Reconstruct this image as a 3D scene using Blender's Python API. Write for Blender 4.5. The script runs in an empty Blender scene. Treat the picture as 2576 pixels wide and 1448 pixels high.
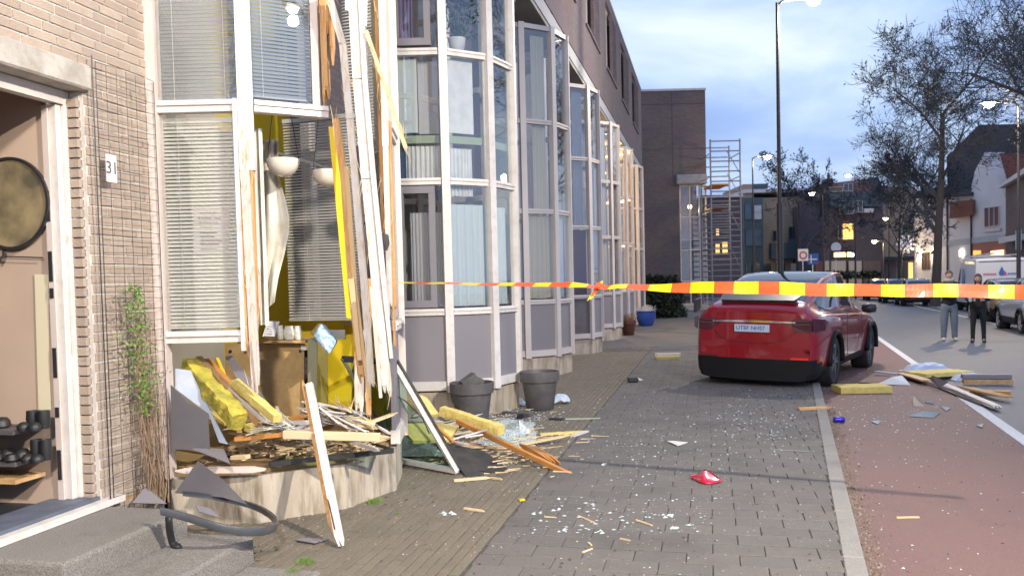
import bpy, math, random
from math import sin, cos, tan, pi, radians, sqrt, atan2
from mathutils import Vector as V, Matrix, noise as mnoise
random.seed(7)
R = random.random
def rr(a, b): return a + (b - a) * random.random()

# ------------------------------------------------------------------ camera, sky, sun, exposure
S = bpy.context.scene
TILT, ROLL, FPX, HC = radians(2.2), radians(1.4), 2110.0, 717.0
cam = bpy.data.cameras.new('camera'); camo = bpy.data.objects.new('camera', cam)
S.collection.objects.link(camo); S.camera = camo
F0 = V((0, cos(TILT), -sin(TILT))); R0 = V((1, 0, 0)); U0 = V((0, sin(TILT), cos(TILT)))
CR = cos(ROLL) * R0 - sin(ROLL) * U0; CU = sin(ROLL) * R0 + cos(ROLL) * U0
CY = HC + FPX * tan(TILT) * cos(ROLL)
CAMP = V((0, 0, 1.6))
m = Matrix((CR, CU, -F0)).transposed().to_4x4(); m.translation = CAMP
camo.matrix_world = m
cam.sensor_width = 36; cam.lens = 36 * FPX / 2576; cam.shift_y = (CY - 724) / 2576
cam.clip_start = .05; cam.clip_end = 1500
cam.dof.use_dof = True; cam.dof.focus_distance = 7.5; cam.dof.aperture_fstop = 3.2

W = bpy.data.worlds.new('World'); S.world = W; W.use_nodes = True
nt = W.node_tree; nt.nodes.clear()
def wn(t, **k):
    n = nt.nodes.new(t)
    for a, b in k.items(): setattr(n, a, b)
    return n
tc = wn('ShaderNodeTexCoord'); mp = wn('ShaderNodeMapping'); mp.inputs['Scale'].default_value = (1.0, 1.0, 2.6)
mp.inputs['Location'].default_value = (.35, 1.1, .2)
ns = wn('ShaderNodeTexNoise'); ns.inputs['Scale'].default_value = 2.3; ns.inputs['Detail'].default_value = 7; ns.inputs['Roughness'].default_value = .52; ns.inputs['Distortion'].default_value = .35
rp = wn('ShaderNodeValToRGB'); e = rp.color_ramp.elements
e[0].position = .36; e[0].color = (.23, .36, .78, 1); e[1].position = .66; e[1].color = (.80, .90, 1, 1)
x = e.new(.47); x.color = (.35, .50, .90, 1); x = e.new(.56); x.color = (.53, .68, .99, 1)
sky = wn('ShaderNodeTexSky', sky_type='NISHITA', sun_disc=False); sky.sun_elevation = radians(4); sky.sun_rotation = radians(250)
skm = wn('ShaderNodeMixRGB', blend_type='ADD'); skm.inputs[0].default_value = .06
bg = wn('ShaderNodeBackground'); bg.inputs['Strength'].default_value = .86
wo = wn('ShaderNodeOutputWorld')
L = nt.links.new
L(tc.outputs['Generated'], mp.inputs[0]); L(mp.outputs[0], ns.inputs['Vector']); L(ns.outputs['Fac'], rp.inputs[0])
L(rp.outputs[0], skm.inputs[1]); L(sky.outputs[0], skm.inputs[2]); L(skm.outputs[0], bg.inputs[0]); L(bg.outputs[0], wo.inputs[0])

sl = bpy.data.lights.new('sun', 'SUN'); sl.energy = .12; sl.angle = radians(30); sl.color = (.75, .85, 1)
so = bpy.data.objects.new('sun', sl); S.collection.objects.link(so); so.rotation_euler = (radians(60), 0, radians(20))
S.view_settings.view_transform = 'Standard'; S.view_settings.look = 'None'; S.view_settings.gamma = 1; S.view_settings.exposure = .24
S.view_settings.use_curve_mapping = False
S.cycles.use_denoising = True; S.cycles.max_bounces = 8; S.cycles.transparent_max_bounces = 12
S.cycles.caustics_reflective = False; S.cycles.caustics_refractive = False; S.cycles.sample_clamp_indirect = 6

# ------------------------------------------------------------------ photo geometry -> places
def ray(px, py): return F0 + (px - 1288) / FPX * CR - (py - CY) / FPX * CU
def Q(px, py, Y):
    d = ray(px, py); return CAMP + d * (Y / d.y)
def G(px, py, z=0.0):
    d = ray(px, py); return CAMP + d * ((z - CAMP.z) / d.z)
def onplane(px, py, p, n):
    d = ray(px, py); n = V(n); return CAMP + d * ((V(p) - CAMP).dot(n) / d.dot(n))
US = V((.2288, .9735, 0)); NS = V((.9735, -.2288, 0)); S0 = V((-2.41, 5.75, 0))
def B(u, n, z=0): return S0 + US * u + NS * n + V((0, 0, z))
UR = V((.336, 1, 0)).normalized(); NR = V((UR.y, -UR.x, 0))
ROADZ = -.06
def RD(x0, y, z=0): return V((x0 + .336 * y, y, z))     # a line parallel to the road, x0 metres right of the camera

# ------------------------------------------------------------------ materials
def M(name, col, rough=.7, metal=0, var=0, vs=4, bump=0, bs=60, rnd=0, col2=None, coat=0, spec=.5, stretch=None, emit=0, ecol=None, dirt=None):
    mt = bpy.data.materials.new(name); mt.use_nodes = True
    t = mt.node_tree; n = t.nodes; l = t.links.new
    b = n['Principled BSDF']; b.inputs['Roughness'].default_value = rough; b.inputs['Metallic'].default_value = metal
    b.inputs['Coat Weight'].default_value = coat; b.inputs['Coat Roughness'].default_value = .03
    b.inputs['Specular IOR Level'].default_value = spec
    geo = n.new('ShaderNodeNewGeometry'); src = geo.outputs['Position']
    if stretch:
        mpp = n.new('ShaderNodeMapping'); mpp.inputs['Scale'].default_value = stretch; l(src, mpp.inputs[0]); src = mpp.outputs[0]
    cn = n.new('ShaderNodeRGB'); cn.outputs[0].default_value = (*col, 1); out = cn.outputs[0]
    c2 = col2 or tuple(c * .55 for c in col)
    def mix(fac, a, bcol):
        mx = n.new('ShaderNodeMixRGB'); l(fac, mx.inputs[0]); l(a, mx.inputs[1]); mx.inputs[2].default_value = (*bcol, 1); return mx.outputs[0]
    if rnd:
        oi = n.new('ShaderNodeObjectInfo'); ad = n.new('ShaderNodeMath'); ad.operation = 'ADD'
        l(oi.outputs['Random'], ad.inputs[0]); l(geo.outputs['Random Per Island'], ad.inputs[1])
        fr = n.new('ShaderNodeMath'); fr.operation = 'FRACT'; l(ad.outputs[0], fr.inputs[0])
        mu = n.new('ShaderNodeMath'); mu.operation = 'MULTIPLY'; mu.inputs[1].default_value = rnd; l(fr.outputs[0], mu.inputs[0])
        out = mix(mu.outputs[0], out, c2)
    if var:
        nz = n.new('ShaderNodeTexNoise'); nz.inputs['Scale'].default_value = vs; nz.inputs['Detail'].default_value = 6; l(src, nz.inputs['Vector'])
        r2 = n.new('ShaderNodeMapRange'); r2.inputs[1].default_value = .38; r2.inputs[2].default_value = .66; r2.inputs[3].default_value = 0; r2.inputs[4].default_value = var
        l(nz.outputs['Fac'], r2.inputs[0]); out = mix(r2.outputs[0], out, c2)
    if dirt:   # larger stains with their own shape
        nz = n.new('ShaderNodeTexNoise'); nz.inputs['Scale'].default_value = dirt[0]; nz.inputs['Detail'].default_value = 8; nz.inputs['Roughness'].default_value = .65; l(src, nz.inputs['Vector'])
        r2 = n.new('ShaderNodeMapRange'); r2.inputs[1].default_value = .5; r2.inputs[2].default_value = .7; r2.inputs[3].default_value = 0; r2.inputs[4].default_value = dirt[1]
        l(nz.outputs['Fac'], r2.inputs[0]); out = mix(r2.outputs[0], out, dirt[2])
    l(out, b.inputs['Base Color'])
    if bump:
        nb = n.new('ShaderNodeTexNoise'); nb.inputs['Scale'].default_value = bs; nb.inputs['Detail'].default_value = 4; l(src, nb.inputs['Vector'])
        bp = n.new('ShaderNodeBump'); bp.inputs['Strength'].default_value = bump; bp.inputs['Distance'].default_value = .01
        l(nb.outputs['Fac'], bp.inputs['Height']); l(bp.outputs[0], b.inputs['Normal'])
    if emit:
        b.inputs['Emission Color'].default_value = (*(ecol or col), 1); b.inputs['Emission Strength'].default_value = emit
    return mt
def glassmat(name, tint=(.98, .985, .98), base=.05, rough=0.0):
    mt = bpy.data.materials.new(name); mt.use_nodes = True; t = mt.node_tree; n = t.nodes; l = t.links.new
    n.clear(); o = n.new('ShaderNodeOutputMaterial'); mx = n.new('ShaderNodeMixShader'); tr = n.new('ShaderNodeBsdfTransparent'); gl = n.new('ShaderNodeBsdfGlossy')
    lw = n.new('ShaderNodeLayerWeight'); lw.inputs[0].default_value = .5; pw = n.new('ShaderNodeMath'); pw.operation = 'POWER'; pw.inputs[1].default_value = 3.5
    ml = n.new('ShaderNodeMath'); ml.operation = 'MULTIPLY_ADD'; ml.inputs[1].default_value = .75; ml.inputs[2].default_value = base; ml.use_clamp = True
    gl.inputs['Roughness'].default_value = rough; tr.inputs[0].default_value = (*tint, 1)
    l(lw.outputs['Facing'], pw.inputs[0]); l(pw.outputs[0], ml.inputs[0]); l(ml.outputs[0], mx.inputs[0]); l(tr.outputs[0], mx.inputs[1]); l(gl.outputs[0], mx.inputs[2]); l(mx.outputs[0], o.inputs[0])
    return mt
def brickmat(name, c1, c2, mortar, bw=.21, bh=.06, ms=.01, bump=.4):
    mt = bpy.data.materials.new(name); mt.use_nodes = True; t = mt.node_tree; n = t.nodes; l = t.links.new
    b = n['Principled BSDF']; b.inputs['Roughness'].default_value = .85
    tc_ = n.new('ShaderNodeTexCoord'); sp = n.new('ShaderNodeSeparateXYZ'); cb = n.new('ShaderNodeCombineXYZ'); ad = n.new('ShaderNodeMath'); ad.operation = 'ADD'
    l(tc_.outputs['Object'], sp.inputs[0]); l(sp.outputs[0], ad.inputs[0]); l(sp.outputs[1], ad.inputs[1]); l(ad.outputs[0], cb.inputs[0]); l(sp.outputs[2], cb.inputs[1])
    br = n.new('ShaderNodeTexBrick'); br.inputs['Scale'].default_value = 1; br.inputs['Brick Width'].default_value = bw; br.inputs['Row Height'].default_value = bh; br.inputs['Mortar Size'].default_value = ms
    br.inputs['Color1'].default_value = (*c1, 1); br.inputs['Color2'].default_value = (*c2, 1); br.inputs['Mortar'].default_value = (*mortar, 1)
    l(cb.outputs[0], br.inputs['Vector'])
    nz = n.new('ShaderNodeTexNoise'); nz.inputs['Scale'].default_value = .8; nz.inputs['Detail'].default_value = 6; l(tc_.outputs['Object'], nz.inputs['Vector'])
    mx = n.new('ShaderNodeMixRGB'); mx.blend_type = 'MULTIPLY'; mx.inputs[0].default_value = .5; l(br.outputs['Color'], mx.inputs[1]); l(nz.outputs['Color'], mx.inputs[2])
    hs = n.new('ShaderNodeHueSaturation'); hs.inputs['Saturation'].default_value = .8; hs.inputs['Value'].default_value = 1.25; l(mx.outputs[0], hs.inputs['Color'])
    l(hs.outputs[0], b.inputs['Base Color'])
    bp = n.new('ShaderNodeBump'); bp.inputs['Strength'].default_value = bump; bp.inputs['Distance'].default_value = .01; bp.invert = True
    l(br.outputs['Fac'], bp.inputs['Height']); l(bp.outputs[0], b.inputs['Normal'])
    return mt

m_white = M('white_paint', (.74, .70, .67), .45, var=.45, vs=3, col2=(.60, .54, .50), dirt=(9, .35, (.42, .35, .3)), bump=.15, bs=25)
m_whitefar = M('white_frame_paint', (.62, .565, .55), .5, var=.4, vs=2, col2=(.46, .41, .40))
m_pink = M('warm_white_paint', (.70, .60, .56), .5, var=.4, vs=3, col2=(.55, .45, .4), bump=.1, bs=30)
m_panel = M('lilac_grey_panel', (.235, .22, .245), .6, var=.4, vs=2, col2=(.22, .205, .23))
m_paneldark = M('dark_grey_panel', (.12, .112, .125), .55, var=.3, vs=3, dirt=(4, .4, (.2, .18, .17)))
m_panelblue = M('pale_blue_sheet', (.52, .60, .75), .5, var=.4, vs=4, col2=(.36, .42, .55), dirt=(9, .5, (.7, .7, .7)))
m_brick = M('tan_brick', (.48, .385, .31), .85, var=.4, vs=14, bump=.5, bs=90, rnd=.75, col2=(.35, .27, .22), dirt=(3, .2, (.28, .23, .2)))
m_mortar = M('mortar', (.64, .60, .56), .95, var=.5, vs=9, col2=(.48, .43, .39), bump=.4, bs=80)
m_brickfar = brickmat('dark_brick_wall', (.135, .10, .115), (.10, .078, .092), (.085, .07, .08), .21, .065)
m_brickup = brickmat('violet_brick_wall', (.19, .135, .155), (.14, .105, .125), (.12, .10, .11), .21, .065)
m_brickred = brickmat('red_brown_brick', (.21, .11, .09), (.15, .08, .07), (.15, .13, .12))
m_bricktan = brickmat('tan_yellow_brick', (.48, .33, .20), (.40, .27, .16), (.25, .2, .15))
m_conc = M('concrete', (.52, .49, .45), .85, var=.6, vs=3, col2=(.34, .30, .27), bump=.35, bs=50, dirt=(5, .6, (.22, .17, .12)))
m_plinth = M('stained_concrete', (.55, .49, .41), .85, var=.8, vs=2.6, col2=(.32, .25, .18), bump=.35, bs=45, stretch=(3, 3, .55), dirt=(3.2, .9, (.16, .11, .07)))
m_concblue = M('fascia_concrete', (.42, .44, .48), .8, var=.5, vs=2, col2=(.33, .35, .38), bump=.2)
m_soffit = M('soffit_concrete', (.36, .345, .32), .9, var=.6, vs=1.6, col2=(.22, .21, .2))
m_step = M('washed_gravel_concrete', (.31, .285, .26), .95, var=.95, vs=130, col2=(.13, .12, .115), bump=.8, bs=160, dirt=(3, .45, (.15, .14, .11)))
m_tile = M('grey_paving', (.172, .155, .142), .92, var=.55, vs=60, bump=.6, bs=140, rnd=.45, col2=(.11, .105, .105), dirt=(1.1, .7, (.085, .08, .075)))
m_clinker = M('brown_grey_clinker', (.205, .172, .125), .9, var=.5, vs=50, bump=.6, bs=140, rnd=.5, col2=(.14, .12, .10), dirt=(1.5, .45, (.11, .11, .07)))
m_sand = M('joint_sand', (.10, .088, .07), 1, var=.7, vs=20, col2=(.05, .045, .04), bump=.5)
m_kerb = M('kerb_concrete', (.30, .285, .265), .9, var=.6, vs=70, bump=.5, bs=130, rnd=.3, col2=(.20, .19, .18), dirt=(2, .5, (.14, .13, .12)))
m_asph = M('grey_asphalt', (.15, .16, .19), .55, var=.6, vs=150, col2=(.07, .07, .08), bump=.5, bs=300, dirt=(.7, .5, (.10, .10, .115)))
m_red = M('red_asphalt', (.215, .115, .10), .62, var=.75, vs=160, col2=(.12, .07, .07), bump=.6, bs=320, dirt=(.8, .75, (.15, .085, .085)))
m_line = M('road_line_paint', (.68, .68, .68), .7, var=.5, vs=30, col2=(.45, .45, .45))
m_wood = M('raw_pine', (.66, .44, .22), .75, var=.8, vs=9, col2=(.46, .23, .08), bump=.35, bs=40, rnd=.3)
m_woodv = M('raw_pine_upright', (.68, .42, .20), .75, var=.85, vs=14, col2=(.50, .22, .06), bump=.4, bs=40, rnd=.25, stretch=(3, 3, .25))
m_woodor = M('orange_varnished_wood', (.58, .27, .07), .6, var=.7, vs=9, col2=(.42, .17, .04), rnd=.3)
m_splint = M('splinter_wood', (.78, .62, .40), .8, rnd=.6, col2=(.52, .32, .12))
m_chip = M('brown_hardboard', (.42, .28, .12), .75, var=.6, vs=25, col2=(.33, .2, .08), dirt=(5, .5, (.55, .4, .2)))
m_yel = M('yellow_painted_board', (.82, .60, .02), .5, var=.4, vs=3, col2=(.6, .42, .01))
m_foam = M('yellow_insulation', (.76, .62, .22), .9, var=.6, vs=14, col2=(.62, .44, .08), bump=1, bs=28)
m_wool = M('mossy_yellow_wool', (.62, .49, .07), .95, var=.8, vs=14, col2=(.30, .30, .05), bump=.8, bs=50, dirt=(9, .7, (.10, .11, .04)))
m_blind = M('grey_blind_slat', (.74, .73, .68), .45)
m_blindd = M('dark_blind_slat', (.29, .32, .35), .4)  # darker grey blue so the reflections in the upper panes stand out
m_glass = glassmat('window_glass', base=.13); m_glassg = glassmat('green_edge_glass', (.74, .86, .81), .05)
m_glassdark = M('car_glass', (.015, .018, .025), .04, spec=.8)
m_black = M('black_plastic', (.025, .025, .028), .45, var=.4, vs=10, col2=(.05, .05, .05))
m_dk = M('dark_metal', (.03, .03, .035), .4)
m_pot = M('grey_plant_pot', (.085, .08, .085), .55, var=.6, vs=8, col2=(.13, .12, .12), bump=.15, dirt=(6, .5, (.17, .15, .13)))
m_alu = M('aluminium', (.55, .56, .58), .35, metal=.8, var=.4, vs=8)
m_rubber = M('black_rubber_mat', (.035, .034, .033), .8, var=.6, vs=8, col2=(.075, .07, .065), bump=.4)
m_curt = M('white_curtain', (.80, .82, .84), .9, var=.3, vs=8)
m_fabric = M('cream_fabric', (.80, .78, .70), .8, var=.3, vs=4, col2=(.62, .58, .48), dirt=(3.5, .5, (.45, .3, .18)))
m_inwall = M('room_plaster', (.55, .53, .52), .9, var=.3, vs=1)
m_inyel = M('room_yellow', (.88, .64, .03), .8)
m_paper = M('paper', (.78, .76, .76), .8, var=.2)
m_ink = M('ink', (.10, .09, .10), .8)
m_green = M('fresh_leaves', (.16, .32, .05), .6, rnd=.7, col2=(.08, .17, .03))
m_stem = M('dry_stems', (.36, .25, .17), .85, rnd=.7, col2=(.13, .08, .05))
m_bark = M('tree_bark', (.050, .046, .048), .9, var=.5, vs=8)
m_twig = M('bare_twigs', (.045, .055, .075), .9, rnd=.5, col2=(.03, .03, .035))
m_ever = M('evergreen_leaves', (.022, .038, .020), .7, rnd=.6, col2=(.010, .018, .010))
m_trim = M('dark_lower_trim', (.009, .009, .010), .65, spec=.25)
m_scaf = M('dull_scaffold_tube', (.20, .20, .24), .5, metal=.4)
m_canopy = M('canopy_concrete', (.24, .25, .29), .8, var=.4)
m_tyre = M('tyre_rubber', (.018, .018, .02), .7)
m_rim = M('alloy_rim', (.10, .11, .13), .3, metal=.8)
m_rimL = M('silver_rim', (.55, .55, .57), .3, metal=.8)
m_chrome = M('chrome', (.75, .75, .75), .12, metal=1)
m_redpaint = M('red_car_paint', (.28, .003, .012), .3, coat=1, spec=.35, var=.3, vs=5, col2=(.26, .006, .014))
m_taill = M('tail_light', (.075, .012, .022), .12, coat=1)
m_skin = M('skin', (.50, .30, .23), .6)

# ------------------------------------------------------------------ mesh builder and object tree
class MB:
    def __init__(s): s.v = []; s.f = []; s.mi = []
    def add(s, vs, fs, mi=0):
        k = len(s.v); s.v += [V(p) for p in vs]
        for f in fs: s.f.append([i + k for i in f]); s.mi.append(mi)
        return s
    def hexa(s, p, mi=0):   # 8 corners: bottom 4 then top 4, both counter-clockwise
        return s.add(p, [(3, 2, 1, 0), (4, 5, 6, 7), (0, 1, 5, 4), (1, 2, 6, 5), (2, 3, 7, 6), (3, 0, 4, 7)], mi)
    def box(s, x0, x1, y0, y1, z0, z1, mi=0):
        return s.hexa([(x0, y0, z0), (x1, y0, z0), (x1, y1, z0), (x0, y1, z0), (x0, y0, z1), (x1, y0, z1), (x1, y1, z1), (x0, y1, z1)], mi)
    def bbox(s, o, a, b, c, mi=0):  # origin corner + three edge vectors
        o, a, b, c = V(o), V(a), V(b), V(c)
        if a.cross(b).dot(c) < 0: a, b = b, a
        return s.hexa([o, o + a, o + a + b, o + b, o + c, o + a + c, o + a + b + c, o + b + c], mi)
    def bar(s, p0, p1, w, h=None, up=(0, 0, 1), taper=1.0, mi=0):
        p0, p1 = V(p0), V(p1); h = h or w; d = (p1 - p0).normalized(); up = V(up)
        sd = d.cross(up)
        if sd.length < 1e-3: sd = d.cross(V((0, 1, 0)))
        sd.normalize(); u = sd.cross(d)
        def ring(p, k): return [p - sd * w / 2 * k - u * h / 2 * k, p + sd * w / 2 * k - u * h / 2 * k, p + sd * w / 2 * k + u * h / 2 * k, p - sd * w / 2 * k + u * h / 2 * k]
        a, b = ring(p0, 1), ring(p1, taper)
        return s.hexa([a[0], a[1], b[1], b[0], a[3], a[2], b[2], b[3]], mi)
    def wall(s, p, q, z0, z1, t, mi=0):  # vertical slab from p to q, thickness t centred
        d = (V(q) - V(p)); d.z = 0; n = V((-d.y, d.x, 0)).normalized() * t
        return s.bbox(V((p[0], p[1], z0)) - n / 2, d, n, (0, 0, z1 - z0), mi)
    def prism(s, pts, vec, mi=0):
        pts = [V(p) for p in pts]; vec = V(vec); n = len(pts)
        nor = V((0, 0, 0))
        for i in range(n): nor += pts[i].cross(pts[(i + 1) % n])
        if nor.dot(vec) < 0: pts = pts[::-1]
        return s.add(pts + [p + vec for p in pts], [tuple(range(n))[::-1], tuple(range(n, 2 * n))] + [(i, (i + 1) % n, n + (i + 1) % n, n + i) for i in range(n)], mi)
    def tube(s, pts, rad, n=8, mi=0, cap=True):
        pts = [V(p) for p in pts]
        if not isinstance(rad, (list, tuple)): rad = [rad] * len(pts)
        k = len(s.v); prev = None
        for i, p in enumerate(pts):
            d = (pts[min(i + 1, len(pts) - 1)] - pts[max(i - 1, 0)]).normalized()
            if prev is None:
                a = d.cross(V((0, 0, 1)))
                if a.length < .05: a = d.cross(V((0, 1, 0)))
            else: a = prev - d * prev.dot(d)
            a.normalize(); prev = a; b = d.cross(a)
            for j in range(n):
                t = 2 * pi * j / n; s.v.append(p + (a * cos(t) + b * sin(t)) * rad[i])
        for i in range(len(pts) - 1):
            for j in range(n):
                s.f.append([k + i * n + j, k + (i + 1) * n + j, k + (i + 1) * n + (j + 1) % n, k + i * n + (j + 1) % n][::-1]); s.mi.append(mi)
        if cap:
            s.f.append([k + j for j in range(n)][::-1]); s.mi.append(mi); e_ = k + (len(pts) - 1) * n
            s.f.append([e_ + j for j in range(n)]); s.mi.append(mi)
        return s
    def lathe(s, prof, c=(0, 0, 0), n=20, axis=None, mi=0, close=True):
        c = V(c); ax = V(axis or (0, 0, 1)).normalized(); a = ax.cross(V((0, 1, 0)) if abs(ax.y) < .9 else V((1, 0, 0))).normalized(); b = ax.cross(a)
        k = len(s.v)
        for r_, z in prof:
            for j in range(n):
                t = 2 * pi * j / n; s.v.append(c + ax * z + (a * cos(t) + b * sin(t)) * r_)
        for i in range(len(prof) - 1):
            for j in range(n):
                s.f.append([k + i * n + j, k + i * n + (j + 1) % n, k + (i + 1) * n + (j + 1) % n, k + (i + 1) * n + j]); s.mi.append(mi)
        if close:
            s.f.append([k + j for j in range(n)][::-1]); s.mi.append(mi); e_ = k + (len(prof) - 1) * n
            s.f.append([e_ + j for j in range(n)]); s.mi.append(mi)
        return s
    def splinter(s, p0, p1, w, h, up=(0, 0, 1), n=4, end=.12, mi=0, both=False):
        # a broken timber: several strips side by side, each ending in its own point
        p0, p1 = V(p0), V(p1); d = p1 - p0; ln = d.length; dn = d.normalized(); sd = dn.cross(V(up))
        if sd.length < 1e-3: sd = dn.cross(V((0, 1, 0)))
        sd.normalize()
        for i in range(n):
            o = sd * w * ((i + .5) / n - .5); e1 = rr(0, end); e0 = rr(0, end) if both else 0
            a = p0 + o + dn * e0; b = p1 + o - dn * e1 * .9; c = b + dn * rr(.5, 1.6) * w + sd * rr(-.1, .1) * w
            s.bar(a, b, w / n * .98, h * rr(.8, 1), up, 1, mi); s.bar(b, c, w / n * .98, h * .8, up, .35, mi)
            if both: s.bar(a, a - dn * rr(.5, 1.4) * w, w / n * .98, h * .8, up, .35, mi)
        return s
def fibres(mb, p0, p1, w, h, n, L0=.04, L1=.16, th=.004):
    # loose torn slivers standing off a broken timber
    p0, p1 = V(p0), V(p1); d = (p1 - p0).normalized(); ln = (p1 - p0).length
    for _ in range(n):
        q = p0 + d * rr(0, ln) + V((rr(-w, w) / 2, -h / 2 * rr(.6, 1.1), 0)); l_ = rr(L0, L1); sg = 1 if R() < .6 else -1
        mb.bar(q, q + d * l_ * sg + V((rr(-.35, .35), rr(-.3, .05), 0)) * l_, th * rr(.6, 1.6), th * .7, (0, 1, 0), .2)
    return mb
WM = {}
def link(o, parent=None, mat4=None):
    S.collection.objects.link(o); mat4 = mat4 or Matrix(); WM[o.name] = mat4
    if parent is not None:
        o.parent = parent; o.matrix_parent_inverse = WM[parent.name].inverted()
    o.matrix_basis = mat4
    return o
def tag(o, label=None, cat=None, group=None, kind=None):
    for k, v in (('label', label), ('category', cat), ('group', group), ('kind', kind)):
        if v: o[k] = v
    return o
def empty(name, loc, label, cat, group=None, parent=None):
    o = bpy.data.objects.new(name, None); o.empty_display_size = .2
    link(o, parent, Matrix.Translation(V(loc))); return tag(o, label, cat, group)
def build(name, mb, mat, parent=None, smooth=False, frame=None, label=None, cat=None, group=None, kind=None, bevel=0, seg=1):
    me = bpy.data.meshes.new(name)
    if frame is None:
        lo = V((min(p.x for p in mb.v), min(p.y for p in mb.v), min(p.z for p in mb.v))); hi = V((max(p.x for p in mb.v), max(p.y for p in mb.v), max(p.z for p in mb.v)))
        c = V(((lo.x + hi.x) / 2, (lo.y + hi.y) / 2, lo.z)); m4 = Matrix.Translation(c); vs = [p - c for p in mb.v]
    else: m4 = frame; vs = mb.v
    me.from_pydata([tuple(p) for p in vs], [], mb.f); me.update()
    for mt in (mat if isinstance(mat, (list, tuple)) else [mat]): me.materials.append(mt)
    if isinstance(mat, (list, tuple)): me.polygons.foreach_set('material_index', mb.mi)
    if smooth:
        me.polygons.foreach_set('use_smooth', [True] * len(me.polygons))
        if smooth != True: me.set_sharp_from_angle(angle=radians(smooth))
    o = bpy.data.objects.new(name, me); link(o, parent, m4); tag(o, label, cat, group, kind)
    if bevel:
        bv = o.modifiers.new('bevel', 'BEVEL'); bv.width = bevel; bv.segments = seg; bv.limit_method = 'ANGLE'
    return o
def inst(name, me, m4, parent):
    o = bpy.data.objects.new(name, me); return link(o, parent, m4)
def frame_at(p, d):   # local x along d, z up
    d = V((d[0], d[1], 0)).normalized(); m_ = Matrix(((d.x, -d.y, 0, 0), (d.y, d.x, 0, 0), (0, 0, 1, 0), (0, 0, 0, 1))); m_.translation = V(p); return m_
def copytree(o, m4=None, label=None):
    c = o.copy(); S.collection.objects.link(c); base = WM[o.name]
    if m4 is not None: c.matrix_basis = m4
    WM[c.name] = c.matrix_basis.copy()
    if label: c['label'] = label
    for ch in [x_ for x_ in S.collection.objects if x_.parent == o]:
        d = ch.copy(); S.collection.objects.link(d); d.parent = c
        for g in [x_ for x_ in S.collection.objects if x_.parent == ch]:
            e_ = g.copy(); S.collection.objects.link(e_); e_.parent = d
    return c
def box_mesh(name, sx, sy, sz, mat, bev=0):
    mb = MB()
    if bev:
        b = bev
        mb.add([(-sx/2, -sy/2, 0), (sx/2, -sy/2, 0), (sx/2, sy/2, 0), (-sx/2, sy/2, 0), (-sx/2, -sy/2, sz - b), (sx/2, -sy/2, sz - b), (sx/2, sy/2, sz - b), (-sx/2, sy/2, sz - b),
                (-sx/2 + b, -sy/2 + b, sz), (sx/2 - b, -sy/2 + b, sz), (sx/2 - b, sy/2 - b, sz), (-sx/2 + b, sy/2 - b, sz)],
               [(0, 1, 5, 4), (1, 2, 6, 5), (2, 3, 7, 6), (3, 0, 4, 7), (4, 5, 9, 8), (5, 6, 10, 9), (6, 7, 11, 10), (7, 4, 8, 11), (8, 9, 10, 11)])
    else: mb.box(-sx/2, sx/2, -sy/2, sy/2, 0, sz)
    me = bpy.data.meshes.new(name); me.from_pydata([tuple(p) for p in mb.v], [], mb.f); me.materials.append(mat); me.update(); return me
def text_mesh(body, size):
    cu = bpy.data.curves.new('lettering', 'FONT'); cu.body = body; cu.size = size; cu.extrude = .0008; cu.align_x = 'CENTER'; cu.align_y = 'CENTER'
    to = bpy.data.objects.new('lettering', cu); S.collection.objects.link(to); dg = bpy.context.evaluated_depsgraph_get()
    me = bpy.data.meshes.new_from_object(to.evaluated_get(dg)); S.collection.objects.unlink(to); bpy.data.objects.remove(to); return me
def text(name, body, size, mat, m4, parent):
    me = text_mesh(body, size); me.materials.clear(); me.materials.append(mat)
    o = bpy.data.objects.new(name, me); return link(o, parent, m4)
def face_mat(p, n, up=(0, 0, 1)):  # local xy plane facing n, z = n
    n = V(n).normalized(); x_ = V(up).cross(n).normalized(); y_ = n.cross(x_); m_ = Matrix((x_, y_, n)).transposed().to_4x4(); m_.translation = V(p); return m_
# ------------------------------------------------------------------ ground, road, pavement
def sheet(name, pts, z, mat):
    mb = MB(); mb.prism([(p[0], p[1], z) for p in pts], (0, 0, -.02)); return build(name, mb, mat, kind='structure')
sheet('ground', [(-300, -80), (400, -80), (400, 500), (-300, 500)], ROADZ - .012, m_asph)
sheet('road', [RD(2.28, -30), RD(6.5, -30), RD(6.5, 46), RD(2.28, 46)], ROADZ - .004, m_asph)
sheet('bike_lane', [RD(.38, -30), RD(2.30, -30), RD(2.30, 46), RD(.38, 46)], ROADZ, m_red)
sheet('road_line', [RD(2.20, -30), RD(2.34, -30), RD(2.34, 60), RD(2.20, 60)], ROADZ + .004, m_line)
sheet('far_pavement', [RD(8.6, -30), RD(30, -30), RD(30, 110), RD(8.6, 110)], ROADZ + .1, m_tile)
mb = MB(); mb.wall(RD(6.55, -10), RD(6.55, 60), ROADZ - .02, ROADZ + .03, .12); build('gutter_strip', mb, m_conc, kind='structure')

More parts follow.
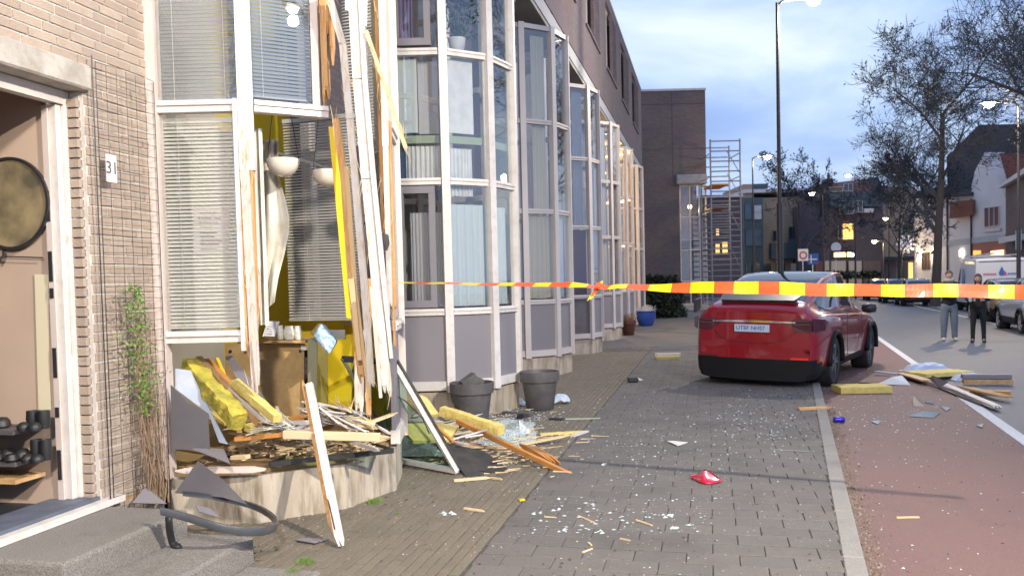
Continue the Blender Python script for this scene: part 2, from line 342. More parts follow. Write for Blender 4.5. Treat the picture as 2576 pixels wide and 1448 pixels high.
# pavement: a bed of sand with tiles and clinkers on it
EDGE0 = -1.40                                        # tile / clinker boundary, same direction as the building
def PB(x0, y): return V((x0 + .235 * y, y, 0))
pave = sheet('pavement', [(-14, -12), (RD(.26, -12).x, -12), (RD(.26, 62).x, 62), (-14, 62)], -.012, m_sand)
pave_far = sheet('pavement_far', [PB(-2.9, 20.5), RD(.26, 20.5), RD(.26, 62), PB(-9, 62)], -.002, m_tile)
tme = box_mesh('paving_tile', .296, .188, .04, m_tile, .004)
cosb, sinb = NS.x, NS.y
fr = frame_at((0, 0, 0), NS)       # local x along the cross direction, local y along the street
inv = fr.inverted()
tiles = []
xe = (inv @ PB(EDGE0, 8)).x + .004
for j in range(-40, 110):
    y = j * .2 + .1
    ye = fr @ V((0, y, 0))
    # where this row meets the kerb
    x_ = xe
    while True:
        q = fr @ V((x_, y, 0))
        if q.x > RD(.262, q.y).x or x_ > 12: break
        x_ += .01
    xk = x_
    for i in range(-20, 70):
        a_ = i * .3 + (.15 if j % 2 else 0) - .148; b_ = a_ + .296
        a_, b_ = max(a_, xe), min(b_, xk - .006)
        if b_ - a_ < .03: continue
        p = fr @ V(((a_ + b_) / 2, y, 0))
        if p.y < 1.5 or p.y > 20.4 or abs(p.x) > .66 * p.y + 2: continue
        tiles.append((p.y, p, (b_ - a_) / .296))
tiles.sort(key=lambda t: t[0])
rest = MB(); nobj = 0
for k, (_, p, sx_) in enumerate(tiles):
    dz = rr(-.0025, .0015); t4 = Matrix.Translation(p + V((0, 0, -.0405 + dz))) @ fr.to_3x3().to_4x4() @ Matrix.Rotation(rr(-.006, .006), 4, 'Z') @ Matrix.Rotation(rr(-.006, .006), 4, 'X') @ Matrix.Diagonal((sx_, 1, 1, 1))
    if p.y > 4.3 and nobj < 295: inst('paving_tile', tme, t4, pave); nobj += 1
    else: rest.add([t4 @ v.co for v in tme.vertices], [tuple(q.vertices) for q in tme.polygons])
build('paving_tiles', rest, m_tile, parent=pave, kind='stuff')
cme = box_mesh('clinker_brick', .0595, .193, .05, m_clinker, .004)
cl = []
for i in range(-80, 60):
    for j in range(-20, 125):
        y = j * .2 + (.1 if i % 2 else 0); p = fr @ V((i * .067, y, 0))
        if p.y < 1.5 or p.y > 20.4: continue
        if i * .067 + .031 > xe - .002 or abs(p.x) > .66 * p.y + 1.5: continue
        if p.x < PB(-3.85, p.y).x: continue
        cl.append((p.y, p))
cl.sort(key=lambda t: t[0]); rest = MB(); nobj = 0
for k, (_, p) in enumerate(cl):
    t4 = Matrix.Translation(p + V((0, 0, -.0505 + rr(-.004, .002)))) @ fr.to_3x3().to_4x4() @ Matrix.Rotation(rr(-.02, .02), 4, 'Z') @ Matrix.Rotation(rr(-.02, .02), 4, 'Y')
    if nobj < 290 and p.x > PB(-2.6, p.y).x and p.y > 4.4: inst('clinker_brick', cme, t4, pave); nobj += 1
    else: rest.add([t4 @ v.co for v in cme.vertices], [tuple(q.vertices) for q in cme.polygons])
build('clinker_bricks', rest, m_clinker, parent=pave, kind='stuff')
# a few slabs at the foot of the steps
kerb = build('kerb', MB().wall(RD(.33, -12), RD(.33, 62), ROADZ - .05, -.02, .10), m_kerb, kind='structure')
kme = box_mesh('kerb_stone', .118, .99, .09, m_kerb, .008); kf = frame_at((0, 0, 0), NR)
for j in range(0, 46):
    s_ = 2.5 + j; p = UR * s_ * 1.0; p = RD(.325, p.y); t4 = Matrix.Translation(p + V((0, 0, -.087))) @ kf.to_3x3().to_4x4()
    inst('kerb_stone', kme, t4, kerb)

# ------------------------------------------------------------------ the bay-windowed building
bld = empty('apartment_building', B(8, -3), 'long terrace building with white framed bay windows under an overhanging violet brick storey', 'building')
PER, NB = 4.449, 7
ANG = [0, 31, 62, 93, 124, 155]
def bayverts(k):
    p = B(PER * k, 0); out = [p.copy()]
    for a in ANG:
        a = radians(a); p = p + V((cos(a), sin(a), 0)) * (.635 if a == 0 else .62); out.append(p.copy())
    return out
LV = [.44, 1.30, 2.86, 4.39, 6.0]
fwall = frame_at(S0, US)
# ground-floor brick walls between the bays; local frame x = along street, y = into the building
def wallbox(mb, u0, u1, y0, y1, z0, z1): return mb.box(u0, u1, y0, y1, z0, z1)
for k in range(0, NB):
    mb = MB(); wallbox(mb, PER * k + 2.36, PER * (k + 1) - .03, 0, .22, 0, 6.5); build('brick_wall', mb, m_brickup, bld, frame=fwall)
    mb = MB(); wallbox(mb, PER * k + 3.0, PER * k + 3.9, -.03, .1, .15, 2.5); build('front_door', mb, m_whitefar, bld, frame=fwall)
# near wall: real bricks.  pier beside the door, and the wall above the lintel
near = build('brick_wall', MB().box(-.645, -.03, .006, .22, -.05, 3.70).box(-1.76, -.645, .006, .22, 2.98, 3.70), m_mortar, bld, frame=fwall)
m_bricknear = brickmat('tan_brick_wall', (.48, .385, .31), (.40, .31, .25), (.60, .56, .52))
build('brick_wall', MB().box(-6, -.03, .002, .22, 3.70, 6.5).box(-6, -1.765, .002, .22, -.05, 3.695), m_bricknear, bld, frame=fwall)
bme = {}
def brick_mesh(l_):
    key = round(l_, 2)
    if key not in bme:
        bme[key] = box_mesh('brick', key, .05, .05, m_brick, .003)
    return bme[key]
nbr = 0; rest = MB()
def put_brick(u0, u1, zc):
    global nbr
    l_ = u1 - u0 - .008
    if l_ < .03: return
    me = brick_mesh(max(.04, round(l_, 2) if round(l_, 2) <= l_ + .004 else l_ - .005))
    t4 = fwall @ Matrix.Translation(V(((u0 + u1) / 2, .025 + rr(-.003, .002), zc - .025))) @ Matrix.Rotation(rr(-.008, .008), 4, 'Y')
    if nbr < 300: inst('brick', me, t4, near); nbr += 1
    else: rest.add([t4 @ v.co for v in me.vertices], [tuple(q.vertices) for q in me.polygons])
row = 0; z = 3.62
for row in range(0, 62):
    zc = 3.68 - row * .06
    if zc < .03: break
    lo = -1.75 if zc > 2.99 else -.645
    off = [0, .105, .055][row % 3] if True else 0
    u = -2.0 + off
    while u < -.03:
        a, b_ = max(u, lo), min(u + .21, -.03)
        if b_ - a > .03: put_brick(a, b_, zc)
        u += .21
if rest.v: build('bricks', rest, m_brick, near, kind='stuff')
# door reveal bricks
rv = build('brick_reveal', MB().box(-.652, -.61, .03, .2, -.05, 2.83), m_mortar, bld, frame=fwall)
for i in range(46):
    zc = .06 + i * .06
    me = brick_mesh(.09); t4 = fwall @ Matrix.Translation(V((-.655, .075, zc - .025))) @ Matrix.Rotation(pi / 2, 4, 'Z'); inst('brick', me, t4, rv)
# lintel
ob = build('concrete_lintel', MB().box(-1.9, -.625, -.05, .15, 2.835, 2.985), m_conc, bld, frame=fwall, bevel=.012)
# recesses: building body (upper storey, band, soffit, roof)
UEND = 33.4
mb = MB(); mb.box(-9, UEND, -.81, -.55, 6.5, 6.78); build('concrete_band', mb, m_concblue, bld, frame=fwall)
mb = MB(); mb.box(-9, UEND, -.79, .0, 6.42, 6.5); build('soffit', mb, m_soffit, bld, frame=fwall)
wz0, wz1 = 7.95, 9.92
mb = MB(); mb.box(-9, UEND, -.83, -.6, 6.78, wz0); mb.box(-9, UEND, -.83, -.6, wz1, 10.2)
wins = []
u = -6.1
prev = -9
while u < 33:
    wins.append((u, u + 2.6)); mb.box(prev, u, -.83, -.6, wz0, wz1); prev = u + 2.6; u += 4.35
if prev < UEND: mb.box(prev, UEND, -.83, -.6, wz0, wz1)
build('upper_wall', mb, m_brickup, bld, frame=fwall)
mb = MB(); mb.box(-9, UEND + .02, -.85, -.5, 10.2, 10.27); build('roof_edge', mb, m_concblue, bld, frame=fwall)
mb = MB(); mb.box(-9, UEND, -.5, 8, 10.0, 10.15); build('roof', mb, m_paneldark, bld, frame=fwall)
mb = MB(); mb.box(-9, UEND, 7.8, 8, 0, 10); mb.box(UEND - .2, UEND, -.6, 7.8, 6.5, 10); mb.box(UEND - .2, UEND, .0, 7.8, 0, 6.5); build('back_wall', mb, m_brickfar, bld, frame=fwall)
for (a, b_) in wins:
    if b_ < 8 : continue
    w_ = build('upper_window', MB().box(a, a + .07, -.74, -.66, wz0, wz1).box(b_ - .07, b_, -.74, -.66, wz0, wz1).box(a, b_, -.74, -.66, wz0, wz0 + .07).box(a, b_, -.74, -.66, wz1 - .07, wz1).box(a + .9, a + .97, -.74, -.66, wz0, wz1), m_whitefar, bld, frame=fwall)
    build('pane', MB().box(a + .07, b_ - .07, -.70, -.68, wz0 + .07, wz1 - .07), m_glassdark, w_, frame=fwall)
    build('sill', MB().box(a - .03, b_ + .03, -.88, -.7, wz0 - .06, wz0 - .003), m_paneldark, w_, frame=fwall)
    sm = MB()
    for i in range(26): sm.box(a + 1.35, b_ - .1, -.86, -.80, wz0 + .05 + i * .073, wz0 + .09 + i * .073)
    sm.box(a + 1.3, a + 1.35, -.87, -.79, wz0, wz1); sm.box(b_ - .1, b_ - .05, -.87, -.79, wz0, wz1)
    build('louvre_shutter', sm, m_brickup, w_, frame=fwall)
for k in range(0, NB):
    uc = PER * k + 3.4
    build('concrete_bracket', MB().box(uc - .17, uc + .17, -.78, .0, 6.02, 6.42), m_conc, bld, frame=fwall, bevel=.03)
# interior: floors, cross walls, rear wall
build('interior_wall', MB().box(-.6, UEND, 2.6, 2.7, .3, 6.4), m_inwall, bld, frame=fwall)
for k in range(1, NB):
    build('party_wall', MB().box(PER * k - 1.1, PER * k - 1.0, .22, 2.6, .3, 6.4), m_inwall, bld, frame=fwall)
build('interior_floor', MB().box(-.6, UEND, .0, 2.7, .24, .3), m_chip, bld, frame=fwall)
build('interior_floor', MB().box(PER - 1.1, UEND, .02, 2.6, 3.02, 3.2), m_inwall, bld, frame=fwall)
build('interior_ceiling', MB().box(-.6, UEND, .0, 2.7, 6.3, 6.4), m_inwall, bld, frame=fwall)

def post(mb, p, a, z0, z1, w=.1): mb.bar(V((p.x, p.y, z0)), V((p.x, p.y, z1)), w, w, up=(cos(a), sin(a), 0))
def bay(k):
    vs = bayverts(k); e_ = bpy.data.objects.new('bay_window', None); e_.empty_display_size = .2; link(e_, bld, Matrix.Translation(vs[3])); 
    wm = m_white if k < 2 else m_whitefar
    # plinth
    cen = B(PER * k + 1.15, .3)
    pv = [v + (cen - v).normalized() * .0 for v in vs]
    build('plinth', MB().prism([V((p.x, p.y, -.05)) for p in pv], (0, 0, .38)), m_plinth, e_)
    fl = MB().prism([V((p.x, p.y, .331)) + (cen - p).normalized() * .06 for p in pv], (0, 0, .03)); build('floor', fl, m_chip, e_)
    for i, p in enumerate(vs):
        a = radians(ANG[max(0, min(i, 5))] if i in (0, 6) else (ANG[i - 1] + ANG[i]) / 2)
        if k == 0 and i in (1, 2, 3): continue
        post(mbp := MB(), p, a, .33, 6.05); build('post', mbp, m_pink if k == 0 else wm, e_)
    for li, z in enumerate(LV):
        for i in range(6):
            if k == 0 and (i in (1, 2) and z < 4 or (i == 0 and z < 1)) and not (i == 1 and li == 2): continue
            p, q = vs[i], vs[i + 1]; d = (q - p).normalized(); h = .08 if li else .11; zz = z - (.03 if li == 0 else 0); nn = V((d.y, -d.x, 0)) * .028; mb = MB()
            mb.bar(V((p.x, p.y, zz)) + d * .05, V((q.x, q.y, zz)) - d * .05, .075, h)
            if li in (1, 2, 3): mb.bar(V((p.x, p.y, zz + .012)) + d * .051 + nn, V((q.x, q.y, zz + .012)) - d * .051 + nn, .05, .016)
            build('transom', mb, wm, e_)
    for i in range(6):
        p, q = vs[i], vs[i + 1]; d = (q - p).normalized(); n = V((d.y, -d.x, 0))
        def slab(z0, z1, t, ins=0.0, side=.05): 
            a_, b_ = V((p.x, p.y, 0)) + d * side - n * ins, V((q.x, q.y, 0)) - d * side - n * ins
            return MB().wall(a_, b_, z0, z1, t)
        if not (k == 0 and i < 3):
            build('panel', slab(.465, 1.26, .03, .012), m_inyel if (k == 0 and i > 3) else (m_panel if (k * 5 + i) % 4 else m_paneldark if k > 2 else m_panel), e_)
        for li in (1, 2, 3):
            z0, z1 = LV[li] + .04, LV[li + 1] - .04
            if k == 0 and i in (1, 2) and li < 2: continue
            if k == 0 and i == 2: continue
            if k == 0 and i == 4 and li == 1: 
                continue
            if i > 3 and li > 1 and k > 0: pass
            build('pane', slab(z0, z1, .008), m_glass, e_)
        # opening sash on the first facet
        if i == 0 and k in (1, 2):
            for (z0, z1) in ((1.36, 2.80), (4.46, 5.9)):
                a_, b_ = p + d * .06, q - d * .13; f_ = MB(); dz = V((0, 0, 1))
                f_.bar(a_ + dz * (z0 + .04) - n * -.02, b_ + dz * (z0 + .04) + n * .02, .07, .085); f_.bar(a_ + dz * (z1 - .04) + n * .02, b_ + dz * (z1 - .04) + n * .02, .07, .085)
                f_.bar(a_ + dz * z0 + n * .02 + d * .035, a_ + dz * z1 + n * .02 + d * .035, .075, .06); f_.bar(b_ + dz * z0 + n * .02 - d * .035, b_ + dz * z1 + n * .02 - d * .035, .075, .06)
                build('sash', f_, m_panel, e_)
    return e_, vs
bays = [bay(k) for k in range(NB)]
V0 = bays[0][1]; V1 = bays[1][1]

# curtains: wavy sheets hung behind the panes
def curtain(p, q, z0, z1, mat, label, group=None, amp=.018, waves=9, rod=True, thick=.004):
    p, q = V(p), V(q); d = (q - p); n = V((-d.y, d.x, 0)).normalized(); N = waves * 6; mb = MB(); k = 0
    top = []; rows = 5; vs = []
    for side in (0, 1):
        for j in range(rows + 1):
            z = z0 + (z1 - z0) * j / rows
            for i in range(N + 1):
                t = i / N; a = amp * (1 - .3 * j / rows) * sin(t * waves * 2 * pi + sin(t * 7) * 1.3)
                vs.append(V((p.x, p.y, z)) + d * t + n * (a + side * thick))
    fs = []
    M1 = (rows + 1) * (N + 1)
    for side in (0, 1):
        for j in range(rows):
            for i in range(N):
                a = side * M1 + j * (N + 1) + i; f_ = (a, a + 1, a + N + 2, a + N + 1); fs.append(f_ if side else f_[::-1])
    mb.add(vs, fs); o = build('curtain', mb, mat, smooth=True, label=label, cat='curtain', group=group)
    return o
def inside(k, i, off=.14, t0=.1, t1=.9):
    vs = bays[k][1]; p, q = vs[i], vs[i + 1]; d = (q - p); n = V((-d.y, d.x, 0)).normalized()
    return p + d * t0 + n * off, p + d * t1 + n * off
m_lace = M('lace_curtain', (.60, .70, .74), .9, var=.8, vs=60, col2=(.62, .70, .72))
m_sheer = M('grey_curtain', (.52, .52, .56), .9)
m_blue = M('blue_cloth', (.10, .22, .42), .9); m_purple = M('purple_curtain', (.20, .16, .32), .9); m_cream = M('cream_curtain', (.58, .54, .42), .9)
a, b_ = inside(1, 0, .12, .3, .95); curtain(a, b_, 1.36, 2.5, m_sheer, 'grey net curtain behind the lower sash of the nearest undamaged bay')
a, b_ = inside(1, 1, .12, .05, .95); curtain(a, b_, 1.36, 2.6, m_lace, 'patterned pale lace curtain in the lower middle pane of the nearest undamaged bay', waves=6)
a, b_ = inside(1, 2, .12, .05, .95); curtain(a, b_, 1.36, 2.6, m_lace, 'patterned pale lace curtain in the narrow lower pane right of the nearest undamaged bay', waves=6)
a, b_ = inside(1, 0, .12, .25, .98); curtain(a, b_, 2.9, 3.3, m_curt, 'short white gathered curtain above the opening sash of the nearest undamaged bay', amp=.03)
a, b_ = inside(1, 1, .12, .05, .7); curtain(a, b_, 2.7, 3.28, m_curt, 'short white gathered curtain below the green ledge in the nearest undamaged bay', amp=.03)
a, b_ = inside(1, 1, .10, .02, .74); curtain(a, b_, 3.46, 4.34, m_curt, 'white roller blind pulled down in the middle pane of the nearest undamaged bay', amp=.001, waves=2)
a, b_ = inside(1, 0, .10, .02, .5); curtain(a, b_, 3.46, 4.34, m_lace, 'pale blue roller blind in the left pane of the nearest undamaged bay', amp=.001, waves=2)
a, b_ = inside(1, 0, .2, .5, 1.0); curtain(a, b_, 3.46, 4.34, m_sheer, 'grey blue blind beside the pale roller blind in the nearest undamaged bay', amp=.001, waves=2)
a, b_ = inside(1, 0, .12, .1, .45); curtain(a, b_, 4.5, 6.0, m_purple, 'violet striped curtain in the top left window of the nearest undamaged bay', waves=5)
a, b_ = inside(1, 0, .12, .05, .25); curtain(a, b_, 2.9, 3.25, m_blue, 'dark blue cloth behind the left pane of the nearest undamaged bay')
# green inner ledge of bay 1
g_ = MB()
for i in (0, 1, 2):
    a, b_ = inside(1, i, .09, 0, 1); g_.wall(a, b_, 3.33, 3.42, .03)
build('inner_ledge', g_, M('pale_green_board', (.36, .45, .33), .7), bays[1][0])
for k, i, mt_, lb in ((2, 1, m_cream, 'cream floor length curtain in the lower pane of the second undamaged bay'), (2, 2, m_lace, 'pale net curtain in the narrow lower pane of the second undamaged bay'),
                  (4, 1, m_cream, 'cream curtain in the lower pane of the bay left of the orange lit one'), (3, 2, m_lace, 'pale curtain in the narrow lower pane of the third undamaged bay')):
    a, b_ = inside(k, i, .12, .05, .95); curtain(a, b_, 1.36, 2.8, mt_, lb, waves=6)
for k, lb in ((2, 'bare cream curtain strip in the upper pane of the second undamaged bay'), (3, 'grey curtain hanging in the upper pane of the third undamaged bay'), (4, 'greenish curtain in the upper pane of the fourth undamaged bay')):
    a, b_ = inside(k, 1, .14, .45, .9); curtain(a, b_, 2.9, 5.9, m_sheer if k != 2 else m_cream, lb, waves=5)
a, b_ = inside(3, 1, .12, .05, .95); mbx = MB().wall(a, b_, 1.36, 2.8, .02); build('brown_board', mbx, M('brown_door_board', (.12, .05, .03), .6), label='dark brown board behind the lower pane of the third undamaged bay', cat='board')
# lit rooms (bay 5): a real ceiling lamp inside
def lamp(name, loc, power, col, rad=.08, kind='POINT'):
    l_ = bpy.data.lights.new(name, kind); l_.energy = power; l_.color = col; l_.shadow_soft_size = rad
    o = bpy.data.objects.new(name, l_); S.collection.objects.link(o); o.location = loc; return o
m_bulb = M('lit_bulb', (1, .8, .5), .5, emit=12, ecol=(1, .75, .4))
def bulb(loc, r_, label, power, col, cord=.4):
    e_ = build('ceiling_lamp', MB().lathe([(.001, -r_), (r_ * .7, -r_ * .7), (r_, 0), (r_ * .7, r_ * .7), (.001, r_)], loc, 12), m_bulb, smooth=True, label=label, cat='lamp')
    build('cord', MB().tube([V(loc) + V((0, 0, r_)), V(loc) + V((0, 0, cord))], .008, 5), m_dk, e_)
    lamp('room_light', V(loc) - V((0, 0, r_ + .12)), power, col, .1); return e_
c5 = B(PER * 5 + 1.2, .25)
bulb((c5.x, c5.y, 5.3), .1, 'warm lit ceiling lamp in the orange glowing bay', 700, (1, .62, .25), 1.0)
bulb((c5.x, c5.y, 2.5), .09, 'lower warm lamp in the orange glowing bay', 180, (1, .66, .3), .5)
# houseplant upstairs in bay 1
a, b_ = inside(1, 1, .2, .5, .5)
pl = build('houseplant', MB().lathe([(.08, 0), (.11, .16), (.115, .17)], (a.x, a.y, 4.46), 14), m_curt, smooth=True, label='bushy green houseplant in a pot behind the upper middle pane', cat='plant')
mb = MB()
for _ in range(260):
    c = V((a.x, a.y, 4.95)) + V((rr(-.26, .26), rr(-.14, .16), rr(-.3, .28))); d = V((rr(-1, 1), rr(-1, 1), rr(-.6, 1))).normalized() * .05; s_ = d.cross(V((0, 0, 1))).normalized() * .022
    mb.add([c - d, c + s_, c + d, c - s_], [(0, 1, 2, 3)])
for _ in range(9): mb.tube([(a.x, a.y, 4.6), V((a.x, a.y, 4.9)) + V((rr(-.2, .2), rr(-.1, .1), rr(-.1, .2)))], .006, 4)
build('foliage', mb, M('houseplant_leaf', (.03, .09, .04), .6, rnd=.6), pl)

a, b_ = inside(0, 0, .2, .0, .62); curtain(a, b_, 1.36, 2.75, m_curt, 'white curtain gathered at the left behind the lower left blind', amp=.03)
a, b_ = inside(0, 0, .24, .5, 1.05); curtain(a, b_, 1.36, 2.75, m_fabric, 'cream curtain at the right behind the lower left blind', amp=.03)
# ------------------------------------------------------------------ venetian blinds
def blind(p, q, z0, z1, label, mat=m_blind, pitch=.026, tilt=.6, cords=(.18, .8), w=.025):
    p, q = V((p[0], p[1], 0)), V((q[0], q[1], 0)); d = q - p; dn = d.normalized(); n = V((-dn.y, dn.x, 0)); mid = (p + q) / 2
    e_ = empty('venetian_blind', (mid.x, mid.y, z0), label, 'blind')
    L_ = d.length; fr_ = frame_at(mid, dn)
    me = box_mesh('slat', L_, w, .0022, mat); N = int((z1 - z0) / pitch)
    for i in range(N):
        t4 = Matrix.Translation(V((0, 0, z0 + .02 + i * pitch))) @ fr_ @ Matrix.Rotation(tilt + rr(-.05, .05), 4, 'X') @ Matrix.Rotation(rr(-.003, .003), 4, 'Y'); inst('slat', me, t4, e_)
    build('head_rail', MB().wall(p, q, z1 - .02, z1 + .015, .035), mat, e_)
    build('bottom_rail', MB().wall(p, q, z0 - .005, z0 + .008, .026), mat, e_)
    for c_ in cords: 
        cp = p + d * c_; build('ladder_cord', MB().tube([V((cp.x, cp.y, z0)) - n * .015, V((cp.x, cp.y, z1)) - n * .015], .0022, 4), m_curt, e_)
    return e_
a, b_ = inside(0, 0, .06, .06, .94)
blind(a, b_, 1.36, 2.78, 'half open venetian blind with a sheet of paper, in the lower left window', cords=(.2, .88), tilt=.85)
blind(a, b_, 2.92, 4.1, 'grey blue venetian blind in the upper left window reflecting a bare tree', m_blindd, tilt=1.2)
a, b_ = inside(0, 1, .06, .06, .94)
blind(a, b_, 2.94, 4.1, 'closed grey venetian blind in the upper window over the smashed opening', m_blindd, tilt=1.1)
# ------------------------------------------------------------------ the smashed bay
UPY = (0, 1, 0)
def up(name_, pts, mat, label, cat, w, h=.05, **k):
    mb = MB()
    for p, q in zip(pts[:-1], pts[1:]): mb.bar(Q(*p), Q(*q), w, h, up=UPY)
    return build(name_, mb, mat, label=label, cat=cat, **k)
# posts of the bay: sound stub above, torn wood below
b0 = bays[0][0]
mb = MB(); mb.bar((V0[1].x - .0, V0[1].y, 2.42), (V0[1].x, V0[1].y, 6.05), .1, .1, up=(.26, -.96, 0)); mb.bar((V0[1].x - .055, V0[1].y - .03, 1.2), (V0[1].x - .055, V0[1].y - .03, 2.9), .03, .06, up=UPY); build('post', mb, m_white, b0)
mb = MB(); mb.splinter((V0[1].x + .0, V0[1].y, 3.0), (V0[1].x + .0, V0[1].y - .02, 1.05), .085, .07, up=UPY, n=5, end=.9)
build('broken_post', mb, m_woodv, b0)
mb = MB(); mb.splinter((V0[1].x - .01, V0[1].y - .045, 2.7), (V0[1].x + .02, V0[1].y - .05, .95), .06, .02, up=UPY, n=3, end=.5); mb.bar(Q(640, 855, 5.68), Q(648, 990, 5.68), .03, .03, UPY, .2); build('split_paint_strip', mb, m_pink, b0)
mb = MB(); mb.splinter((V0[1].x + .035, V0[1].y + .03, 2.5), (V0[1].x + .05, V0[1].y + .01, 1.2), .03, .03, up=UPY, n=2, end=.7); build('split_paint_strip', mb, m_white, b0)
mb = MB(); mb.bar((V0[2].x - .1, V0[2].y - .06, 2.87), (V0[2].x - .1, V0[2].y - .06, 6.05), .05, .07, up=UPY); build('post', mb, m_pink, b0)
mb = MB(); mb.splinter((V0[2].x - .03, V0[2].y, 6.05), (V0[2].x - .02, V0[2].y - .02, 2.86), .09, .09, up=UPY, n=4, end=.7); build('broken_post', mb, m_woodv, b0)
mb = MB(); mb.splinter((V0[3].x - .03, V0[3].y + .02, 6.05), (V0[3].x - .02, V0[3].y, 1.9), .06, .09, up=UPY, n=3, end=.8)
mb.splinter((V0[3].x + .03, V0[3].y, 2.9), (V0[3].x + .03, V0[3].y, .9), .03, .05, up=UPY, n=2, end=.7)
build('broken_post', mb, m_woodv, b0)
mb = MB(); mb.bar((V0[3].x + .015, V0[3].y - .05, 6.05), (V0[3].x + .005, V0[3].y - .06, 2.7), .05, .03, up=UPY); mb.splinter((V0[3].x + .005, V0[3].y - .06, 2.75), (V0[3].x + .0, V0[3].y - .06, 1.2), .04, .03, UPY, 2, .5); build('split_paint_strip', mb, m_white, b0)
fb_ = MB()
fibres(fb_, (V0[1].x, V0[1].y - .04, 2.7), (V0[1].x, V0[1].y - .04, .95), .09, .04, 60, .03, .14); fibres(fb_, (V0[2].x - .03, V0[2].y - .04, 5), (V0[2].x - .03, V0[2].y - .04, 2.9), .09, .04, 40); fibres(fb_, (V0[3].x, V0[3].y - .05, 4.5), (V0[3].x, V0[3].y - .05, 1.1), .09, .04, 70)
build('torn_fibres', fb_, m_splint, b0, kind='stuff')
# E facet: crazed insulating pane still standing
m_craze = bpy.data.materials.new('crazed_glass'); m_craze.use_nodes = True
t = m_craze.node_tree; bs_ = t.nodes['Principled BSDF']; vo = t.nodes.new('ShaderNodeTexVoronoi'); vo.feature = 'DISTANCE_TO_EDGE'; vo.inputs['Scale'].default_value = 55
rp_ = t.nodes.new('ShaderNodeValToRGB'); rp_.color_ramp.elements[0].position = .02; rp_.color_ramp.elements[0].color = (.75, .74, .72, 1); rp_.color_ramp.elements[1].position = .09; rp_.color_ramp.elements[1].color = (.30, .28, .27, 1)
gp = t.nodes.new('ShaderNodeNewGeometry'); t.links.new(gp.outputs['Position'], vo.inputs['Vector']); t.links.new(vo.outputs['Distance'], rp_.inputs[0]); t.links.new(rp_.outputs[0], bs_.inputs['Base Color']); bs_.inputs['Roughness'].default_value = .35
build('crazed_pane', MB().wall(V0[3] + V((.0, .06, 0)), V0[4] + V((-.0, .1, 0)), 1.36, 2.8, .02).wall(V0[4] - V((.0, .02, 0)), V0[5] - V((-.03, .04, 0)), 1.36, 2.8, .02), m_craze, b0)
m_craze2 = m_craze.copy(); m_craze2.name = 'crazed_glass_green'; r2_ = [n for n in m_craze2.node_tree.nodes if n.type == 'VALTORGB'][0]; r2_.color_ramp.elements[0].color = (.8, .84, .82, 1); r2_.color_ramp.elements[1].color = (.16, .23, .23, 1); r2_.color_ramp.elements[1].position = .14
# black scribbled marks on the crazed pane
nE = V((-(V0[5] - V0[4]).y, (V0[5] - V0[4]).x, 0)).normalized()
fp = onplane(931, 553, V0[4], nE); nf = nE if (CAMP - fp).dot(nE) > 0 else -nE
text('number_marking', '20', .13, m_ink, face_mat(fp + nf * .035, nf), b0)
# yellow painted inner parts
build('yellow_wall', MB().box(2.5, 2.56, .24, 1.1, .31, 6.28), m_inyel, bld, frame=fwall)
build('cream_wall', MB().box(2.5, 2.56, 1.101, 2.58, .31, 6.28), M('cream_plaster', (.66, .62, .54), .9, var=.4, vs=2), bld, frame=fwall)
build('yellow_inner_panel', MB().bbox(Q(826, 318, 6.0), Q(852, 322, 6.02) - Q(826, 318, 6.0), (0, .03, 0), Q(872, 800, 6.2) - Q(826, 318, 6.0)), m_yel, label='tall yellow painted strip leaning behind the torn window post', cat='board')
o = build('yellow_board', MB().prism([Q(800, 868, 7.1), Q(884, 850, 7.0), Q(884, 1038, 7.0), Q(806, 1012, 7.1)], (0, .03, 0)), m_yel, label='bright yellow painted board standing behind the rubble', cat='board')
build('yellow_board', MB().prism([Q(738, 797, 7.9), Q(866, 797, 7.7), Q(866, 880, 7.7), Q(738, 880, 7.9)], (0, .03, 0)), m_inyel, label='yellow panel below the large grey blind', cat='board')
build('metal_strip', MB().prism([Q(826, 829, 7.3), Q(868, 829, 7.3), Q(868, 852, 7.3), Q(826, 851, 7.3)], (0, .015, 0)), m_alu, label='shiny metal strip on the yellow panel by the blue packet', cat='strip')
blind(Q(722, 600, 7.62) * 1.0, Q(900, 600, 7.40), 1.33, 3.12, 'large grey venetian blind hanging inside the smashed opening', tilt=.7, cords=(.3, .75))
blind(Q(868, 300, 7.1), Q(940, 300, 7.0), 2.8, 4.3, 'narrow upper blind seen through the missing corner window', tilt=.7, cords=(.5,))
# crooked bottom rail of a fallen blind high in the opening
mb = MB(); mb.bar(Q(700, 385, 7.0), Q(835, 425, 6.9), .02, .02); build('blind_rail', mb, m_alu, label='thin white rail hanging askew behind the two white lamps', cat='rail')
# two dome lamps
def dome(px, py, r_, Y, label):
    c = Q(px, py, Y); prof = [(r_ * sin(a * pi / 2 / 8), -r_ * 1.05 * cos(a * pi / 2 / 8)) for a in range(9)]
    e_ = build('pendant_lamp', MB().lathe([(max(.002, a), z) for a, z in prof] + [(r_ * .97, .0)] + [(max(.002, a * .95), z * .95 + .004) for a, z in prof[::-1]], c, 28, close=False), m_lampw, smooth=50, label=label, cat='lamp')
    for s_ in (-1, 1): build('wire', MB().tube([c + V((s_ * r_ * .95, 0, 0)), c + V((s_ * r_ * .3, 0, .55)), c + V((0, 0, 1.1))], .003, 4), m_dk, e_)
    return e_
m_lampw = M('cream_enamel', (.80, .72, .64), .25, coat=.6)
dome(712, 402, .122, 6.22, 'left white dome lamp hanging in the smashed window opening')
dome(824, 430, .115, 6.4, 'right white dome lamp half hidden by the yellow strip')
